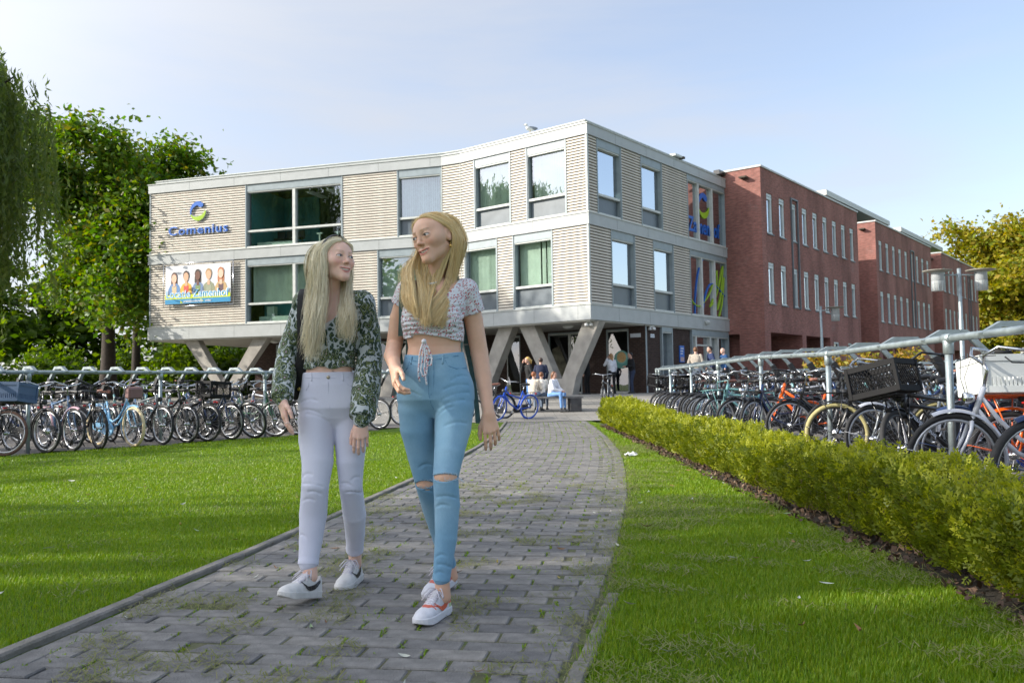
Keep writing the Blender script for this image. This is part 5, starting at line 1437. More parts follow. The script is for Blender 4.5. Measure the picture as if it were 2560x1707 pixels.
def f_lamp(mb):
 M = Matrix.Rotation(math.pi / 2, 4, 'Y'); mb.lathe([(0, -.05), (.03, -.045), (.042, -.01), (.044, .02), (.04, .025), (0, .03)], (.47, 0, .80), 12, M)
def f_tail(mb): mb.box((-.745, 0, .70), (.03, .07, .035), None, .008)
def f_stand(mb): mb.tube([(-.36, .05, .30), (-.30, .20, .015)], .009, 6)
def f_frontrack(mb):
 z = .80
 for y in (-.16, -.08, 0, .08, .16): mb.tube([(.46, y, z), (.80, y, z)], .007, 6)
 for x in (.46, .63, .80): mb.tube([(x, -.17, z), (x, .17, z)], .007, 6)
 mb.tube([(.46, -.17, z), (.46, -.17, z + .16), (.46, .17, z + .16), (.46, .17, z)], .007, 6)
 for y in (-.07, .07): mb.tube([(.74, y * 1.6, z), (FX, y, WR)], .006, 6); mb.tube([(.50, y * 1.6, z), (FX - .01, y, WR)], .006, 6)
def crate_shell(mb, lattice, c=(.66, 0, .96), L=.36, Wd=.46, H=.28):
 x, y, z = L / 2, Wd / 2, H / 2; t = .014; C = Vector(c)
 mb.box(C + Vector((0, 0, -z)), (L, Wd, .012))
 for zz in (-z + .02, z - .02):
  for s in (-1, 1): mb.box(C + Vector((s * x, 0, zz)), (t * 1.6, Wd + t, .05)); mb.box(C + Vector((0, s * y, zz)), (L + t, t * 1.6, .05))
 for sx in (-1, 1):
  for sy in (-1, 1): mb.box(C + Vector((sx * x, sy * y, 0)), (t * 2.2, t * 2.2, H))
 if lattice:
  for (ax, n, ln) in (('x', 13, Wd), ('y', 10, L)):
   for s in (-1, 1):
    for i in range(n):
     u = (i + .5) / n * ln - ln / 2
     for sl in (-1, 1):
      a, b = u - sl * .09, u + sl * .09
      a_, b_ = max(-ln / 2, min(ln / 2, a)), max(-ln / 2, min(ln / 2, b))
      za, zb = -z + H * (a_ - a) / (b - a), -z + H * (b_ - a) / (b - a)
      if ax == 'x': mb.tube([C + Vector((s * x, a_, za)), C + Vector((s * x, b_, zb))], .004, 4, False)
      else: mb.tube([C + Vector((a_, s * y, za)), C + Vector((b_, s * y, zb))], .004, 4, False)
 else:
  for s in (-1, 1):
   mb.box(C + Vector((s * x, 0, z * .35)), (.006, Wd, H * .55)); mb.box(C + Vector((0, s * y, z * .35)), (L, .006, H * .55))
   for i in range(15): u = (i + .5) / 15 - .5; mb.box(C + Vector((s * x, u * Wd, -z * .55)), (.008, Wd / 24, H * .38))
   for i in range(12): u = (i + .5) / 12 - .5; mb.box(C + Vector((u * L, s * y, -z * .55)), (L / 20, .008, H * .38))
def f_bag(mb):
 mb.box((.50, .05, .92), (.16, .26, .20), Matrix.Rotation(.1, 4, 'Y'), .03)
def f_basket(mb): crate_shell(mb, True, (.58, 0, .95), .26, .36, .24)

def paint(n, h, **k): return mat('bike_%s' % n, srgb(h), .3, 0, .12, 12, coat=.4, **k)
P_ = dict(black=BLACK, grey=paint('grey', '6d7378'), silver=paint('silver', 'b9bcc4', ), lblue=paint('light_blue', '7fb2d6'), blue=paint('blue', '1d53c4'), navy=paint('navy', '22365e'), teal=paint('teal', '6d9ea0'), white=paint('white', 'd8dadb'), maroon=paint('maroon', '5b2c2c'), orange=paint('orange', 'e8641c'), green=paint('green', '2f5d43'), steelblue=paint('steel_blue', '4f6f93'), pink=paint('pink', 'caa0ac'))
T_ = dict(black=RUBBER, cream=mat('cream_rubber', srgb('cdbb94'), .75, 0, .12, 20), brown=mat('brown_rubber', srgb('5a4036'), .75, 0, .2, 20), blue=mat('blue_rubber', srgb('1d53c4'), .6, 0, .1, 20), olive=mat('olive_rubber', srgb('a39a6a'), .75, 0, .15, 20))
m_rimw = mat('alloy_rim', (.55, .56, .58), .3, .8, .1, 20); m_spoke = mat('spoke_steel', (.5, .5, .52), .3, 1, .1, 30)
m_sbrown = mat('brown_leather', srgb('8a5a48'), .5, 0, .2, 20, .15, 80); m_crw = mat('white_crate_plastic', srgb('d4d7d4'), .45, 0, .06, 6); m_crb = mat('blue_crate_plastic', srgb('3f5878'), .5, 0, .1, 6)
m_lens = mat('lamp_chrome', (.75, .76, .78), .12, 1, .05, 20); m_tail = mat('tail_red', (.55, .02, .015), .3, 0, .1, 10)
FR_T = dict(men=f_men, step=f_step, oma=f_oma, heavy=f_heavy, low=f_low)
def bike_parts(sp):
 """list of (name, mesh, front?, matrix, subparts)"""
 col = P_[sp.get('c', 'black')]; ty = T_[sp.get('t', 'black')]; ty2 = T_[sp.get('t2', sp.get('t', 'black'))]; fat = sp.get('fat', False); gc = P_[sp['g']] if 'g' in sp else BLACK
 rim = {'alloy': m_rimw, 'black': BLACK}.get(sp.get('rim', 'alloy'))
 out = []
 fk = sp.get('f', 'men')
 out.append(('frame', cm('frame:' + fk, col, FR_T[fk]), 0, None, []))
 for nm, x, fr, hub, tt in (('wheel', RX, 0, f_drum, ty2), ('wheel', FX, 1, f_hub if not sp.get('drum') else f_drum, ty)):
  subs = [('rim', cm('rim', rim, f_rim)), ('spokes', cm('spokes', m_spoke, f_spokes)), ('hub', cm('hub:' + hub.__name__, STEEL, hub))]
  out.append((nm, cm('wheel:%s' % fat, tt, f_tyre_fat if fat else f_tyre), fr, Matrix.Translation((x, 0, WR)), subs))
 out.append(('fork', cm('fork', P_[sp['fc']] if 'fc' in sp else col, f_fork), 1, None, []))
 if sp.get('mg', True):
  out.append(('mudguard', cm('mudguard:f', gc, f_gfront), 1, Matrix.Translation((FX, 0, WR)), [])); out.append(('mudguard', cm('mudguard:r', gc, f_grear), 0, Matrix.Translation((RX, 0, WR)), []))
 bk = sp.get('bar', 'sweep'); bc = BLACK if sp.get('bb') else STEEL
 gm = m_sbrown if sp.get('brown') else RUBBER
 out.append(('handlebar', cm('handlebar:' + bk, bc, lambda m: (bars(m, bk), f_stem(m))), 1, None, [('grip', cm('grip:%s1' % bk, gm, lambda m: grip(m, bk, 1))), ('grip', cm('grip:%s-1' % bk, gm, lambda m: grip(m, bk, -1))), ('brake_lever', cm('brake_lever', BLKPL, f_brake))]))
 out.append(('saddle', cm('saddle', m_sbrown if sp.get('brown') else BLKPL, f_saddle), 0, None, [('spring', cm('spring', STEEL, f_springs))]))
 out.append(('seat_post', cm('seat_post', STEEL, f_post), 0, None, []))
 out.append(('chain_case', cm('chain_case', P_[sp['cc']] if 'cc' in sp else BLKPL, f_case), 0, None, []))
 out.append(('crank', cm('crank', STEEL, f_crank), 0, None, []))
 pm = cm('pedal', BLKPL, f_pedal)
 out.append(('pedal', pm, 0, Matrix.Translation((.005, -.13, .16)), [])); out.append(('pedal', pm, 0, Matrix.Translation((-.175, .13, .42)), []))
 out.append(('carrier', cm('carrier', col if sp.get('car') == 'c' else BLACK, f_carrier), 0, None, []))
 out.append(('headlight', cm('headlight', m_lens if sp.get('chrome') else BLKPL, f_lamp), 1, None, []))
 out.append(('tail_light', cm('tail_light', m_tail, f_tail), 0, None, [])); out.append(('kickstand', cm('kickstand', BLACK, f_stand), 0, None, []))
 cr = sp.get('crate')
 if cr or sp.get('rack'): out.append(('front_carrier', cm('front_carrier', col if sp.get('rack') == 'c' else BLACK, f_frontrack), 1, None, []))
 if cr == 'black': out.append(('crate', cm('crate:l', mat('crate_black', (.007, .007, .008), .65, 0, .2, 30, spec=.2), lambda m: crate_shell(m, True)), 1, None, []))
 if cr == 'white': out.append(('crate', cm('crate:s', m_crw, lambda m: crate_shell(m, False)), 1, None, []))
 if cr == 'blue': out.append(('crate', cm('crate:s', m_crb, lambda m: crate_shell(m, False)), 1, None, []))
 if sp.get('bag'): out.append(('handlebar_bag', cm('handlebar_bag', mat('mauve_bag', srgb('7d5f5c'), .8), f_bag), 1, None, []))
 if sp.get('basket'): out.append(('basket', cm('basket', BLACK, f_basket), 1, None, []))
 return out
def steer_m(a):
 ax = (AX0 - AX1).normalized(); return Matrix.Translation(AX0) @ Matrix.Rotation(a, 4, ax) @ Matrix.Translation(-AX0)
LOD = {}
def bike(sp, x, y, head, lean=0.0, steer=0.0, label='', group=None, lod=False, z=None):
 """head: compass of the front wheel direction (radians from +x)"""
 z = G(x, y) if z is None else z
 M = Matrix.Translation((x, y, z)) @ Matrix.Rotation(head, 4, 'Z') @ Matrix.Rotation(lean, 4, 'X')
 S = steer_m(steer)
 parts = bike_parts(sp)
 if lod:
  k = (repr(sorted(sp.items())), round(steer, 1))
  if k not in LOD:
   V, Fq, MI, MM = [], [], [], []
   for nm, me, fr, pm, subs in parts:
    T = (S if fr else Matrix.Identity(4)) @ (pm or Matrix.Identity(4))
    for m_ in [me] + [s_[1] for s_ in subs]:
     mt = m_.materials[0]
     if mt not in MM: MM.append(mt)
     o = len(V); V += [(T @ v.co)[:] for v in m_.vertices]
     for p in m_.polygons: Fq.append([i + o for i in p.vertices]); MI.append(MM.index(mt))
   me = bpy.data.meshes.new('bicycle'); me.from_pydata(V, [], Fq); me.polygons.foreach_set('material_index', MI); me.polygons.foreach_set('use_smooth', np.ones(len(Fq), bool)); me.update()
   for mt in MM: me.materials.append(mt)
   LOD[k] = me
  o = link('bicycle', LOD[k]); o.matrix_world = M; return tag(o, label, 'bicycle', group)
 t = thing('bicycle', label, 'bicycle', (x, y, z), group=group); t.rotation_mode = 'XYZ'; t.matrix_world = M
 for nm, me, fr, pm, subs in parts:
  o = link(nm, me, t); o.matrix_basis = (S if fr else Matrix.Identity(4)) @ (pm or Matrix.Identity(4))
  for sn, sm in subs: link(sn, sm, o)
 return t
def at_front(px, py, head): return px - FX * math.cos(head), py - FX * math.sin(head)
HL = math.atan2(-LN[1], -LN[0])          # left lot: front wheels point at the lawn
def left(s, sp, label, dn=-.22, da=0.0, steer=0.0, lean=0.0, group='bicycles parked along the left rack', lod=False):
 p = lp(s, dn); h = HL + da; x, y = at_front(p[0], p[1], h); return bike(sp, x, y, h, lean, steer, label, group, lod)
left(-.42, dict(c='black', t='brown', f='heavy', crate='blue', bb=1, g='black'), 'black bicycle with maroon tyres and a blue-grey crate at the left edge', da=.25, steer=.35)
left(.18, dict(c='black', f='men', t='black', drum=1, bar='sweep'), 'black bicycle with a thin black front wheel right of the first rail post', da=.05, steer=.15)
left(.60, dict(c='steelblue', f='men', g='pink', bar='sweep'), 'steel-blue bicycle with bright rims and pink mudguards', da=-.05, steer=.1)
left(1.02, dict(c='black', f='oma', fat=1, rack=1, bb=1, bar='high', rim='black'), 'black granny bicycle with a front carrier and thick black tyres', da=.0, steer=-.1)
left(1.62, dict(c='lblue', f='step', t='cream', fat=1, cc='lblue', g='lblue', bag=1, brown=1, car='c'), 'light blue bicycle with cream tyres and a mauve bag by the second post', da=.05, steer=-.05)
left(2.15, dict(c='grey', f='men', bar='flat', bb=1), 'grey bicycle standing just right of the second rail post', da=.0)
left(2.62, dict(c='black', f='low', bar='flat', rim='alloy', g='black'), 'black sports bicycle with a pale rim between second and third posts', da=.08)
left(3.05, dict(c='black', f='heavy', crate='black', fat=1, bb=1), 'black bicycle with a black lattice crate between second and third posts', da=-.05, steer=.2)
left(3.55, dict(c='navy', f='step', bar='sweep'), 'navy bicycle just left of the third rail post', da=.1)
left(4.05, dict(c='grey', f='men'), 'grey bicycle leaning just left of the shorter girl', da=.5, steer=-.3, lean=.12)
left(4.55, dict(c='green', f='oma'), 'green granny bicycle half hidden by the sleeve of the shorter girl', da=.35)
for i, (s, sp, lb) in enumerate([(5.1, dict(c='black', f='men'), 'black bicycle behind the white trousers of the shorter girl'), (5.7, dict(c='silver', f='step', rim='alloy', g='silver'), 'silver bicycle seen between the two girls, left one'), (6.25, dict(c='white', f='men', bar='flat', g='silver'), 'white bicycle seen between the two girls, right one'), (6.8, dict(c='black', f='oma'), 'black granny bicycle behind the taller girl'), (7.4, dict(c='grey', f='low'), 'grey bicycle behind the taller girl, farther right'), (9.3, dict(c='silver', f='step'), 'silver bicycle right of the taller girl behind the last post')]):
 left(s, sp, lb, da=random.uniform(-.1, .15))
kinds = [dict(c='black', f='men', bar='flat'), dict(c='grey', f='step', bar='sweep'), dict(c='black', f='oma', bar='high', fat=1), dict(c='silver', f='men', bar='sweep'), dict(c='steelblue', f='step', bar='sweep', brown=1), dict(c='black', f='heavy', crate='black', bb=1), dict(c='navy', f='low', bar='flat'), dict(c='teal', f='step', bar='high')]
for row, (dn, n, s0) in enumerate(((2.75, 20, -3.2), (4.3, 18, -3.6))):
 for i in range(n):
  s = s0 + i * .62 + random.gauss(0, .06); h = HL + (math.pi if row == 0 else 0) + random.gauss(0, .22)
  p = lp(s, dn); x, y = at_front(p[0], p[1], h)
  bike(kinds[(i * 5 + row * 3) % 8], x, y, h, random.gauss(0, .08), round(random.gauss(0, .25), 1), ('bicycle in the crowded second row behind the left rack', 'bicycle in the crowded third row behind the left rack')[row], ('second row of bicycles in the left lot', 'third row of bicycles in the left lot')[row], True)
# right lot
def right(y, sp, label, da=0.0, steer=0.0, lean=0.0, dx=-.25, group='bicycles parked along the right rack', lod=False):
 h = math.pi + da; px = rx_(y) + dx; x, yy_ = at_front(px, y, h); return bike(sp, x, yy_, h, lean, steer, label, group, lod)
right(5.40, dict(c='black', f='oma', fat=1, rim='alloy', g='navy', bb=1), 'black bicycle cut off by the right edge of the view', da=.10, steer=.1, dx=-.30)
right(6.40, dict(c='silver', f='step', chrome=1, g='silver', bar='high', fc='silver'), 'silver bicycle with a chrome headlight beside the white crate', da=-.06, steer=-.08, dx=-.33, lean=-.05)
right(6.62, dict(c='orange', f='heavy', crate='white', rack='c', fat=1, g='orange'), 'orange carrier bicycle carrying a big white crate', da=-.12, dx=.26, lean=.10)
right(7.15, dict(c='navy', f='low', t='black', bar='flat', cc='blue', g='navy'), 'dark blue electric bicycle behind the silver one', da=.05, dx=.05)
cr_b = right(7.60, dict(c='black', f='heavy', crate='black', fat=1, bb=1, rim='black', bar='high'), 'big black carrier bicycle with a black lattice crate in front', da=.50, steer=.15, lean=.26, dx=-.12)
right(8.70, dict(c='grey', f='step', g='silver', bar='flat'), 'grey bicycle with a pale rim behind the black crate', da=.22, dx=.0, lean=.08)
right(9.70, dict(c='black', f='heavy', t='olive', fat=1, rack=1, rim='black', bar='high', drum=1), 'black carrier bicycle with pale olive tyres', da=-.16, steer=-.12, dx=-.05)
right(10.5, dict(c='black', f='low', bar='flat'), 'black sports bicycle behind the olive tyre', da=.3, lean=-.08, dx=.1)
right(11.6, dict(c='black', f='men', bar='flat', chrome=1), 'black bicycle with a thin grey rim left of the olive tyre', da=.05, dx=-.02)
right(12.5, dict(c='navy', f='oma', rack=1, bb=1), 'dark navy granny bicycle leaning forward by the third post', da=.38, steer=.3, lean=.12)
right(13.0, dict(c='orange', f='low', bar='flat'), 'orange bicycle half hidden among black ones', da=-.1, dx=.1)
right(13.9, dict(c='grey', f='step', chrome=1), 'grey bicycle next to the teal carrier', da=.25, lean=-.08)
right(15.0, dict(c='teal', f='heavy', rack='c', fat=1, car='c'), 'teal carrier bicycle with a teal front rack', da=.22, steer=.1, lean=.1)
right(15.9, dict(c='black', f='men', bar='flat'), 'black bicycle beyond the teal carrier', da=.3, lean=.06)
right(16.6, dict(c='silver', f='step', bar='sweep'), 'silver bicycle beyond the teal carrier', da=.0)
for i in range(13):
 y = 17.2 + i * .56
 right(y, kinds[(i * 3 + 1) % 8], 'bicycle in the far packed end of the right rack', random.gauss(.1, .22), round(random.gauss(0, .2), 1), random.gauss(0, .07), -.05, 'far end of the right rack', True)
for row, (dx, y0, n, sp_) in enumerate(((2.6, 4.5, 34, .56), (4.4, 7, 30, .6), (7.4, 10, 26, .7))):
 for i in range(n):
  y = y0 + i * sp_ + random.gauss(0, .05); h = (0 if row % 2 == 0 else math.pi) + random.gauss(0, .22); x, yy_ = at_front(rx_(y) + dx, y, h)
  bike(kinds[(i * 5 + row * 2) % 8], x, yy_, h, random.gauss(0, .08), round(random.gauss(0, .25), 1), ('bicycle in the crowded second row behind the right rack', 'bicycle in the crowded third row behind the right rack', 'bicycle in the crowded last row of the right lot')[row], ('second row of bicycles in the right lot', 'third row of bicycles in the right lot', 'last row of bicycles in the right lot')[row], True)
def low_rack(label, x, y0, y1):
 ys = np.linspace(y0, y1, 12)
 railing('bicycle_rack', label, [(x + .03 * y, y) for y in ys], [1.12 + G(x, y) for y in ys], [(x + .03 * y, y, 1.12 + G(x, y)) for y in np.arange(y0, y1, 3.2)], [(x + .03 * y, y, 1.12 + G(x, y)) for y in np.arange(y0, y1, .6)], (-1, 0))
low_rack('second row rack with grey clamp arms in the right lot', 6.5, 6, 24)
low_rack('last row rack with grey clamp arms in the right lot', 11.0, 9, 28)
# loose bicycles near the plaza
bike(dict(c='blue', f='low', t='blue', fat=1, bar='flat', g='blue', mg=False, rim='alloy', fc='blue'), .02, 23.1, rad(222), -.12, .25, 'bright blue bicycle with a blue front tyre at the end of the lawn')
bike(dict(c='black', f='heavy', crate='black', bb=1, brown=1), -.75, 23.6, rad(200), .08, .1, 'black bicycle with brown saddle and black crate beside the blue one')
bike(dict(c='grey', f='men', bar='flat'), 2.95, 26.8, rad(250), .05, .2, 'grey bicycle parked on the plaza behind the hedge end')
bike(dict(c='silver', f='low', bar='flat'), 4.35, 25.6, rad(265), -.05, .25, 'silver bicycle standing alone left of the right rack end')
# lettering on a down tube of the black crate bicycle
t_ = text_obj('lettering', 'Cumberland', .075, .001, m_edge, Matrix.Identity(4), None, .001)
d_ = (BBv - Vector((.41, 0, .70))).normalized(); up_ = Vector((0, 1, 0)).cross(d_)
Mx = Matrix((d_, -up_ if False else Vector((0, 1, 0)).cross(d_) * -1, Vector((0, 1, 0)))).transposed().to_4x4()
t_.parent = cr_b; t_.matrix_basis = Matrix.Translation(Vector((.39, .027, .672))) @ Mx
# ================================================================== PEOPLE
def at(px, py, Y):
 """a point seen at (px, py) of the 2560-wide photograph at distance Y"""
 f = 2143.9
 d = _fw * f + _rt * (px - 1280) + _up * (853.5 - py)
 d = d / d.y
 return np.array([d.x * Y, Y, EYE + d.z * Y])

class Field:
 """signed distance on a grid, filled shape by shape inside each shape's own box"""
 def __init__(s, lo, hi, h):
  s.lo = np.array(lo, float); s.h = h
  s.n = np.ceil((np.array(hi) - s.lo) / h).astype(int) + 1
  s.F = np.full(s.n, .06, np.float32)
  s.ax = [s.lo[i] + h * np.arange(s.n[i]) for i in range(3)]
 def sub(s, lo, hi):
  a = np.clip(np.floor((np.array(lo) - s.lo) / s.h).astype(int), 0, s.n - 1); b = np.clip(np.ceil((np.array(hi) - s.lo) / s.h).astype(int) + 1, a + 1, s.n)
  sl = tuple(slice(i, j) for i, j in zip(a, b))
  X = s.ax[0][sl[0]][:, None, None]; Y = s.ax[1][sl[1]][None, :, None]; Z = s.ax[2][sl[2]][None, None, :]
  return sl, X, Y, Z
 def put(s, lo, hi, fn, k=.01, mode='u'):
  sl, X, Y, Z = s.sub(np.array(lo) - .05 - k, np.array(hi) + .05 + k)
  d = fn(X, Y, Z).astype(np.float32); A = s.F[sl]
  if mode == 'u':
   if k > 0:
    hh = np.maximum(k - np.abs(A - d), 0) / k; s.F[sl] = np.minimum(A, d) - hh * hh * k * .25
   else: s.F[sl] = np.minimum(A, d)
  elif mode == 's':
   d = -d
   if k > 0:
    hh = np.maximum(k - np.abs(A - d), 0) / k; s.F[sl] = np.maximum(A, d) + hh * hh * k * .25
   else: s.F[sl] = np.maximum(A, d)
  elif mode == 'd': s.F[sl] = A + d
  return s
 def cone(s, a, b, r1, r2, k=.01, mode='u'):
  a, b = np.array(a, float), np.array(b, float); R = max(r1, r2); ba = b - a; L2 = float(ba @ ba) + 1e-12
  def fn(X, Y, Z):
   px, py, pz = X - a[0], Y - a[1], Z - a[2]
   t = np.clip((px * ba[0] + py * ba[1] + pz * ba[2]) / L2, 0, 1)
   return np.sqrt((px - ba[0] * t) ** 2 + (py - ba[1] * t) ** 2 + (pz - ba[2] * t) ** 2) - (r1 + (r2 - r1) * t)
  return s.put(np.minimum(a, b) - R, np.maximum(a, b) + R, fn, k, mode)
 def chain(s, P, R, k=.01, mode='u'):
  for i in range(len(P) - 1): s.cone(P[i], P[i + 1], R[i], R[i + 1], k if i == 0 else .004, mode)
  return s
 def ell(s, c, r, k=.01, M=None, mode='u'):
  c, r = np.array(c, float), np.array(r, float); R = r.max()
  def fn(X, Y, Z):
   px, py, pz = X - c[0], Y - c[1], Z - c[2]
   if M is not None: px, py, pz = (M[0][0] * px + M[0][1] * py + M[0][2] * pz, M[1][0] * px + M[1][1] * py + M[1][2] * pz, M[2][0] * px + M[2][1] * py + M[2][2] * pz)
   k0 = np.sqrt((px / r[0]) ** 2 + (py / r[1]) ** 2 + (pz / r[2]) ** 2); k1 = np.sqrt((px / r[0] ** 2) ** 2 + (py / r[1] ** 2) ** 2 + (pz / r[2] ** 2) ** 2)
   return k0 * (k0 - 1) / np.maximum(k1, 1e-6)
  return s.put(c - R, c + R, fn, k, mode)
 def loft(s, st, yaw=0.0, k=.01, mode='u', grow=0.0, ex=2.3):
  """st: (z, cx, cy, half width, half depth) from low to high"""
  st = np.array(st, float); c, si = math.cos(yaw), math.sin(yaw); R = max(st[:, 3].max(), st[:, 4].max()) + .03
  z0, z1 = st[0, 0], st[-1, 0]
  def fn(X, Y, Z):
   zz = Z[0, 0]; q = np.clip(zz, z0, z1)
   I = lambda j: np.interp(q, st[:, 0], st[:, j])[None, None, :]
   px, py = X - I(1), Y - I(2); u, v = px * c + py * si, -px * si + py * c
   a, b = I(3) + grow, I(4) + grow
   rr = (np.abs(u / a) ** ex + np.abs(v / b) ** ex) ** (1 / ex)
   d = (rr - 1) * np.minimum(a, b) * .95
   over = np.maximum(np.maximum(z0 - Z, Z - z1), 0)
   return np.where(over > 0, np.sqrt(np.maximum(d, 0) ** 2 + over ** 2) + np.minimum(d, 0) * 0, d)
  lo = [st[:, 1].min() - R, st[:, 2].min() - R, z0]; hi = [st[:, 1].max() + R, st[:, 2].max() + R, z1]
  return s.put(lo, hi, fn, k, mode)
 def cut(s, fn, k=.0):
  """keep only where fn < 0"""
  X, Y, Z = s.ax[0][:, None, None], s.ax[1][None, :, None], s.ax[2][None, None, :]
  s.F = np.maximum(s.F, np.broadcast_to(fn(X, Y, Z), s.F.shape).astype(np.float32)); return s
 def wrinkle(s, lo, hi, fn):
  sl, X, Y, Z = s.sub(lo, hi); s.F[sl] += fn(X, Y, Z).astype(np.float32); return s
 def mesh(s):
  F = s.F; F[0] = F[-1] = .06; F[:, 0] = F[:, -1] = .06; F[:, :, 0] = F[:, :, -1] = .06
  neg = F < 0; n = np.array(F.shape)
  cs = np.zeros(n - 1, np.int8)
  for dx in (0, 1):
   for dy in (0, 1):
    for dz in (0, 1): cs += neg[dx:n[0] - 1 + dx, dy:n[1] - 1 + dy, dz:n[2] - 1 + dz]
  I = np.argwhere((cs > 0) & (cs < 8)); idx = np.full(n - 1, -1, np.int32); idx[I[:, 0], I[:, 1], I[:, 2]] = np.arange(len(I))
  acc = np.zeros((len(I), 3)); cnt = np.zeros(len(I))
  cor = [(0, 0, 0), (1, 0, 0), (0, 1, 0), (1, 1, 0), (0, 0, 1), (1, 0, 1), (0, 1, 1), (1, 1, 1)]
  val = [F[I[:, 0] + c[0], I[:, 1] + c[1], I[:, 2] + c[2]].astype(float) for c in cor]
  for i in range(8):
   for j in range(i + 1, 8):
    d = np.array(cor[j]) - np.array(cor[i])
    if np.abs(d).sum() != 1: continue
    m = (val[i] < 0) != (val[j] < 0); t = np.where(m, val[i] / np.where(m, val[i] - val[j], 1), 0)
    acc += np.where(m[:, None], np.array(cor[i]) + t[:, None] * d, 0); cnt += m
  V = s.lo + s.h * (I + acc / cnt[:, None])
  Q = []
  for ax in range(3):
   o = [1, 1, 1]; sh = list(n)
   A = [slice(1, sh[0] - 1), slice(1, sh[1] - 1), slice(1, sh[2] - 1)]; B = list(A)
   A[ax] = slice(0, sh[ax] - 1); B[ax] = slice(1, sh[ax])
   a, b = neg[tuple(A)], neg[tuple(B)]; E = np.argwhere(a != b)
   off = np.array([1, 1, 1]); off[ax] = 0; E0 = E + off
   fl = a[E[:, 0], E[:, 1], E[:, 2]]
   u, v = [(1, 2), (2, 0), (0, 1)][ax]
   du = np.zeros(3, int); dv = np.zeros(3, int); du[u] = 1; dv[v] = 1
   g = lambda q: idx[q[:, 0], q[:, 1], q[:, 2]]
   q = np.stack([g(E0 - du - dv), g(E0 - dv), g(E0), g(E0 - du)], 1)
   q[~fl] = q[~fl][:, ::-1]; Q.append(q)
  Q = np.concatenate(Q); return V, Q[(Q >= 0).all(1)]
 def front(s, x, z):
  """y of the first surface met from the camera side at (x, z)"""
  i = int(round((x - s.lo[0]) / s.h)); k = int(round((z - s.lo[2]) / s.h))
  if not (0 <= i < s.n[0] and 0 <= k < s.n[2]): return None
  c = s.F[i, :, k]; w = np.nonzero(c < 0)[0]
  return None if len(w) == 0 else float(s.ax[1][w[0]])

def skin_mat(name, base, rough=.48):
 if name in MATS: return MATS[name]
 m, N, L, b = nodes_of(name)
 a = N.new('ShaderNodeVertexColor'); a.layer_name = 'Col'
 tc = N.new('ShaderNodeTexCoord'); nz = N.new('ShaderNodeTexNoise'); nz.inputs['Scale'].default_value = 35; nz.inputs['Detail'].default_value = 5
 L.new(tc.outputs['Object'], nz.inputs['Vector'])
 mr = N.new('ShaderNodeMapRange'); mr.inputs['To Min'].default_value = .90; mr.inputs['To Max'].default_value = 1.08; L.new(nz.outputs['Fac'], mr.inputs['Value'])
 mu = N.new('ShaderNodeMix'); mu.data_type = 'RGBA'; mu.blend_type = 'MULTIPLY'; mu.inputs['Factor'].default_value = 1
 L.new(a.outputs['Color'], mu.inputs['A']); L.new(mr.outputs['Result'], mu.inputs['B']); L.new(mu.outputs['Result'], b.inputs['Base Color'])
 b.inputs['Roughness'].default_value = rough; b.inputs['Specular IOR Level'].default_value = .35
 b.inputs['Subsurface Weight'].default_value = .18; b.inputs['Subsurface Radius'].default_value = (1, .35, .2); b.inputs['Subsurface Scale'].default_value = .006
 MATS[name] = m; return m

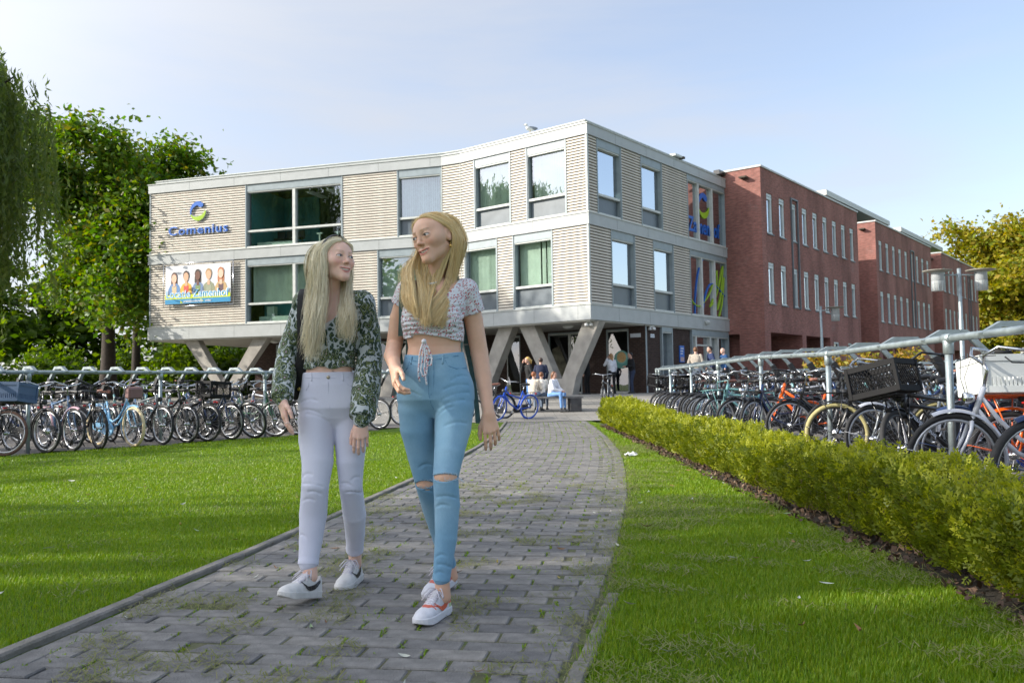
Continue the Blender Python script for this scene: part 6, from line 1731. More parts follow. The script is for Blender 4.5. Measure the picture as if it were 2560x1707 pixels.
class Head:
 """local frame: x = her left, y = forward, z = up, origin between the eyes' level and the ears; s = scale"""
 def __init__(h, c, yaw, pitch, roll=0.0, s=1.0):
  # yaw 0 looks at the camera (-Y); positive turns to the picture's right (+X)
  f = Vector((math.sin(yaw) * math.cos(pitch), -math.cos(yaw) * math.cos(pitch), math.sin(pitch)))
  l = Vector((math.cos(yaw), math.sin(yaw), 0)); u = l.cross(f) * -1
  u = f.cross(l) * -1 if u.z < 0 else u
  R = Matrix.Rotation(roll, 3, f); l, u = R @ l, R @ u
  h.B = np.array([l[:], f[:], u[:]]); h.c = np.array(c, float); h.s = s
 def w(h, p): return h.c + h.s * (np.array(p, float) @ h.B)
 def loc(h, V): return ((V - h.c) @ h.B.T) / h.s
 def skin_y(h, f, x, z, y0=.125, y1=.03):
  ys = np.linspace(y0, y1, 120); P = h.c + h.s * (np.stack([np.full(120, x), ys, np.full(120, z)], 1) @ h.B)
  I = np.clip(np.round((P - f.lo) / f.h).astype(int), 0, f.n - 1); v = f.F[I[:, 0], I[:, 1], I[:, 2]]; w = np.nonzero(v < 0)[0]
  if len(w) == 0: return .07
  i = w[0]
  return float(ys[i] + (v[i] if i else 0) * .6 / h.s * -1 * 0)
 def build(h, f, smile=1.0, open_=.0035, eye=.0047, round_=0.0):
  s = h.s; B = h.B
  E = lambda c, r, k, mode='u': f.ell(h.w(c), np.array(r) * s, k * s, B, mode)
  C = lambda a, b, r1, r2, k, mode='u': f.cone(h.w(a), h.w(b), r1 * s, r2 * s, k * s, mode)
  E((0, -.020, .026), (.0705, .088, .074), .01)                    # cranium
  E((0, .026, .026), (.060, .060, .056), .03)                      # forehead
  E((0, .024, -.030), (.052 + round_, .055, .064), .03)            # mid face
  for x in (-1, 1):
   C((x * (.042 + round_), -.008, -.050), (x * .012, .064, -.091), .018, .013, .030)   # jaw line
   E((x * .036, .050, -.028 + .003 * smile), (.023 + round_, .026, .020), .024)        # cheek
   E((x * .050, .026, -.010), (.018, .028, .022), .025)         # cheek bone
  E((0, .066, -.094), (.016, .016, .012), .022)                    # chin
  E((0, .064, -.062), (.027, .018, .021), .02)                     # mouth mound
  C((-.030, .076, .021), (.030, .076, .021), .0060, .0060, .016)   # brow
  for x in (-1, 1): E((x * .0310, .094, .0003), (.0195, .0165, .0120), .012, 's')   # eye hollow
  C((0, .083, .010), (0, .0945, -.024), .0056, .0068, .012)         # nose bridge
  E((0, .0975, -.0275), (.0086, .0088, .0078), .008)               # tip
  for x in (-1, 1): E((x * .0100, .0885, -.031), (.0054, .0078, .0054), .007)
  for x in (-1, 1): E((x * .0052, .0955, -.0368), (.0028, .0042, .0022), .003, 's')
  # lids: a shell round the eyeball with an almond opening
  for x in (-1, 1):
   c = h.w((x * .0310, .0695, .001))
   def lid(X, Y, Z, c=c):
    px, py, pz = X - c[0], Y - c[1], Z - c[2]
    u = (B[0][0] * px + B[0][1] * py + B[0][2] * pz) / s; v = (B[1][0] * px + B[1][1] * py + B[1][2] * pz) / s; w = (B[2][0] * px + B[2][1] * py + B[2][2] * pz) / s
    d = np.sqrt(u * u + v * v + w * w) - .0168
    R = (.0160 ** 2 + eye ** 2) / (2 * eye)
    op = np.maximum(np.sqrt(u * u + (w - (R - eye)) ** 2) - R, np.sqrt(u * u + (w + (R - eye)) ** 2) - R)
    return np.maximum(d, -np.maximum(op, -v)) * s
   f.put(c - .017 * s, c + .017 * s, lid, .005 * s)
  # mouth: carve the opening along the smile, then lay the lips along its edges
  h.mz, h.rise, h.cx, h.open_, h.eye = -.0635, .0085 * smile, .0220 + .0060 * smile, open_, eye
  T = np.linspace(-1, 1, 13); zm = h.mz + h.rise * T ** 2
  Yf = [h.skin_y(f, t * h.cx, z) for t, z in zip(T, zm)]; Yf = np.convolve(np.pad(Yf, 1, 'edge'), [.25, .5, .25], 'valid')
  h.T, h.Yf = T, Yf
  gap = open_ * (1 - np.abs(T) ** 2.5) + .0004
  up = [(t * h.cx, y - .0008, z + g * .5 + .0022 - .0008 * math.exp(-(t / .12) ** 2)) for t, y, z, g in zip(T, Yf, zm, gap)]
  lo = [(t * h.cx * .97, y - .0012, z - g * .5 - .0026 * (1 - t * t) - .0005) for t, y, z, g in zip(T, Yf, zm, gap)]
  ru = .0014 + .0018 * (1 - T ** 2) ** .7; rl = .0013 + .0030 * (1 - T ** 2) ** .8
  for P, r in ((up, ru), (lo, rl)):
   for i in range(12): C(P[i], P[i + 1], r[i], r[i + 1], .0035)
  if open_ > 0:
   for i in range(12):
    if abs(T[i]) > .93 or abs(T[i + 1]) > .93: continue
    for dy in (.004, -.004): C((T[i] * h.cx, Yf[i] + dy, zm[i]), (T[i + 1] * h.cx, Yf[i + 1] + dy, zm[i + 1]), gap[i] * .5 + .0006, gap[i + 1] * .5 + .0006, .0012, 's')
  # ears
  for x in (-1, 1):
   E((x * .0705, -.012, -.006), (.009, .018, .029), .006); E((x * .080, -.006, -.003), (.006, .010, .017), .004, 's')
 def colour(h, V, skin, lip, brow, col, blush=(.62, .27, .20), blush_w=.35):
  """pigment of lips, brows, lashes and cheeks"""
  p = h.loc(V); x, y, z = np.abs(p[:, 0]), p[:, 1], p[:, 2]; fr = y > .03
  def mixin(m, c): col[:] = col * (1 - m[:, None]) + np.array(c) * m[:, None]
  cheek = np.exp(-((x - .040) / .020) ** 2 - ((z + .030) / .016) ** 2) * fr; mixin(cheek * blush_w, blush)
  mixin(np.exp(-(x / .012) ** 2 - ((z + .036) / .012) ** 2) * (y > .09) * .30, blush)
  t = x / h.cx; zl = h.mz + h.rise * t ** 2; g = h.open_ * .5 * np.clip(1 - t ** 2.5, 0, 1)
  prof = np.clip(1 - t * t, 0, 1) ** .7; ys_ = np.interp(t, h.T, h.Yf)
  top, bot = zl + g + .0012 + .0048 * prof, zl - g - .0012 - .0075 * prof
  m_ = ss(.0012, -.0006, z - top) * ss(-.0012, .0006, z - bot) * ss(1.04, .96, t) * (y > ys_ - .012)
  mixin(np.clip(m_, 0, 1) * .85, lip)
  bz = .0205 + .004 * np.sin(np.clip((x - .012) / .038, 0, 1) * 2.2)
  b = ss(.0032, .0014, np.abs(z - bz)) * ss(.010, .014, x) * ss(.050, .042, x) * (y > .03); mixin(b * .62, brow)
  ex = (x - .0310); R = (.0160 ** 2 + h.eye ** 2) / (2 * h.eye)
  up_z = .001 + np.sqrt(np.maximum(R * R - ex ** 2, 0)) - (R - h.eye)
  l = ss(.0034, .0012, np.abs(z - up_z - .0008)) * (np.abs(ex) < .0160) * (y > .05); mixin(l * .75, (.05, .035, .03))
  lo_z = .001 - np.sqrt(np.maximum(R * R - ex ** 2, 0)) + (R - h.eye)
  l = ss(.0022, .001, np.abs(z - lo_z)) * (np.abs(ex) < .0145) * (y > .05); mixin(l * .3, (.12, .07, .06))
 def parts(h, root, iris, gaze=(0, 0)):
  """eyes, teeth"""
  s = h.s
  for x in (-1, 1):
   c = h.w((x * .0310, .0695, .001)); mb = MB(); vs, fs = [], []
   d0 = np.array([gaze[0], 1, gaze[1]]); d0 = d0 / np.linalg.norm(d0); a = np.cross(d0, [0, 0, 1]); a /= np.linalg.norm(a); b = np.cross(a, d0)
   rings = [0, .10, .20, .24, .46, .50, .9, 1.4, 2.0, 2.6, 3.14]; n = 16
   for r in rings:
    for k in range(n):
     q = 2 * math.pi * k / n; p = (d0 * math.cos(r) + (a * math.cos(q) + b * math.sin(q)) * math.sin(r)) * .0148
     vs.append(c + s * (p @ h.B))
   o = MB(); mi = []
   for i in range(len(rings) - 1):
    o.cur = 0 if i < 2 else (1 if i < 5 else 2)
    o.add([], [])
    for k in range(n): o.f.append([i * n + k, i * n + (k + 1) % n, (i + 1) * n + (k + 1) % n, (i + 1) * n + k][::-1]); o.m.append(o.cur); o.sm.append(True)
   o.v = [tuple(v) for v in vs]
   me = o.mesh('eye')
   for m in (mat('pupil', (.01, .01, .01), .08), mat('iris_%s' % iris[0], iris[1], .1, 0, .3, 300), mat('eye_white', (.62, .58, .55), .15, 0, .05, 60)): me.materials.append(m)
   e = link('eye', me); att(e, root)
  if h.open_ > 0:
   mb = MB(); n = 14; vs, fs = [], []
   for i in range(n + 1):
    t = -1 + 2 * i / n; x = t * (h.cx - .0025); y = float(np.interp(t, h.T, h.Yf)) - .0022 - .002 * t * t; zt = h.mz + h.rise * t * t + h.open_ * .5 + .003; zb = h.mz + h.rise * t * t - h.open_ * .5 * (.35 if abs(t) < .7 else .9)
    vs += [h.w((x, y - .004, zt)), h.w((x, y, zt)), h.w((x, y, zb)), h.w((x, y - .004, zb))]
   for i in range(n):
    for k in range(3): fs.append((i * 4 + k, i * 4 + k + 1, (i + 1) * 4 + k + 1, (i + 1) * 4 + k))
   mb.add(vs, fs, True); att(mb.build('teeth', mat('teeth', (.80, .76, .68), .25, 0, .05, 40)), root)

def hand(f, wrist, fwd, back, size=1.0, curl=(.35, .45, .55, .6), spread=.12, thumb_side=1, thumb=.5, thumb_out=.75):
 """palm, four unequal bent fingers and a thumb. fwd: from wrist to knuckles; back: out of the back of the hand; thumb_side +1 when the thumb lies towards fwd x back"""
 F = np.array(fwd, float); F /= np.linalg.norm(F); Bk = np.array(back, float); Bk -= F * (Bk @ F); Bk /= np.linalg.norm(Bk); S = np.cross(F, Bk) * thumb_side
 w = np.array(wrist, float); s = size
 P = lambda a, b, c: w + (F * a + S * b + Bk * c) * s
 # palm of four rays
 kn = [P(.080, .030, .002), P(.085, .0095, .005), P(.081, -.0105, .003), P(.073, -.028, -.001)]
 f.cone(w - F * .03 * s, P(.02, 0, 0), .021 * s, .020 * s, .015)
 for i, k_ in enumerate(kn): f.cone(P(.012, (.014, .004, -.006, -.014)[i], 0), k_, .0150 * s, (.0102, .0105, .0100, .0092)[i] * s, .012)
 L = ((.040, .024, .019), (.044, .027, .020), (.041, .025, .019), (.032, .019, .017)); R = (.0084, .0086, .0081, .0072)
 for i in range(4):
  p = kn[i]; ang = curl[i] * .55; sp = (1.2, .35, -.45, -1.35)[i] * spread
  base = F * math.cos(sp) + S * math.sin(sp)
  for j in range(3):
   d = base * math.cos(ang) - Bk * math.sin(ang); q = p + d * L[i][j] * s
   f.cone(p, q, R[i] * (1 - .06 * j) * s, R[i] * (.93 - .08 * j) * s, .0035); p = q; ang += curl[i] * (1.0 if j == 0 else .7)
 t0 = P(.022, .020, -.006); d1 = F * .62 + S * thumb_out * .9 - Bk * .30 * thumb; d1 /= np.linalg.norm(d1); t1 = t0 + d1 * .040 * s
 d2 = F * .85 + S * thumb_out * .45 - Bk * .35 * thumb; d2 /= np.linalg.norm(d2); t2 = t1 + d2 * .031 * s
 d3 = F * 1.0 + S * thumb_out * .12 - Bk * .30 * thumb; d3 /= np.linalg.norm(d3); t3 = t2 + d3 * .025 * s
 f.cone(t0, t1, .0145 * s, .0108 * s, .012); f.cone(t1, t2, .0102 * s, .0094 * s, .004); f.cone(t2, t3, .0095 * s, .0075 * s, .004)

def strands(name, guides, n, root, m, width=.0016, jit=.004, seed=1, wave=0.0, pts=16, rnd_len=.12, clump=0.4, extra=None):
 """hair as many fine tapered ribbons between guide curves; guides: list of (k,3) polylines ordered round the bundle"""
 rng = np.random.default_rng(seed)
 G_ = []
 for g in guides:
  g = np.array(g, float); t = np.linspace(0, len(g) - 1, pts); out = np.zeros((pts, 3))
  for j in range(pts):
   i = min(int(t[j]), len(g) - 2); u = t[j] - i; p0, p1, p2, p3 = g[max(i - 1, 0)], g[i], g[i + 1], g[min(i + 2, len(g) - 1)]
   out[j] = .5 * (2 * p1 + (p2 - p0) * u + (2 * p0 - 5 * p1 + 4 * p2 - p3) * u * u + (3 * p1 - p0 - 3 * p2 + p3) * u ** 3)
  G_.append(out)
 G_ = np.array(G_); ng = len(G_)
 q = rng.uniform(0, ng - 1 - 1e-6, n); i = q.astype(int); u = (q - i)[:, None, None]
 S = G_[i] * (1 - u) + G_[i + 1] * u
 t = np.linspace(0, 1, pts)[None, :, None]
 cl = rng.normal(0, 1, (max(6, n // 22), 3)); ci = (q / ng * len(cl) * .999).astype(int) + rng.integers(-1, 2, n); ci = np.clip(np.where(rng.uniform(0, 1, n) < .75, (q / ng * len(cl) * .999).astype(int), ci), 0, len(cl) - 1)
 S = S + cl[ci][:, None, :] * jit * 2.2 * clump * (t ** .7) + rng.normal(0, 1, (n, 1, 3)) * jit * (.35 + .9 * t)
 if wave:
  ph = rng.uniform(0, 6.28, (n, 1)); fq = rng.uniform(1.6, 3.2, (n, 1)); a = wave * rng.uniform(.3, 1.2, (n, 1)) * t[:, :, 0] ** 1.3
  S[:, :, 0] += a * np.sin(ph + fq * 6.28 * t[:, :, 0]); S[:, :, 1] += a * .6 * np.cos(ph * 1.7 + fq * 5 * t[:, :, 0])
 cutl = 1 - rng.uniform(0, rnd_len, n) ** 1.0
 T = t * cutl[:, None, None]; k = T[:, :, 0] * (pts - 1); ki = np.clip(k.astype(int), 0, pts - 2); ku = (k - ki)[:, :, None]
 r = np.arange(n)[:, None]; S = S[r, ki] * (1 - ku) + S[r, ki + 1] * ku
 tan = np.gradient(S, axis=1); tan /= np.linalg.norm(tan, axis=2)[:, :, None] + 1e-9
 rv = rng.normal(0, 1, (n, 1, 3)); a = np.cross(tan, rv); a /= np.linalg.norm(a, axis=2)[:, :, None] + 1e-9; b = np.cross(tan, a)
 wd = width * rng.uniform(.6, 1.5, (n, 1, 1)) * (1 - .75 * np.linspace(0, 1, pts)[None, :, None] ** 2.5)
 V = np.stack([S + a * wd, S + (-a * .5 + b * .87) * wd, S + (-a * .5 - b * .87) * wd], 2)          # n, pts, 3, 3
 o = (np.arange(n) * pts * 3)[:, None, None, None]; j = (np.arange(pts - 1) * 3)[None, :, None, None]; kk = np.arange(3)[None, None, :, None]; k2 = (np.arange(3) + 1)[None, None, :, None] % 3
 Q = np.concatenate([o + j + kk, o + j + k2, o + j + 3 + k2, o + j + 3 + kk], 3).reshape(-1, 4)
 return V.reshape(-1, 3), Q

def hair_mat(name, cols, rough=.38):
 if name in MATS: return MATS[name]
 m, N, L, b = nodes_of(name); g = N.new('ShaderNodeNewGeometry'); cr = N.new('ShaderNodeValToRGB'); e = cr.color_ramp.elements
 e[0].color = (*cols[0], 1); e[1].color = (*cols[-1], 1)
 for i in range(1, len(cols) - 1): q = e.new(i / (len(cols) - 1)); q.color = (*cols[i], 1)
 L.new(g.outputs['Random Per Island'], cr.inputs['Fac']); L.new(cr.outputs['Color'], b.inputs['Base Color'])
 b.inputs['Roughness'].default_value = rough; b.inputs['Specular IOR Level'].default_value = .55; b.inputs['Anisotropic'].default_value = .6
 b.inputs['Transmission Weight'].default_value = 0
 MATS[name] = m; return m
def cap_mat(name, c1, c2):
 """the scalp layer under the loose strands: fine streaks"""
 m, N, L, b = nodes_of(name); tc = N.new('ShaderNodeTexCoord'); mp = N.new('ShaderNodeMapping'); mp.inputs['Scale'].default_value = (260, 260, 18)
 nz = N.new('ShaderNodeTexNoise'); nz.inputs['Scale'].default_value = 1; nz.inputs['Detail'].default_value = 3
 L.new(tc.outputs['Object'], mp.inputs['Vector']); L.new(mp.outputs['Vector'], nz.inputs['Vector'])
 cr = N.new('ShaderNodeValToRGB'); cr.color_ramp.elements[0].position = .35; cr.color_ramp.elements[1].position = .65; cr.color_ramp.elements[0].color = (*c1, 1); cr.color_ramp.elements[1].color = (*c2, 1)
 L.new(nz.outputs['Fac'], cr.inputs['Fac']); L.new(cr.outputs['Color'], b.inputs['Base Color']); b.inputs['Roughness'].default_value = .5
 bp = N.new('ShaderNodeBump'); bp.inputs['Strength'].default_value = .5; bp.inputs['Distance'].default_value = .002; L.new(nz.outputs['Fac'], bp.inputs['Height']); L.new(bp.outputs['Normal'], b.inputs['Normal'])
 return m

def surf(name, f, m, root, col=None, smooth=True):
 V, Q = f.mesh()
 c = None
 if callable(col): c = col(V)
 return att(link(name, np_mesh(name, V, Q, smooth, None, c), None, m), root)
# ---- cloth
def paisley():
 m, N, L, b = nodes_of('paisley_cloth')
 tc = N.new('ShaderNodeTexCoord')
 nz = N.new('ShaderNodeTexNoise'); nz.inputs['Scale'].default_value = 22; nz.inputs['Detail'].default_value = 2
 L.new(tc.outputs['Object'], nz.inputs['Vector'])
 ad = N.new('ShaderNodeVectorMath'); ad.operation = 'MULTIPLY_ADD'; ad.inputs[1].default_value = (.045, .045, .045)
 L.new(nz.outputs['Color'], ad.inputs[0]); L.new(tc.outputs['Object'], ad.inputs[2])
 def layer(scale, stops, seed):
  mp = N.new('ShaderNodeMapping'); mp.inputs['Location'].default_value = (seed, seed * 2, 0); mp.inputs['Scale'].default_value = (1, 1, .68); mp.inputs['Rotation'].default_value = (.0, .5 + seed, .2)
  v = N.new('ShaderNodeTexVoronoi'); v.inputs['Scale'].default_value = scale
  L.new(ad.outputs['Vector'], mp.inputs['Vector']); L.new(mp.outputs['Vector'], v.inputs['Vector'])
  cr = N.new('ShaderNodeValToRGB'); cr.color_ramp.interpolation = 'CONSTANT'; e = cr.color_ramp.elements
  e[0].position = 0; e[0].color = (*stops[0][1], 1); e[1].position = stops[1][0]; e[1].color = (*stops[1][1], 1)
  for p_, c in stops[2:]: q = e.new(p_); q.color = (*c, 1)
  L.new(v.outputs['Distance'], cr.inputs['Fac']); return cr, v
 W, D, O, K, P_k = (.50, .54, .55), (.022, .048, .022), (.13, .17, .05), (.012, .026, .016), (.40, .30, .34)
 big, bv_ = layer(29, [(0, P_k), (.10, K), (.17, O), (.26, D), (.36, W), (.39, O), (.48, D), (.56, W)], 0.0)
 sm, sv = layer(58, [(0, O), (.18, D), (.38, (.06, .10, .09)), (.50, W)], 1.3)
 th = N.new('ShaderNodeMath'); th.operation = 'GREATER_THAN'; th.inputs[1].default_value = .53; L.new(bv_.outputs['Distance'], th.inputs[0])
 mx = N.new('ShaderNodeMix'); mx.data_type = 'RGBA'; L.new(th.outputs[0], mx.inputs['Factor']); L.new(big.outputs['Color'], mx.inputs['A']); L.new(sm.outputs['Color'], mx.inputs['B'])
 L.new(mx.outputs['Result'], b.inputs['Base Color']); b.inputs['Roughness'].default_value = .75; b.inputs['Sheen Weight'].default_value = .1
 return m
def floral():
 m, N, L, b = nodes_of('floral_cloth')
 tc = N.new('ShaderNodeTexCoord'); nz = N.new('ShaderNodeTexNoise'); nz.inputs['Scale'].default_value = 120
 L.new(tc.outputs['Object'], nz.inputs['Vector'])
 ad = N.new('ShaderNodeVectorMath'); ad.operation = 'MULTIPLY_ADD'; ad.inputs[1].default_value = (.010, .010, .010); L.new(nz.outputs['Color'], ad.inputs[0]); L.new(tc.outputs['Object'], ad.inputs[2])
 prev = None
 for scale, loc, cols, r in ((105, 0, [(.45, .04, .07), (.55, .10, .10), (.40, .03, .05), (.50, .14, .12)], .33), (105, .0034, [(.05, .07, .07), (.10, .10, .16), (.30, .08, .10), (.06, .09, .07)], .24)):
  mp = N.new('ShaderNodeMapping'); mp.inputs['Location'].default_value = (loc, loc * .3, loc); L.new(ad.outputs['Vector'], mp.inputs['Vector'])
  v = N.new('ShaderNodeTexVoronoi'); v.inputs['Scale'].default_value = scale; L.new(mp.outputs['Vector'], v.inputs['Vector'])
  cr = N.new('ShaderNodeValToRGB'); cr.color_ramp.interpolation = 'CONSTANT'; e = cr.color_ramp.elements; e[0].color = (*cols[0], 1); e[1].color = (*cols[3], 1); e[1].position = .75
  for i in (1, 2): q = e.new(i * .25); q.color = (*cols[i], 1)
  L.new(v.outputs['Color'], cr.inputs['Fac'])
  lt = N.new('ShaderNodeMath'); lt.operation = 'LESS_THAN'; lt.inputs[1].default_value = r; L.new(v.outputs['Distance'], lt.inputs[0])
  mx = N.new('ShaderNodeMix'); mx.data_type = 'RGBA'; L.new(lt.outputs[0], mx.inputs['Factor'])
  if prev is None: mx.inputs['A'].default_value = (.64, .655, .69, 1)
  else: L.new(prev.outputs['Result'], mx.inputs['A'])
  L.new(cr.outputs['Color'], mx.inputs['B']); prev = mx
 L.new(prev.outputs['Result'], b.inputs['Base Color']); b.inputs['Roughness'].default_value = .8
 return m
def denim(name, c, fade, grain=.1):
 m, N, L, b = nodes_of(name)
 tc = N.new('ShaderNodeTexCoord'); n1 = N.new('ShaderNodeTexNoise'); n1.inputs['Scale'].default_value = 5; n1.inputs['Detail'].default_value = 5
 mp = N.new('ShaderNodeMapping'); mp.inputs['Scale'].default_value = (300, 300, 70); n2 = N.new('ShaderNodeTexNoise'); n2.inputs['Scale'].default_value = 1; n2.inputs['Detail'].default_value = 2
 L.new(tc.outputs['Object'], n1.inputs['Vector']); L.new(tc.outputs['Object'], mp.inputs['Vector']); L.new(mp.outputs['Vector'], n2.inputs['Vector'])
 cr = N.new('ShaderNodeValToRGB'); cr.color_ramp.elements[0].position = .32; cr.color_ramp.elements[1].position = .7; cr.color_ramp.elements[0].color = (*c, 1); cr.color_ramp.elements[1].color = (*fade, 1)
 L.new(n1.outputs['Fac'], cr.inputs['Fac'])
 mr = N.new('ShaderNodeMapRange'); mr.inputs['To Min'].default_value = 1 - grain; mr.inputs['To Max'].default_value = 1 + grain; L.new(n2.outputs['Fac'], mr.inputs['Value'])
 mu = N.new('ShaderNodeMix'); mu.data_type = 'RGBA'; mu.blend_type = 'MULTIPLY'; mu.inputs['Factor'].default_value = 1; L.new(cr.outputs['Color'], mu.inputs['A']); L.new(mr.outputs['Result'], mu.inputs['B'])
 L.new(mu.outputs['Result'], b.inputs['Base Color']); b.inputs['Roughness'].default_value = .85; b.inputs['Specular IOR Level'].default_value = .2; b.inputs['Sheen Weight'].default_value = .15
 bp = N.new('ShaderNodeBump'); bp.inputs['Strength'].default_value = .12; bp.inputs['Distance'].default_value = .002; L.new(n2.outputs['Fac'], bp.inputs['Height']); L.new(bp.outputs['Normal'], b.inputs['Normal'])
 return m
def col_mat(name, rough=.55):
 m, N, L, b = nodes_of(name); a = N.new('ShaderNodeVertexColor'); a.layer_name = 'Col'
 tc = N.new('ShaderNodeTexCoord'); nz = N.new('ShaderNodeTexNoise'); nz.inputs['Scale'].default_value = 40; nz.inputs['Detail'].default_value = 6; L.new(tc.outputs['Object'], nz.inputs['Vector'])
 mr = N.new('ShaderNodeMapRange'); mr.inputs['From Min'].default_value = .3; mr.inputs['From Max'].default_value = .7; mr.inputs['To Min'].default_value = .86; mr.inputs['To Max'].default_value = 1.04; L.new(nz.outputs['Fac'], mr.inputs['Value'])
 mu = N.new('ShaderNodeMix'); mu.data_type = 'RGBA'; mu.blend_type = 'MULTIPLY'; mu.inputs['Factor'].default_value = 1; L.new(a.outputs['Color'], mu.inputs['A']); L.new(mr.outputs['Result'], mu.inputs['B'])
 L.new(mu.outputs['Result'], b.inputs['Base Color']); b.inputs['Roughness'].default_value = rough; return m
m_paisley, m_floral = paisley(), floral()
m_jeans = denim('light_blue_denim', (.14, .30, .45), (.26, .43, .56))
m_white_jeans = denim('white_denim', (.60, .61, .72), (.66, .67, .77), .04)
m_skin = skin_mat('skin', None)
m_col = col_mat('shoe_leather')

# ---- shoes: one shape, coloured per pair
def shoe_meshes():
 f = Field((-.03, -.07, -.01), (.30, .07, .15), .0026)
 xs = np.array([0, .006, .02, .05, .10, .14, .18, .215, .245, .262, .270]); ws = np.array([.004, .020, .031, .035, .036, .041, .0465, .0460, .036, .021, .004])
 W = lambda X: np.interp(np.broadcast_to(X, X.shape).ravel(), xs, ws).reshape(X.shape)
 def sole(X, Y, Z):
  X_ = X + 0 * Y; w = W(X); toe = np.clip((X - .20) / .07, 0, 1) ** 2 * .016
  dz = np.abs(Z - .0165 - toe * .5) - (.0165 - toe * .45); dxy = np.abs(Y) - w - .002
  q = np.maximum(np.abs(Z) * 0 + dxy, dz); q = np.where((dxy > -.004) & (dz > -.004), np.sqrt(np.maximum(dxy + .004, 0) ** 2 + np.maximum(dz + .004, 0) ** 2) - .004, q)
  return np.maximum(q, np.maximum(-X, X - .270))
 f.put((0, -.05, 0), (.27, .05, .04), sole, 0)
 S = f.mesh()
 f = Field((-.03, -.07, .01), (.30, .07, .17), .0026)
 hx = np.array([0, .01, .03, .055, .085, .10, .12, .15, .18, .21, .24, .258, .268]); hz = np.array([.06, .100, .098, .088, .112, .116, .104, .084, .070, .063, .055, .044, .030])
 def upper(X, Y, Z):
  w = W(X) - .0015; h = np.interp(X.ravel(), hx, hz).reshape(X.shape) - .022; zz = np.maximum(Z - .022, 0)
  nar = 1 - .30 * np.clip(zz / np.maximum(h, .01), 0, 1) ** 1.5 * np.clip((.2 - X) / .1, 0, 1)
  r = ((np.abs(Y) / (w * nar)) ** 2.4 + (zz / h) ** 2.6) ** (1 / 2.5)
  d = (r - 1) * np.minimum(w, h) * .9
  return np.maximum(np.maximum(d, .020 - Z), np.maximum(.002 - X, X - .267))
 f.put((0, -.05, .02), (.27, .05, .13), upper, 0)
 f.ell((.056, 0, .125), (.040, .0275, .058), .006, None, 's')
 U = f.mesh()
 def yside(x, z):
  i = int(round((x - f.lo[0]) / f.h)); k = int(round((z - f.lo[2]) / f.h)); c = np.nonzero(f.F[i, :, k] < 0)[0]
  return float(f.ax[1][c[-1]]) + .0042 if len(c) else .03
 sw = MB()
 for sd in (-1, 1):
  n = 16; vs = []
  for i in range(n + 1):
   t = i / n; x = .030 + .135 * t; zc = .078 - .105 * t + .085 * t ** 2 + (.030 * max(0, t - .72) ** 1 * 2.2); wd = .0105 * math.sin(math.pi * min(1, .10 + t * .9)) ** .8 + .0008
   for q in (-1, 1): vs.append((x, sd * (yside(x, zc + q * wd) if sd > 0 else yside(x, zc + q * wd)), zc + q * wd))
  sw.add(vs, [(2 * i, 2 * i + 1, 2 * i + 3, 2 * i + 2) for i in range(n)])
 la = MB()
 top = lambda x, y: (x, y, float(np.interp(x, hx, hz)) + .0025 - abs(y) * .35)
 for i in range(6):
  x = .100 + i * .013
  la.tube([top(x, -.024), top(x + .003, 0), top(x + .006, .024)], .0032, 6); la.tube([top(x + .006, -.024), top(x + .003, .0), top(x, .024)], .0030, 6)
 for s_ in (-1, 1):
  la.tube([(.098, 0, .122), (.112, s_ * .03, .125), (.135, s_ * .052, .098), (.122, s_ * .045, .088), (.102, s_ * .012, .118)], .0026, 6); la.tube([(.1, 0, .122), (.13, s_ * .02, .118), (.150, s_ * .046, .080)], .0024, 6)
 tg = MB(); tg.tube([(.135, 0, .090), (.10, 0, .114), (.083, 0, .132)], [.012, .016, .013], 10, True, False, .35)
 return S, U, sw, la, tg
SHOE = shoe_meshes()
m_lace = mat('white_lace', (.60, .58, .63), .8); m_tongue = mat('white_tongue', (.58, .58, .60), .8)
def shoe(root, heel, toe, pitch, roll, sole_c, upper_fn, sw_m, size=1.0, name='shoe'):
 h, t_ = Vector(heel), Vector(toe); d = Vector((t_.x - h.x, t_.y - h.y, 0)); yaw = math.atan2(d.y, d.x)
 M = Matrix.Translation(h) @ Matrix.Rotation(yaw, 4, 'Z') @ Matrix.Rotation(-pitch, 4, 'Y') @ Matrix.Rotation(roll, 4, 'X') @ Matrix.Diagonal((size, size, size, 1))
 V, Q = SHOE[1]; c = upper_fn(V)
 o = att(link(name, np_mesh('shoe', V, Q, True, None, c), None, m_col), root); o.matrix_basis = M
 V, Q = SHOE[0]
 link('sole', np_mesh('sole', V, Q, True), o, sole_c)
 for nm, mb, m in (('swoosh', SHOE[2], sw_m), ('laces', SHOE[3], m_lace), ('tongue', SHOE[4], m_tongue)): mb.build(nm, m, o)
 return M

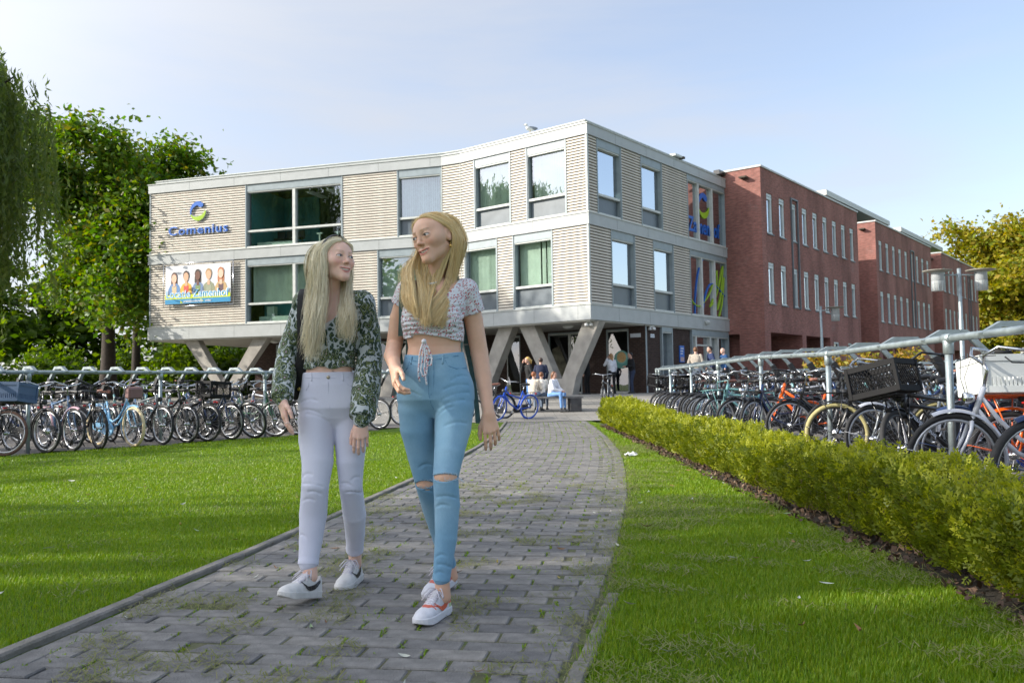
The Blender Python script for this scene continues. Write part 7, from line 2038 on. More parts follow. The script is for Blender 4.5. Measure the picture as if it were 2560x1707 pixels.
def ring_beads(c, r, n, br, ax, nm, m, root, tilt=0):
 mb = MB(); a = Vector(ax).normalized(); u = a.orthogonal().normalized(); v = a.cross(u)
 for i in range(n):
  q = 2 * math.pi * i / n; p = Vector(c) + (u * math.cos(q) + v * math.sin(q)) * r
  mb.lathe([(0, -br), (br * .75, -br * .6), (br, 0), (br * .75, br * .6), (0, br)], p, 6)
 return att(mb.build(nm, m, None, 'stuff'), root)
def onfront(f, pts, r, nm, m, root, Yd, lift=.0015, closed=False, parent=None):
 """a raised seam following the cloth surface; pts in photo pixels"""
 P = []
 for i in range(len(pts) - 1):
  for k in range(6):
   u = k / 6; q = (pts[i][0] * (1 - u) + pts[i + 1][0] * u, pts[i][1] * (1 - u) + pts[i + 1][1] * u)
   w = at(q[0], q[1], Yd); y = f.front(w[0], w[2])
   if y is not None: w = at(q[0], q[1], y); y = f.front(w[0], w[2]) or y; P.append((w[0], y - lift, w[2]))
 if len(P) < 2: return None
 mb = MB(); mb.tube(P, r, 5); o = mb.build(nm, m); return att(o, root)
def row(l, r, y, Y, b, dy=0.0):
 a, c = at(l, y, Y), at(r, y, Y); return (a[2], (a[0] + c[0]) / 2, Y + dy, (c[0] - a[0]) / 2, b)
def tri_cut(pts, Y, ymax):
 """cut region in front of ymax inside a convex photo polygon"""
 P = np.array([at(px, py, Y)[[0, 2]] for px, py in pts]); A = sum(P[i - 1][0] * P[i][1] - P[i][0] * P[i - 1][1] for i in range(len(P)))
 if A < 0: P = P[::-1]
 def fn(X, Y_, Z):
  d = np.full(np.broadcast(X, Z).shape, -1.0)
  for i in range(len(P)):
   a, b = P[i - 1], P[i]; e = (b - a) / np.linalg.norm(b - a); d = np.maximum(d, (X - a[0]) * e[1] - (Z - a[1]) * e[0])
  return -np.maximum(d, Y_ - ymax)
 return fn
def folds(P, n, axis, amp, seed, ln=.05):
 """soft creases: bands across a limb at given places"""
 pass

# ================================================================== GIRL IN THE GREEN PAISLEY BLOUSE (left)
def girl_a():
 root = thing('person', 'smiling girl in green paisley blouse and white jeans, black headband in long pale hair', 'person', (-.86, 4.0, 0))
 H = Head(at(838, 651, 3.98), rad(47), rad(6), rad(-4), 1.0)
 sk = np.array((.80, .52, .41))
 T = [row(812, 856, 1066, 4.02, .045, .005), row(780, 888, 1046, 4.02, .080, .005), row(752, 915, 1020, 4.02, .104, .005), row(749, 917, 1000, 4.02, .108, .01), row(757, 900, 962, 4.02, .095), row(760, 884, 932, 4.02, .084), row(760, 884, 905, 4.02, .083), row(758, 889, 862, 4.02, .092), row(754, 893, 830, 4.02, .100), row(752, 898, 790, 4.02, .095, .005), row(750, 912, 757, 4.03, .078, .01), row(770, 892, 738, 4.03, .058, .012), row(800, 860, 726, 4.03, .045, .012)]
 arm_r = [at(764, 757, 4.04), at(744, 815, 4.05), at(722, 872, 4.04), at(711, 940, 3.97), at(705, 1000, 3.89)]
 arm_l = [at(904, 760, 4.03), at(918, 825, 4.06), at(924, 893, 4.05), at(915, 975, 3.97), at(904, 1050, 3.90)]
 leg_r = [(796, 1012, 4.02, .084), (791, 1050, 4.00, .085), (791, 1100, 3.98, .080), (794, 1154, 3.95, .071), (788, 1214, 3.92, .061), (783, 1285, 3.94, .062), (777, 1350, 3.92, .052), (771, 1404, 3.89, .044)]
 leg_l = [(872, 1012, 4.03, .080), (876, 1050, 4.03, .080), (877, 1096, 4.02, .076), (876, 1154, 4.00, .063), (877, 1214, 4.00, .053), (886, 1285, 4.09, .054), (888, 1335, 4.17, .046), (887, 1370, 4.22, .041)]
 lo, hi = (-1.30, 3.55, -.02), (-.55, 4.45, 1.70)
 f = Field(lo, hi, .0031)
 H.build(f, 1.25, .0105, .0042, .005)
 f.cone(H.w((0, -.030, -.055)), at(826, 742, 4.04), .044, .047, .02)
 f.loft(T, 0, .02, 'u', -.007)
 for l in (leg_r, leg_l): f.chain([at(*q[:3]) for q in l], [q[3] - .014 for q in l], .01)
 f.cone(at(773, 1395, 3.89), at(776, 1440, 3.885), .034, .032, .01); f.cone(at(887, 1362, 4.21), at(888, 1410, 4.26), .033, .030, .01)
 for a, q in ((arm_r, 1), (arm_l, 1)): f.chain(a, [.040, .037, .032, .031, .023], .012)
 f.cone(at(800, 757, 4.03), at(764, 757, 4.04), .045, .040, .02); f.cone(at(860, 757, 4.03), at(904, 760, 4.03), .045, .040, .02)
 hand(f, arm_r[-1], (.20, -.16, -1), (-.85, -.45, 0), .94, (.20, .28, .36, .42), .05, -1, .35, .75)
 hand(f, arm_l[-1], (-.03, -.12, -1), (.10, -1, .1), .96, (.42, .48, .52, .6), .025, 1, .6, .40)
 def colf(V):
  c = np.tile(sk, (len(V), 1)); H.colour(V, None, (.58, .20, .18), (.45, .30, .18), c, (.78, .34, .27), .55)
  z = V[:, 2]; n = np.exp(-((V[:, 0] - at(833, 0, 4)[0]) / .006) ** 2 - ((z - at(830, 928, 3.95)[2]) / .004) ** 2) * (V[:, 1] < 3.97); c *= (1 - .6 * n)[:, None]
  return c
 surf('body', f, m_skin, root, colf)
 H.parts(root, ('grey', (.10, .14, .16)), (.30, .05))
 # blouse
 b = Field((-1.30, 3.70, .55), (-.52, 4.30, 1.45), .0042)
 b.loft([t for t in T if t[0] >= at(830, 921, 4.02)[2] - .02], 0, .0, 'u', .006)
 for px, r in ((792, .046), (855, .046)): b.ell(at(px, 812, 3.955), (r, .036, .048), .03)
 b.cut(lambda X, Y, Z: at(830, 920, 4.02)[2] + .006 * np.sin(X * 55) - Z)
 b.chain(arm_r, [.056, .052, .049, .053, .050], .012); b.chain(arm_l, [.060, .060, .060, .066, .058], .012)
 b.cone(at(805, 757, 4.03), at(764, 755, 4.04), .052, .056, .02); b.cone(at(855, 757, 4.03), at(904, 758, 4.03), .052, .060, .02)
 # balloon cuffs gathered at the wrist
 for a, rr, s_ in ((arm_r, .028, -1), (arm_l, .036, 1)):
  w, e = np.array(a[-1]), np.array(a[-2]); d = (w - e) / np.linalg.norm(w - e)
  b.cut(lambda X, Y, Z, w=w, d=d: np.where((X - w[0]) ** 2 + (Y - w[1]) ** 2 + (Z - w[2]) ** 2 < .11 ** 2, (X - w[0]) * d[0] + (Y - w[1]) * d[1] + (Z - w[2]) * d[2] + .012, -1))
  b.cone(w - d * .03, w + d * .004, .040 if s_ < 0 else .046, rr, .014)
 rg = np.random.default_rng(2)
 for k in range(26):        # soft folds in the cloth
  c = T[rg.integers(4, 8)]; a = (arm_r, arm_l, None)[rg.integers(0, 3)]
  if a is None: p = np.array((c[1] + rg.normal(0, .07), c[2] - c[4], c[0] + rg.normal(0, .03))); d = np.array((rg.normal(0, .5), 0, rg.choice((-1, 1)) * rg.uniform(.4, 1)))
  else:
   i = rg.integers(0, 4); u = rg.uniform(0, 1); p = a[i] * (1 - u) + a[i + 1] * u + np.array((rg.normal(0, .03), -.045, 0)); d = a[i + 1] - a[i] + rg.normal(0, .05, 3)
  d = d / np.linalg.norm(d); b.cone(p - d * .035, p + d * .035, .004, .004, .012, 's')
 b.wrinkle((-1.3, 3.7, at(0, 921, 4.0)[2] - .01), (-.5, 4.3, at(0, 890, 4.0)[2]), lambda X, Y, Z: .0016 * np.sin(Z * 420 + 2 * np.sin(X * 40)))
 b.cut(tri_cut([(806, 840), (778, 728), (800, 715), (862, 715), (884, 735)], 3.95, 4.035))
 surf('blouse', b, m_paisley, root)
 cm_ = Field((-1.0, 3.85, 1.10), (-.72, 4.10, 1.27), .0042); cm_.loft([t for t in T], 0, 0, 'u', .001)
 cm_.cut(lambda X, Y, Z: Z - at(806, 811, 3.95)[2] - 2.2 * np.abs(X - at(808, 811, 3.95)[0]) ** 1.5); cm_.cut(lambda X, Y, Z: Y - 4.0 + 0 * X)
 surf('camisole', cm_, mat('white_cotton', (.66, .64, .62), .8), root)
 # jeans
 j = Field((-1.16, 3.70, .05), (-.60, 4.42, 1.08), .0042)
 j.loft([t for t in T if t[0] <= at(830, 931, 4.02)[2] + .02], 0, 0, 'u', .003)
 for l in (leg_r, leg_l): j.chain([at(*q[:3]) for q in l], [q[3] for q in l], .028)
 j.cone(at(812, 1030, 4.09), at(800, 1060, 4.08), .075, .07, .03); j.cone(at(856, 1030, 4.09), at(870, 1060, 4.08), .075, .07, .03)
 def fz(px, py, dx, dy, Yd, r=.0015, k=.009, mode='s'):
  a, c = at(px - dx, py - dy, Yd), at(px + dx, py + dy, Yd); n = 5; P = []
  for i in range(n + 1):
   u = i / n; w = a * (1 - u) + c * u; y = j.front(w[0], w[2])
   if y is None: y = j.front(w[0] * .9 + (a[0] + c[0]) * .05, w[2])
   if y is None: continue
   P.append(np.array((w[0], y - .0035, w[2] + .010 * math.sin(math.pi * u))))
  for p, q in zip(P[:-1], P[1:]): j.cone(p, q, r, r, k, mode)
 for px, py, dx, dy in ((775, 1003, 22, -2), (782, 1030, 24, 5), (797, 1044, 26, 10), (776, 1185, 14, -4), (790, 1208, 26, 3), (798, 1228, 18, 4), (780, 1246, 16, -2), (868, 1213, 16, 4), (880, 1234, 20, 2), (888, 1198, 10, -4), (765, 1335, 9, 3)): fz(px, py, dx, dy, 3.95)
 j.cut(lambda X, Y, Z: Z - at(830, 931, 4.02)[2] - .012 * np.abs(X - at(820, 0, 4.02)[0]) / .1)
 surf('jeans', j, m_white_jeans, root)
 m_seam = mat('white_seam', (.52, .53, .64), .8)
 onfront(j, [(760, 944), (800, 945), (850, 944), (882, 943)], .0016, 'waistband_seam', m_seam, root, 3.93)
 onfront(j, [(820, 946), (822, 990), (826, 1030), (834, 1052)], .0014, 'fly_seam', m_seam, root, 3.92)
 onfront(j, [(765, 975), (772, 965), (773, 950)], .0014, 'pocket_seam', m_seam, root, 3.93); onfront(j, [(862, 950), (870, 962), (882, 966)], .0014, 'pocket_seam', m_seam, root, 3.93)
 for x in (779, 857): onfront(j, [(x, 932), (x + 1, 956)], .0042, 'belt_loop', m_white_jeans, root, 3.93, .001)
 w = at(821, 943, 3.93); y = j.front(w[0], w[2]) or 3.93; mb = MB(); mb.lathe([(0, .004), (.007, .004), (.0085, 0)], (0, 0, 0), 14, Matrix.Rotation(math.pi / 2, 4, 'X')); o = mb.build('button', mat('brass_button', (.45, .40, .30), .35, 1)); o.location = (w[0], y - .003, w[2]); att(o, root)
 for l, Yh, nm in ((leg_r, 0, 0), (leg_l, 0, 0)):
  q = l[-1]; p = at(*q[:3]); d = at(*l[-2][:3]) - p; d /= np.linalg.norm(d); mb = MB(); M = Vector(d).to_track_quat('Z', 'Y').to_matrix().to_4x4()
  mb.lathe([(q[3] + .0015, -.012), (q[3] + .0025, .004), (q[3] + .001, .018)], p, 24, M); att(mb.build('hem', m_white_jeans), root)
 # shoes
 white = (.63, .62, .60)
 def up_a(V):
  c = np.tile(np.array(white), (len(V), 1)); m_ = ((V[:, 0] > .06) & (V[:, 2] > .08) & (V[:, 0] < .10)); c[m_] *= .95; return c
 m_sole = mat('white_sole', (.58, .57, .55), .6, 0, .12, 25); m_black_sw = mat('black_leather', (.014, .014, .016), .4)
 hr = at(793, 1490, 3.92); tr = at(705, 1495, 3.73)
 shoe(root, (hr[0] + .005, 3.935, .006), tr, rad(11), rad(0), m_sole, up_a, m_black_sw, .95)
 hl = at(897, 1452, 4.30); tl = at(850, 1462, 4.07)
 shoe(root, (hl[0] + .0, 4.315, .004), tl, rad(-3), 0, m_sole, up_a, m_black_sw, .95)
 # hair
 cap = Field(H.c - .16, H.c + .16, .0036)
 cap.ell(H.w((0, -.024, .028)), (.079, .094, .082), .0, H.B)
 cap.cone(H.w((0, -.06, -.02)), H.w((0, -.07, -.10)), .055, .045, .03)
 B_ = H.B; Hc = H.c
 def face_open(X, Y, Z):
  u = B_[0][0] * (X - Hc[0]) + B_[0][1] * (Y - Hc[1]) + B_[0][2] * (Z - Hc[2]); v = B_[1][0] * (X - Hc[0]) + B_[1][1] * (Y - Hc[1]) + B_[1][2] * (Z - Hc[2]); w = B_[2][0] * (X - Hc[0]) + B_[2][1] * (Y - Hc[1]) + B_[2][2] * (Z - Hc[2])
  return np.minimum(v + .010 - .0 * w, .0) * 0 + (v - (.000 + 1.05 * np.clip(w - .005, -.1, .2) - .25 * np.abs(u)))
 cap.cut(face_open)
 surf('hair', cap, cap_mat('pale_blond_scalp', (.62, .52, .34), (.86, .77, .56)), root)
 m_hair = hair_mat('pale_blond_hair', [(.74, .62, .38), (.88, .79, .54), (.92, .86, .66), (.80, .69, .44), (.94, .90, .74), (.58, .46, .25)])
 part = H.w((-.006, .045, .092)); crown = H.w((0, -.02, .108))
 def q(x, y, Y): return at(x, y, Y)
 hw = H.w
 Lg = [  # picture-left fall, from the face side round to the back
  [hw((-.012, .066, .080)), hw((-.050, .052, .064)), hw((-.076, .030, .025)), hw((-.078, .032, -.030)), q(813, 735, 3.90), q(806, 790, 3.87), q(795, 830, 3.87), q(785, 862, 3.87)],
  [hw((-.010, .060, .086)), hw((-.055, .040, .066)), hw((-.082, .012, .020)), hw((-.084, .012, -.040)), q(803, 740, 3.89), q(796, 800, 3.86), q(788, 860, 3.86), q(783, 905, 3.87)],
  [hw((-.008, .040, .096)), hw((-.060, .020, .072)), hw((-.086, -.004, .018)), hw((-.088, -.004, -.050)), q(797, 740, 3.90), q(790, 800, 3.86), q(783, 860, 3.86), q(772, 900, 3.87)],
  [hw((-.006, .015, .104)), hw((-.060, -.005, .076)), hw((-.088, -.022, .015)), hw((-.092, -.020, -.055)), q(785, 735, 3.93), q(780, 790, 3.88), q(775, 840, 3.87), q(765, 880, 3.88)],
  [hw((-.004, -.015, .108)), hw((-.058, -.035, .078)), hw((-.085, -.050, .010)), hw((-.092, -.050, -.060)), q(774, 730, 3.97), q(770, 790, 3.90), q(766, 835, 3.88), q(760, 872, 3.89)]]
 Rg = [
  [hw((.006, .066, .080)), hw((.045, .052, .066)), hw((.072, .020, .035)), hw((.078, .010, -.030)), q(874, 720, 4.0), q(880, 760, 3.93), q(884, 800, 3.90), q(882, 845, 3.90)],
  [hw((.006, .045, .094)), hw((.055, .02, .072)), hw((.082, -.01, .020)), hw((.086, -.01, -.045)), q(868, 735, 3.98), q(872, 775, 3.90), q(874, 815, 3.89), q(874, 858, 3.89)],
  [hw((.004, .010, .106)), hw((.058, -.01, .076)), hw((.086, -.03, .015)), hw((.088, -.03, -.055)), q(860, 745, 3.98), q(862, 785, 3.90), q(860, 820, 3.89), q(862, 852, 3.89)],
  [hw((.003, -.02, .108)), hw((.058, -.04, .076)), hw((.082, -.055, .010)), hw((.084, -.055, -.06)), q(852, 750, 4.0), q(852, 785, 3.92), q(850, 815, 3.90), q(854, 838, 3.90)]]
 Bg = [[hw((x * .01, -.04, .106)), hw((x * .045, -.085, .070)), hw((x * .055, -.105, .01)), hw((x * .055, -.100, -.07)), np.array([H.c[0] + x * .05 - .05, 4.12, H.c[2] - .20]), np.array([H.c[0] + x * .07 - .05, 4.14, H.c[2] - .33])] for x in (-1.4, -.5, .5, 1.4)]
 V1, Q1 = strands('l', Lg, 2300, root, m_hair, .0011, .0046, 3, .016, 20, .38, 1.15); V2, Q2 = strands('r', Rg, 1400, root, m_hair, .0011, .0044, 4, .020, 20, .38, 1.15); V3, Q3 = strands('b', Bg, 500, root, m_hair, .0018, .006, 5, .01, 12, .1)
 Fz = [[hw((x, .062, .082)), hw((x * 1.2 - .02, .078, .070)), hw((x - .05, .060, .055)), hw((x * .5 - .074, .030, .030)), hw((-.082, .005, .0))] for x in (-.01, .0, .012)]
 Fz2 = [[hw((x, .062, .082)), hw((x * 1.2 + .03, .072, .066)), hw((x + .055, .046, .045)), hw((.074, .015, .020)), hw((.080, -.005, -.01))] for x in (.0, .012)]
 V4, Q4 = strands('f', Fz2, 160, root, m_hair, .0011, .002, 6, 0, 12, .05)
 V5, Q5 = strands('x', Lg, 150, root, m_hair, .0005, .016, 7, .03, 20, .3, .2); V6, Q6 = strands('y', Rg, 90, root, m_hair, .0005, .014, 8, .03, 20, .3, .2)
 Vs, Qs, off = [], [], 0
 for v_, k_ in ((V1, Q1), (V2, Q2), (V3, Q3), (V4, Q4), (V5, Q5), (V6, Q6)): Vs.append(v_); Qs.append(k_ + off); off += len(v_)
 V, Q = np.concatenate(Vs), np.concatenate(Qs)
 att(link('hair_strands', np_mesh('hair_strands', V, Q, True), None, m_hair, 'stuff'), root)
 # headband, bracelet, necklace
 mb = MB(); vs, fs = [], []
 for i in range(25):
  a = rad(-100 + 200 * i / 24); w_ = .013 if abs(a) < 1.2 else .008
  for dv, dr in ((-w_, -.002), (0, .003), (w_, -.002)): vs.append(H.w((math.sin(a) * (.0835 + dr), .004 + dv + .016 * math.cos(a), .026 + math.cos(a) * (.0905 + dr))))
 for i in range(24): fs += [(i * 3, i * 3 + 1, i * 3 + 4, i * 3 + 3), (i * 3 + 1, i * 3 + 2, i * 3 + 5, i * 3 + 4)]
 mb.add(vs, fs, True); att(mb.build('headband', mat('black_headband', (.014, .016, .02), .6)), root)
 d = arm_r[-1] - arm_r[-2]; ring_beads(arm_r[-1] + d * .02, .0285, 26, .0042, d, 'bracelet', mat('green_beads', (.05, .075, .03), .3), root)
 w = arm_r[-1] + np.array((.030, -.045, -.125)); ring_beads(at(719, 1057, 3.82), .0095, 12, .0016, (.3, 0, -1), 'ring', STEEL, root)
 # shoulder bag, black
 bag = thing('shoulder_bag', 'black shoulder bag with a brass button carried by the girl in the paisley blouse', 'bag', at(745, 940, 4.12))
 mb = MB(); P = [at(768, 722, 4.10), at(762, 722, 4.02), at(757, 738, 3.965), at(755, 780, 3.945), at(756, 830, 3.940), at(757, 880, 3.945), at(752, 930, 3.98), at(748, 960, 4.02)]
 vs, fs = [], []
 for i, p in enumerate(P):
  w_ = .024 if i < 6 else .035
  for q_ in (-1, 1): vs.append(p + np.array((q_ * w_, 0, 0)))
  for q_ in (1, -1): vs.append(p + np.array((q_ * w_, .008, -.004 if i < 2 else 0)))
 for i in range(len(P) - 1):
  for k in range(4): fs.append((i * 4 + k, i * 4 + (k + 1) % 4, (i + 1) * 4 + (k + 1) % 4, (i + 1) * 4 + k))
 mb.add(vs, fs, True); m_bag = mat('black_canvas', (.008, .008, .009), .8, 0, .3, 40, .2, 200); att(mb.build('strap', m_bag), bag)
 mb = MB(); mb.box(at(748, 935, 4.10), (.10, .20, .24), Matrix.Rotation(.1, 4, 'Y'), .03); att(mb.build('pouch', m_bag), bag)
 mb = MB(); mb.lathe([(0, .004), (.008, .003), (.009, 0)], at(748, 972, 3.995), 12, Matrix.Rotation(math.pi / 2, 4, 'X')); att(mb.build('button', mat('brass', (.55, .40, .12), .3, 1)), bag)
 return root
girl_a()

# ================================================================== GIRL IN THE FLORAL TOP (right, taller)
def girl_b():
 root = thing('person', 'taller girl in white floral crop top and ripped light blue jeans with long golden hair', 'person', (-.33, 3.72, 0))
 H = Head(at(1084, 594, 3.70), rad(-37), rad(-6), rad(11), 1.06)
 sk = np.array((.72, .44, .31))
 T = [row(1066, 1112, 1040, 3.74, .045, .005), row(1030, 1150, 1022, 3.74, .080, .005), row(1000, 1178, 1000, 3.74, .106, .005), row(998, 1178, 980, 3.74, .112, .008), row(1003, 1172, 940, 3.74, .102), row(1013, 1160, 895, 3.74, .090), row(1017, 1155, 868, 3.74, .086), row(1012, 1157, 840, 3.74, .092), row(1006, 1160, 803, 3.74, .104), row(1005, 1164, 765, 3.74, .098, .004), row(1004, 1174, 730, 3.75, .080, .008), row(1022, 1154, 708, 3.75, .062, .01), row(1052, 1112, 694, 3.755, .048, .01)]
 arm_r = [at(1018, 728, 3.77), at(997, 795, 3.81), at(986, 862, 3.83), at(980, 890, 3.72), at(987, 917, 3.61)]
 arm_l = [at(1166, 726, 3.76), at(1184, 800, 3.79), at(1198, 880, 3.80), at(1208, 940, 3.78), at(1221, 1032, 3.73)]
 leg_r = [(1046, 975, 3.75, .086), (1043, 1020, 3.75, .083), (1044, 1070, 3.76, .076), (1053, 1135, 3.78, .061), (1066, 1206, 3.80, .050), (1084, 1268, 3.89, .051), (1104, 1344, 3.98, .042), (1120, 1408, 4.05, .035)]
 leg_l = [(1133, 975, 3.73, .086), (1136, 1020, 3.71, .085), (1132, 1070, 3.69, .078), (1123, 1132, 3.64, .063), (1114, 1192, 3.60, .053), (1118, 1262, 3.61, .053), (1115, 1344, 3.60, .046), (1104, 1442, 3.585, .036)]
 lo, hi = (-.70, 3.30, -.02), (0.05, 4.22, 1.75)
 f = Field(lo, hi, .0031)
 H.build(f, 1.2, .0095, .0043, -.003)
 f.cone(H.w((0, -.030, -.058)), at(1078, 714, 3.76), .045, .047, .02)
 f.loft(T, 0, .02, 'u', -.007)
 for l in (leg_r, leg_l): f.chain([at(*q[:3]) for q in l], [q[3] - (.006 if i == 4 else .013) for i, q in enumerate(l)], .01)
 f.cone(at(1104, 1436, 3.585), at(1108, 1490, 3.60), .030, .032, .01); f.cone(at(1119, 1400, 4.04), at(1128, 1440, 4.07), .030, .032, .01)
 f.chain(arm_r, [.042, .039, .036, .035, .0235], .012); f.chain(arm_l, [.044, .041, .039, .0365, .0235], .012)
 f.cone(at(1050, 728, 3.76), arm_r[0], .047, .042, .02); f.cone(at(1110, 728, 3.76), arm_l[0], .047, .044, .02)
 hand(f, arm_r[-1], (.10, -.55, -.85), (-.90, -.25, .15), .98, (.62, .75, .85, .9), .04, -1, .5, .70)
 hand(f, arm_l[-1], (.16, -.10, -1), (.15, -1, .1), .98, (.30, .48, .58, .52), .06, 1, .5, .50)
 # collar bones
 for x0, x1 in ((1062, 1022), (1092, 1140)): f.cone(at(x0, 722, 3.70), at(x1, 712, 3.725), .006, .006, .014)
 def colf(V):
  c = np.tile(sk, (len(V), 1)); H.colour(V, None, (.52, .18, .15), (.30, .18, .10), c, (.72, .32, .23), .45); return c
 surf('body', f, m_skin, root, colf)
 H.parts(root, ('dark', (.045, .040, .035)), (-.25, -.05))
 # crop top with gathered front
 b = Field((-.68, 3.50, .95), (.02, 4.02, 1.45), .0036)
 zb = lambda X: at(0, 858, 3.74)[2] - .028 * ss(.0, .17, X - at(1058, 0, 3.7)[0]) - .012 * ss(0, .10, at(1050, 0, 3.7)[0] - X)
 b.loft([t for t in T if t[0] >= at(0, 885, 3.74)[2]], 0, 0, 'u', .006)
 for px in (1038, 1116): b.ell(at(px, 800, 3.675), (.052, .040, .050), .028)
 b.cut(lambda X, Y, Z: zb(X) - Z)
 xc = at(1060, 820, 3.64)[0]
 b.wrinkle((-.66, 3.5, zb(xc) - .03), (0, 3.76, zb(xc) + .135), lambda X, Y, Z: (.0055 * np.exp(-((X - xc) / .05) ** 2) + .0014) * np.sin(Z * 330 + 2.2 * np.sin((X - xc) * 24) + 26 * np.abs(X - xc)) * np.clip((3.74 - Y) / .05, 0, 1))
 b.cone(at(1058, 790, 3.60), at(1058, 856, 3.62), .006, .006, .012, 's')
 b.chain([at(1040, 726, 3.76), arm_r[0], at(1004, 762, 3.79)], [.052, .050, .049], .016); b.chain([at(1116, 724, 3.76), arm_l[0], at(1183, 782, 3.785)], [.054, .053, .053], .016)
 for a, e in ((arm_r, (1004, 762, 3.79)), (arm_l, (1183, 782, 3.785))):
  w = at(*e); d = w - a[0]; d /= np.linalg.norm(d)
  b.cut(lambda X, Y, Z, w=w, d=d: np.where((X - w[0]) ** 2 + (Y - w[1]) ** 2 + (Z - w[2]) ** 2 < .10 ** 2, np.where((X - w[0]) * d[0] + (Z - w[2]) * d[2] > -.03, (X - w[0]) * d[0] + (Y - w[1]) * d[1] + (Z - w[2]) * d[2], -1), -1))
 b.cut(tri_cut([(1022, 715), (1034, 755), (1060, 772), (1092, 762), (1128, 722), (1156, 678), (1020, 672)], 3.66, 3.80))
 for px, py, dx, dy in ((1140, 790, 18, -10), (1148, 806, 14, -14), (1020, 800, 10, 8), (1135, 830, 20, -5), (1025, 835, 12, 4), (1185, 760, 10, 14)):
  a_, c_ = at(px - dx, py - dy, 3.68), at(px + dx, py + dy, 3.68)
  for p in (a_, c_): y = b.front(p[0], p[2]); p[1] = y if y else 3.72
  b.cone(a_, c_, .0035, .0035, .010, 's')
 surf('crop_top', b, m_floral, root)
 # drawstring bow
 def cord(pts, r=.0042, nm='drawstring'):
  P = []
  for i in range(len(pts) - 1):
   for k in range(5):
    u = k / 5; P.append(at(pts[i][0] * (1 - u) + pts[i + 1][0] * u, pts[i][1] * (1 - u) + pts[i + 1][1] * u, 3.612 + .0 * i))
  mb = MB(); mb.tube(P, r, 6); att(mb.build(nm, m_floral), root)
 cord([(1059, 852), (1050, 880), (1047, 915), (1046, 938), (1050, 958)]); cord([(1060, 852), (1063, 890), (1061, 920), (1064, 945), (1068, 966)])
 cord([(1059, 852), (1056, 900), (1052, 925), (1057, 941), (1066, 935), (1070, 905), (1066, 870), (1061, 852)]); cord([(1061, 852), (1072, 872), (1080, 895), (1078, 912), (1070, 914), (1064, 895), (1061, 854)])
 mb = MB(); p = at(1060, 853, 3.61); mb.lathe([(0, -.011), (.009, -.007), (.011, 0), (.009, .007), (0, .011)], p, 10); att(mb.build('knot', m_floral), root)
 # ripped jeans
 j = Field((-.64, 3.42, .05), (.02, 4.18, 1.16), .0040)
 zw = lambda X: at(1058, 891, 3.74)[2] + .10 * np.abs(X - at(1052, 0, 3.7)[0]) ** 1.0 * 1.6 * .62
 j.loft([t for t in T if t[0] <= at(0, 866, 3.74)[2]], 0, 0, 'u', .003)
 for l in (leg_r, leg_l): j.chain([at(*q[:3]) for q in l], [q[3] for q in l], .028)
 j.cone(at(1062, 990, 3.82), at(1050, 1030, 3.82), .078, .072, .03); j.cone(at(1112, 990, 3.81), at(1128, 1030, 3.80), .078, .072, .03)
 def fz(px, py, dx, dy, Yd, r=.0014, k=.009, mode='s', bow=.010):
  a, c = at(px - dx, py - dy, Yd), at(px + dx, py + dy, Yd); P = []
  for i in range(6):
   u = i / 5; w = a * (1 - u) + c * u; y = j.front(w[0], w[2])
   if y is None or y > Yd + .2: continue
   P.append(np.array((w[0], y - .0030, w[2] + bow * math.sin(math.pi * u))))
  for p, q in zip(P[:-1], P[1:]): j.cone(p, q, r, r, k, mode)
 for px, py, dx, dy in ((1140, 968, 30, -6), (1138, 990, 34, -9), (1128, 1010, 32, -11), (1114, 1028, 20, -12), (1140, 1060, 26, -3), (1030, 985, 20, 4), (1150, 945, 20, -5)): fz(px, py, dx, dy, 3.66)
 for px, py, dx, dy in ((1118, 1240, 24, 1), (1108, 1262, 18, -2), (1104, 1384, 14, -3), (1112, 1408, 18, 4), (1100, 1426, 12, -2), (1062, 1240, 12, 2), (1056, 1172, 16, -3)): fz(px, py, dx, dy, 3.62)
 # the slits over the knees, open in front
 def slit(cx, cy, w_, h_, Yc, tilt, ymax):
  c = at(cx, cy, Yc); W_ = w_ * Yc / 2143.9; H_ = h_ * Yc / 2143.9
  def fn(X, Y, Z):
   u, v = X - c[0], Z - c[2] - tilt * (X - c[0]); d = np.sqrt((u / W_) ** 2 + (v / (H_ * np.clip(1 - .5 * (u / W_) ** 2, .3, 1))) ** 2) - 1
   return np.maximum(d * H_, Y - ymax)
  j.put(c - .09, c + .09, fn, .003, 's')
 slit(1113, 1191, 35, 9.5, 3.60, .0, 3.60); slit(1062, 1208, 26, 10, 3.80, .05, 3.80)
 j.cut(lambda X, Y, Z: Z - zw(X))
 surf('jeans', j, m_jeans, root)
 m_seam = mat('denim_seam', (.10, .24, .38), .85); m_frt = mat('frayed_cotton', (.50, .60, .68), .9)
 onfront(j, [(1012, 893), (1035, 902), (1060, 905), (1100, 897), (1155, 887)], .0016, 'waistband_seam', m_seam, root, 3.66)
 onfront(j, [(1070, 906), (1072, 950), (1072, 985), (1078, 1010), (1086, 1026)], .0016, 'fly_seam', m_seam, root, 3.64); onfront(j, [(1084, 905), (1085, 950), (1084, 975), (1076, 990)], .0013, 'fly_stitching', m_seam, root, 3.64)
 onfront(j, [(1113, 900), (1120, 914), (1140, 921), (1172, 920)], .0018, 'pocket_seam', m_seam, root, 3.66); onfront(j, [(1010, 930), (1020, 918), (1024, 902)], .0018, 'pocket_seam', m_seam, root, 3.66)
 for x in (1028, 1106): onfront(j, [(x + 2, 886), (x, 915)], .005, 'belt_loop', m_jeans, root, 3.66, .001)
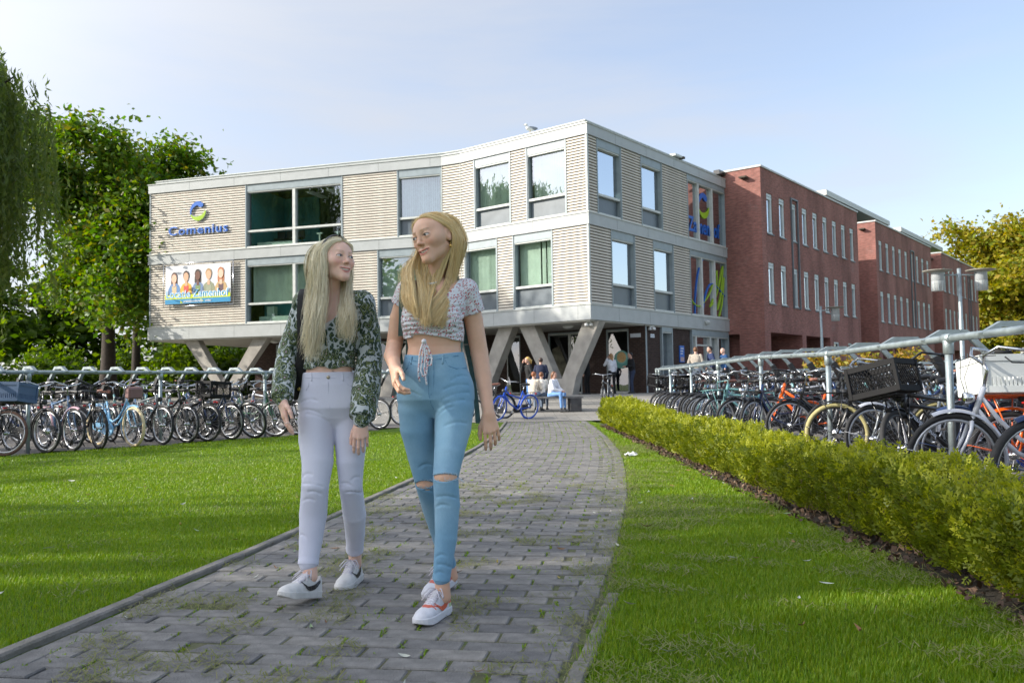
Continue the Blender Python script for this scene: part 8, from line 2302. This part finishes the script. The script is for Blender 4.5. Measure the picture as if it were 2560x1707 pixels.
 w = at(1073, 896, 3.66); y = j.front(w[0], w[2]) or 3.65; mb = MB(); mb.lathe([(0, .004), (.008, .004), (.0095, 0)], (0, 0, 0), 14, Matrix.Rotation(math.pi / 2, 4, 'X')); o = mb.build('button', STEEL); o.location = (w[0], y - .003, w[2]); att(o, root)
 # frayed threads round the slits
 mb = MB(); rd = random.Random(4)
 for (cx, cy, hw_, hh, Yc) in ((1113, 1191, 33, 9.5, 3.60), (1062, 1208, 24, 10, 3.80)):
  for sg in (-1, 1):
   for i in range(34):
    u = rd.uniform(-1, 1); px, py = cx + u * hw_, cy + sg * (hh + 1) * math.sqrt(max(.25, 1 - .6 * u * u)); p = at(px, py, Yc); y = j.front(p[0], p[2])
    if y is None or y > Yc + .05: continue
    p = at(px, py, y - .001); e = p + np.array((rd.gauss(0, .004), -.004, -sg * -.003 + rd.gauss(0, .004))); mb.tube([p, e], [.0013, .0006], 3, False)
 for k in range(5): p = at(1146, 1195, 3.575); mb.tube([p, p + np.array((.010 + .004 * k, -.003, .004 - .006 * k))], .0008, 3, False)
 att(mb.build('frayed_threads', m_frt, None, 'stuff'), root)
 for l in (leg_r, leg_l):
  q = l[-1]; p = at(*q[:3]); d = at(*l[-2][:3]) - p; d /= np.linalg.norm(d); mb = MB(); M = Vector(d).to_track_quat('Z', 'Y').to_matrix().to_4x4()
  mb.lathe([(q[3] + .001, -.012), (q[3] + .0022, .004), (q[3] + .001, .016)], p, 24, M); att(mb.build('hem', m_jeans), root)
 # shoes with coral trim
 coral = np.array((.62, .14, .09)); white = np.array((.66, .66, .70)); lime = np.array((.45, .55, .30))
 def up_b(V):
  x, z = V[:, 0], V[:, 2]; c = np.tile(white, (len(V), 1))
  heel = (x < .045); c[heel & (z > .05)] = coral; c[heel & (z < .05) & (z > .03)] = lime
  line = np.abs(z - (.050 + .30 * np.clip(x - .115, 0, .06) + .0)) < .0035; c[line & (x > .09) & (x < .20) & (z < .075)] = coral
  edge = np.abs(x - (.195 - .6 * np.abs(V[:, 1]))) < .004; c[edge & (z > .052)] = coral
  c[(x > .05) & (x < .10) & (z > .082)] = coral; return c
 m_sole = mat('bright_white_sole', (.66, .66, .69), .55, 0, .05, 20); m_coral = mat('coral_leather', (.66, .13, .07), .45)
 h1 = at(1119, 1528, 3.60); t1 = at(1046, 1553, 3.44)
 shoe(root, (h1[0] - .004, 3.665, .003), (t1[0], 3.44, 0), rad(0), 0, m_sole, up_b, m_coral, .95)
 h2 = at(1136, 1440, 4.10); t2 = at(1072, 1475, 3.92)
 shoe(root, (h2[0] - .004, 4.115, .028), (t2[0], 3.92, 0), rad(-9), 0, m_sole, up_b, m_coral, .93)
 # hair
 cap = Field(H.c - .17, H.c + .17, .0036)
 cap.ell(H.w((0, -.024, .026)), np.array((.0775, .093, .081)) * H.s, .0, H.B)
 B_ = H.B; Hc = H.c; s_ = H.s
 def face_open(X, Y, Z):
  u = (B_[0][0] * (X - Hc[0]) + B_[0][1] * (Y - Hc[1]) + B_[0][2] * (Z - Hc[2])) / s_; v = (B_[1][0] * (X - Hc[0]) + B_[1][1] * (Y - Hc[1]) + B_[1][2] * (Z - Hc[2])) / s_; w = (B_[2][0] * (X - Hc[0]) + B_[2][1] * (Y - Hc[1]) + B_[2][2] * (Z - Hc[2])) / s_
  return (v - (-.004 + 1.0 * np.clip(w - .010, -.1, .2) - .22 * np.abs(u)))
 cap.cut(face_open)
 surf('hair', cap, cap_mat('golden_scalp', (.60, .42, .20), (.86, .66, .38)), root)
 m_hair = hair_mat('golden_blond_hair', [(.72, .49, .19), (.88, .66, .32), (.92, .74, .42), (.78, .55, .24), (.94, .81, .52), (.54, .34, .12)])
 hw, q = H.w, at
 # her left side (picture right): over the crown, behind the ear, then forward over the chest
 Rg = [
  [hw((-.010, .058, .078)), hw((.035, .055, .076)), hw((.066, .022, .046)), hw((.080, -.018, .016)), hw((.078, -.032, -.040)), q(1120, 700, 3.72), q(1098, 740, 3.66), q(1068, 775, 3.62), q(1048, 792, 3.61)],
  [hw((-.010, .050, .084)), hw((.040, .035, .082)), hw((.072, .000, .048)), hw((.084, -.030, .010)), hw((.082, -.040, -.050)), q(1128, 705, 3.72), q(1110, 745, 3.65), q(1082, 782, 3.61), q(1060, 800, 3.60)],
  [hw((-.010, .030, .094)), hw((.045, .010, .088)), hw((.078, -.022, .045)), hw((.086, -.045, .005)), hw((.084, -.050, -.055)), q(1132, 715, 3.73), q(1124, 760, 3.66), q(1104, 795, 3.62), q(1092, 815, 3.61)],
  [hw((-.008, .005, .102)), hw((.048, -.020, .088)), hw((.078, -.045, .040)), hw((.084, -.060, .0)), hw((.084, -.060, -.06)), q(1130, 720, 3.75), q(1128, 770, 3.68), q(1118, 800, 3.64), q(1106, 822, 3.63)],
  [hw((-.006, -.020, .104)), hw((.040, -.055, .082)), hw((.066, -.078, .030)), hw((.072, -.085, -.01)), hw((.074, -.080, -.07)), q(1124, 725, 3.80), q(1132, 760, 3.78), q(1130, 800, 3.84), q(1126, 840, 3.86)]]
 Lg = [
  [hw((-.012, .060, .076)), hw((-.045, .056, .064)), hw((-.070, .030, .030)), hw((-.076, .024, -.030)), q(1030, 668, 3.68), q(1034, 715, 3.63), q(1040, 755, 3.60), q(1050, 795, 3.60)],
  [hw((-.012, .050, .084)), hw((-.052, .036, .068)), hw((-.078, .006, .030)), hw((-.084, .000, -.035)), q(1022, 665, 3.70), q(1024, 715, 3.64), q(1030, 755, 3.61), q(1040, 800, 3.60)],
  [hw((-.012, .025, .096)), hw((-.056, .010, .074)), hw((-.082, -.018, .025)), hw((-.088, -.022, -.04)), q(1016, 668, 3.73), q(1015, 710, 3.66), q(1018, 750, 3.62), q(1028, 780, 3.61)],
  [hw((-.010, -.005, .103)), hw((-.056, -.020, .076)), hw((-.082, -.040, .020)), hw((-.086, -.045, -.05)), q(1018, 680, 3.76), q(1012, 715, 3.69), q(1010, 745, 3.65), q(1018, 770, 3.63)]]
 Cg = [[hw((-.070, .020, .0)), q(1038, 665, 3.70), q(1046, 700, 3.66), q(1050, 740, 3.62), q(1054, 780, 3.60), q(1058, 808, 3.60)], [hw((-.074, .005, -.02)), q(1044, 680, 3.71), q(1054, 715, 3.66), q(1060, 750, 3.62), q(1064, 785, 3.60), q(1066, 812, 3.60)], [hw((.070, -.03, -.05)), q(1098, 712, 3.70), q(1084, 738, 3.65), q(1072, 765, 3.61), q(1066, 790, 3.60), q(1060, 806, 3.60)]]
 Bg = [[hw((x * .01, -.04, .103)), hw((x * .045, -.085, .068)), hw((x * .055, -.104, .01)), hw((x * .055, -.098, -.07)), np.array([H.c[0] + x * .05, 3.84, H.c[2] - .20]), np.array([H.c[0] + x * .06, 3.87, H.c[2] - .30])] for x in (-1.3, -.4, .5, 1.4)]
 out = [strands('r', Rg, 2300, root, m_hair, .0011, .0028, 13, .004, 20, .16, .75), strands('l', Lg, 1500, root, m_hair, .0011, .0032, 14, .004, 18, .16, .75), strands('c', Cg, 800, root, m_hair, .0011, .0045, 16, .003, 16, .16, .8), strands('b', Bg, 500, root, m_hair, .0018, .006, 15, .004, 14, .1), strands('x', Rg, 120, root, m_hair, .0005, .012, 17, .02, 20, .2, .2), strands('y', Lg, 120, root, m_hair, .0005, .014, 18, .02, 20, .2, .2)]
 off = 0; Vs, Qs = [], []
 for v, k in out: Vs.append(v); Qs.append(k + off); off += len(v)
 att(link('hair_strands', np_mesh('hair_strands', np.concatenate(Vs), np.concatenate(Qs), True), None, m_hair, 'stuff'), root)
 # shell necklace and earring
 nb = at(1076, 690, 3.745); mb = MB()
 for i in range(15):
  a = rad(-195 + 15 * i * 1.9) if 0 else rad(200 + i * 10); p = nb + np.array((math.cos(a) * .055, math.sin(a) * .056 * 1.0, .004 + .045 * math.sin(a)))
  mb.lathe([(0, -.0075), (.0042, -.004), (.005, 0), (.0042, .004), (0, .0075)], p, 7, Matrix.Rotation(math.pi / 2, 4, 'Y'))
 att(mb.build('necklace', mat('shell_white', (.66, .62, .54), .35), None, 'stuff'), root)
 e = H.w((.074, -.010, -.040)); mb = MB(); mb.tube([e, e + np.array((0, -.002, -.012))], .0012, 5); mb.lathe([(0, -.008), (.005, -.005), (.0058, 0), (.004, .005), (0, .007)], e + np.array((0, -.003, -.018)), 9); att(mb.build('earring', mat('gold', (.70, .46, .14), .25, 1)), root)
 # backpack
 bp = thing('backpack', 'teal canvas backpack worn by the taller girl', 'backpack', at(1085, 820, 3.95)); m_bp = mat('teal_canvas', (.085, .16, .155), .85, 0, .2, 40, .2, 200)
 q_ = Field((-.56, 3.80, .95), (-.12, 4.12, 1.42), .008); c = at(1086, 800, 3.96)
 q_.ell(c, (.125, .085, .20), .0); q_.put(c - .2, c + .2, lambda X, Y, Z: np.maximum(np.maximum(np.abs(X - c[0]) - .125, np.abs(Y - c[1]) - .075), np.abs(Z - c[2]) - .19), .05); surf('pack', q_, m_bp, bp)
 def strap(P, w_, nm, thick=.006):
  mb = MB(); vs, fs = [], []
  for i, p in enumerate(P):
   for s_, dy in ((-1, 0), (1, 0), (1, thick), (-1, thick)): vs.append(p + np.array((s_ * w_, dy, 0)))
  for i in range(len(P) - 1):
   for k in range(4): fs.append((i * 4 + k, i * 4 + (k + 1) % 4, (i + 1) * 4 + (k + 1) % 4, (i + 1) * 4 + k))
  fs += [(3, 2, 1, 0), tuple((len(P) - 1) * 4 + k for k in range(4))]; mb.add(vs, fs); att(mb.build(nm, m_bp), bp)
 strap([at(1030, 690, 3.86), at(1020, 690, 3.74), at(1012, 712, 3.675), at(1008, 745, 3.67), at(1008, 790, 3.70), at(1006, 840, 3.76)], .019, 'shoulder_strap')
 strap([at(1126, 690, 3.86), at(1140, 690, 3.74), at(1148, 730, 3.72), at(1162, 790, 3.80), at(1166, 860, 3.86)], .012, 'shoulder_strap')
 strap([at(1166, 862, 3.86), at(1180, 930, 3.86), at(1190, 1000, 3.86), at(1196, 1058, 3.86)], .011, 'strap_tail', .003)
 strap([at(1004, 852, 3.83), at(999, 880, 3.82), at(1003, 910, 3.82)], .010, 'strap_tail', .003); strap([at(995, 960, 3.84), at(991, 985, 3.84)], .010, 'strap_tail', .003)
 return root
girl_b()
# ================================================================== PEOPLE IN THE BACKGROUND, BENCH, LAMPS
m_fab = {}
def cloth(h):
 return mat('cloth_' + h, srgb(h), .85, 0, .18, 14, .15, 60)
def bystander(label, x, y, face, height, top, legs, hair, skin=(.55, .33, .25), pose='stand', arms='down', hair_long=0, sit_z=.45, shoes='303236', extra=None, jacket=0):
 z0 = G(x, y); k = height / 1.70
 t = thing('person', label, 'person', (x, y, z0)); c, s = math.cos(face), math.sin(face)
 L = lambda a, b, d: np.array([x + (a * c - b * s) * k, y + (a * s + b * c) * k, z0 + d * k])     # local: -y is forward
 if pose == 'stand':
  hip, dz = .90, 0
  ft = [(-.10, .0), (.11, -.06)]; leg = [[L(a * .9, 0, .92), L(a, b - .02, .49), L(a * 1.05, b + .02, .08)] for a, b in ft]
 else:
  dz = sit_z / k - .86; leg = [[L(a * .9, 0, .92 + dz), L(a * 1.3, -.42, .95 + dz), L(a * 1.2, -.44 if pose == 'sit' else -.20, .50 + dz if pose == 'sit' else .90 + dz)] for a in (-.10, .11)]; ft = [(-.12, -.46), (.13, -.46)]
 lean = -.05 if pose == 'stand' else -.10
 sh = [L(sg * .175, lean, 1.385 + dz) for sg in (-1, 1)]
 A = {'down': ((.225, .02, 1.12), (.235, -.06, .86)), 'phone': ((.22, -.02, 1.13), (.07, -.27, 1.12)), 'face': ((.23, -.16, 1.22), (.06, -.16, 1.52)), 'pocket': ((.25, .04, 1.14), (.20, -.06, .93)), 'lap': ((.22, -.10, 1.12), (.06, -.33, 1.03))}
 am = [A[a] for a in (arms if isinstance(arms, tuple) else (arms, arms))]
 arm = [[sh[i], L((-1, 1)[i] * am[i][0][0], am[i][0][1] + lean, am[i][0][2] + dz), L((-1, 1)[i] * am[i][1][0], am[i][1][1] + lean, am[i][1][2] + dz)] for i in (0, 1)]
 P = np.array([q for l in leg + arm for q in l] + [L(0, 0, 1.75 + dz)]); lo, hi = P.min(0) - .22, P.max(0) + .16; lo[2] = min(lo[2], z0) - .03
 h = .0125
 f = Field(lo, hi, h); H = Head(L(0, lean - .03, 1.585 + dz), 0, 0, 0, 1.0)
 fv = Vector((s, -c, 0)); lv = Vector((c, s, 0)); H.B = np.array([lv[:], fv[:], (0, 0, 1)]); H.s = k
 f.ell(H.c + np.array([0, 0, .02]), np.array((.072, .088, .090)) * k, .01, H.B); f.ell(H.w((0, .03, -.045)), np.array((.052, .055, .062)) * k, .03, H.B); f.cone(H.w((0, .085, .0)), H.w((0, .098, -.03)), .009 * k, .010 * k, .01)
 for q in (-1, 1): f.ell(H.w((q * .072, -.012, -.006)), np.array((.010, .018, .028)) * k, .005, H.B)
 f.cone(H.w((0, -.03, -.06)), L(0, lean + .02, 1.36 + dz), .048 * k, .052 * k, .02)
 for a in arm: f.chain(a, [.042 * k, .036 * k, .028 * k], .01); d = a[2] - a[1]; d /= np.linalg.norm(d); f.cone(a[2], a[2] + d * .09 * k, .032 * k, .022 * k, .02)
 f.chain([L(0, lean, 1.35 + dz), L(0, 0, .95 + dz)], [.10 * k, .10 * k], .02)
 sk = np.array(skin)
 def colf(V):
  p = H.loc(V); cc = np.tile(sk, (len(V), 1)); fr = (p[:, 1] > .05)
  for zz, xx, w_, cl in ((.005, .03, .012, (.07, .05, .04)), (-.058, 0, .022, (.35, .13, .11))):
   m = fr & (np.abs(p[:, 2] - zz) < .009) & (np.abs(np.abs(p[:, 0]) - xx) < w_); cc[m] = np.array(cl) * .6 + sk * .4
  return cc
 surf('body', f, m_skin, t, colf)
 f = Field(lo, hi, h); f.loft([(L(0, 0, .93 + dz)[2], L(0, 0, .9)[0], L(0, 0, .9)[1], .165 * k, .115 * k), (L(0, 0, 1.08 + dz)[2], *L(0, lean * .3, 1)[:2], .150 * k, .11 * k), (L(0, 0, 1.25 + dz)[2], *L(0, lean * .7, 1)[:2], .175 * k, .125 * k), (L(0, 0, 1.38 + dz)[2], *L(0, lean, 1)[:2], .17 * k, .10 * k), (L(0, 0, 1.44 + dz)[2], *L(0, lean, 1)[:2], .085 * k, .07 * k)], face, .02, 'u', .012 * jacket)
 for a in arm: f.chain([a[0], a[1], a[1] + (a[2] - a[1]) * .88], [.062 * k, .054 * k, .044 * k], .02)
 surf('top', f, cloth(top), t)
 f = Field(lo, hi, h); f.loft([(L(0, 0, .80 + dz)[2], *L(0, 0, 0)[:2], .12 * k, .09 * k), (L(0, 0, .86 + dz)[2], *L(0, 0, 0)[:2], .17 * k, .115 * k), (L(0, 0, .97 + dz)[2], *L(0, 0, 0)[:2], .15 * k, .105 * k)], face, .03)
 for l in leg: f.chain(l, [.088 * k, .062 * k, .048 * k], .03)
 surf('trousers', f, cloth(legs), t)
 for i, l in enumerate(leg):
  e = l[2]; q = Field(e - .25, e + .25, .012); zf = z0 + .04 if pose != 'cross' else e[2] - .03
  a = np.array([e[0], e[1], zf]); b = a + np.array([s, -c, 0]) * .15 * k
  q.cone(a - np.array([s, -c, 0]) * .05 * k, b, .042 * k, .036 * k, .0); q.cone(a, np.array([e[0], e[1], zf + .06]), .040 * k, .038 * k, .02)
  q.cut(lambda X, Y, Z: zf - .038 - Z); surf('shoe', q, cloth(shoes), t)
 if hair:
  f = Field(H.c - .35 * k, H.c + .2 * k, h); f.ell(H.w((0, -.020, .030)), np.array((.086, .098, .096)) * k, 0, H.B)
  if hair_long == 1: f.cone(H.w((0, -.07, -.02)), H.w((0, -.085, -.24)), .066 * k, .045 * k, .04)
  if hair_long == 1:
   for q in (-1, 1): f.cone(H.w((q * .066, -.02, -.0)), H.w((q * .078, .0, -.20)), .030 * k, .022 * k, .03)
  if hair_long == 2: f.cone(H.w((0, -.10, .04)), H.w((0, -.14, -.10)), .032 * k, .026 * k, .02); f.ell(H.w((0, -.135, -.02)), np.array((.045, .04, .06)) * k, .02)
  f.cut(lambda X, Y, Z: ((H.B[1][0] * (X - H.c[0]) + H.B[1][1] * (Y - H.c[1])) / k - (.0 + .9 * np.clip((Z - H.c[2]) / k - .02, -.06, .2))))
  surf('hair', f, mat('hair_' + hair, srgb(hair), .5, 0, .35, 60), t)
 if extra == 'cap':
  mb = MB(); mb.lathe([(.093 * k, .01), (.095 * k, .05), (.075 * k, .095), (.03 * k, .115), (0, .118)], H.c, 16); p = H.w((0, .12, .03)); mb.box(p, (.13 * k, .11 * k, .012), Matrix.Rotation(face, 4, 'Z')); att(mb.build('cap', cloth('d8342c')), t)
 return t
bystander('blonde young woman with a ponytail in a black jacket behind the bench', .56, 28.2, rad(-70), 1.60, '17181a', '4d74a8', 'c9a45c', arms=('face', 'pocket'), hair_long=2)
bystander('person in a navy jacket standing behind the seated trio', .95, 28.9, rad(170), 1.55, '1f2740', '23262e', '3a2a20', arms='pocket', jacket=1)
bystander('seated person with curly auburn hair and a beige sweater on the bench', .60, 26.15, rad(150), 1.50, 'c9bfae', '6f7f96', '8a5230', pose='sit', arms='lap', sit_z=.47)
bystander('seated child with short brown hair in the middle of the bench trio', .86, 26.35, rad(165), 1.45, 'd8d4cc', '55606f', '7a4e30', pose='sit', arms='lap', sit_z=.47)
bystander('seated girl in a white shirt with long brown hair looking at a phone', 1.16, 25.9, rad(60), 1.50, 'e4e4ea', '6d95c8', '6e472c', pose='sit', arms='lap', hair_long=1, sit_z=.47)
bystander('young woman in a white top and black trousers with long light brown hair', 4.18, 36.0, rad(-150), 1.70, 'd9dbe2', '17181c', 'a07a50', arms=('down', 'face'), hair_long=1)
bystander('young man in a black jacket and cap looking at his phone by the cafe', 5.02, 36.0, rad(-75), 1.73, '121318', '27324a', '15120f', arms='phone', jacket=1)
bystander('person all in black standing in the shade behind the V column', 3.20, 36.6, rad(-110), 1.68, '0e0f11', '101114', '2a1c14', arms='down')
bystander('man with brown hair in a beige jacket facing the entrance', 7.05, 33, rad(160), 1.80, 'b5aa9b', '8f99a8', '6b4a30', arms='pocket', jacket=1)
bystander('dark haired man in a navy sweater turned to the man in beige', 7.70, 33.1, rad(-80), 1.82, '27355a', '30343e', '1d1714', arms='pocket')
bystander('bald man in a blue jacket right of the man in navy', 8.18, 33.0, rad(-75), 1.75, '1e4673', '2a2d35', None, (.66, .42, .34), arms='pocket', jacket=1)
bystander('person with a red cap behind the sleeve of the shorter girl', -8.75, 33.5, rad(-60), 1.72, '4a4f5c', '23262e', '3a2a20', arms='pocket', extra='cap')
# bench
def bench():
 t = thing('bench', 'low grey timber bench with solid end blocks and three people sitting on it', 'bench', (.75, 26.0, G(.75, 26)))
 m_w = mat('grey_timber', (.16, .155, .15), .85, 0, .25, 6, .3, 40); R_ = Matrix.Rotation(rad(3), 4, 'Z')
 for i, y in enumerate((-.22, 0, .22)): mb = MB(); mb.box((0, y, .43), (2.7, .205, .06), None, .006); mb.build('seat_plank', m_w, t)
 for x in (-1.12, 1.12):
  for y in (-.17, .17): mb = MB(); mb.box((x, y, .20), (.34, .32, .398), None, .006); mb.build('end_block', mat('dark_timber', (.06, .06, .062), .85, 0, .3, 6, .3, 40), t)
 t.rotation_euler = (0, 0, rad(4))
bench()
def bin_():
 x, y = 1.05, 30.5; t = thing('litter_bin', 'slim grey litter bin behind the bench beside the V column', 'bin', (x, y, G(x, y)))
 mb = MB(); mb.lathe([(.0, .02), (.17, .02), (.19, .06), (.19, .86), (.17, .90)], (0, 0, 0), 18); mb.build('drum', GALV, t)
 mb = MB(); mb.lathe([(.20, .90), (.205, .96), (.15, 1.05), (0, 1.08)], (0, 0, 0), 18); mb.build('lid', m_frame, t)
bin_()
def lamp_post(label, x, y, top, heads):
 z = G(x, y); t = thing('lamp_post', label, 'street lamp', (x, y, z)); hgt = top - z
 mb = MB(); mb.lathe([(.085, 0), (.085, .9), (.065, .92), (.065, hgt * .62), (.055, hgt * .63), (.055, hgt), (0, hgt)], (0, 0, 0), 14); mb.build('pole', GALV, t)
 for sx in heads:
  hx = sx * .66
  mb = MB(); mb.tube([(0, 0, hgt - .20), (hx * .8, 0, hgt - .20)], .022, 8); mb.build('arm', GALV, t)
  mb = MB(); mb.lathe([(0, -.10), (.18, -.09), (.30, -.075), (.42, -.05), (.42, -.035), (.2, -.02), (0, .01)], (hx, 0, hgt - .02), 22); mb.build('hat', mat('lamp_hat', (.30, .28, .24), .6, 0, .15, 5), t)
  mb = MB(); mb.lathe([(.175, -.08), (.18, -.34), (.165, -.36)], (hx, 0, hgt - .02), 20); o = mb.build('housing', mat('lamp_housing', (.33, .35, .36), .45, 0, .08, 5), t)
  mb = MB(); mb.lathe([(.18, -.36), (.17, -.66), (0, -.67)], (hx, 0, hgt - .02), 20); mb.build('diffuser', mat('frosted_diffuser', (.40, .42, .42), .3, 0, .1, 8), o)
  for k in range(10): a = k * .628; q = MB(); q.box((hx + .176 * math.cos(a), .176 * math.sin(a), hgt - .53), (.012, .012, .30)); link('louvre_rib', q.mesh('louvre_rib'), o, m_frame)
lamp_post('tall street lamp with two hatted lanterns in front of the far brick wing', 13.65, 26.0, 4.27, (-1, 1))
lamp_post('street lamp with one hatted lantern in front of the nearest brick wing', 13.95, 38.6, 4.27, (1,))
# crumpled tissue at the path edge
t = thing('paper_litter', 'crumpled white tissue lying at the right edge of the path', 'litter', (1.52, 11.2, .012))
rng = np.random.default_rng(9); V = []; n = 7
for i in range(n):
 for j in range(n): V.append(((i - 3) * .028 + rng.normal(0, .006), (j - 3) * .022 + rng.normal(0, .006), abs(rng.normal(.035, .03)) * (1 - max(abs(i - 3), abs(j - 3)) / 4.2)))
link('tissue', np_mesh('tissue', np.array(V), np.array([(i * n + j, i * n + j + 1, (i + 1) * n + j + 1, (i + 1) * n + j) for i in range(n - 1) for j in range(n - 1)])), t, m_white)
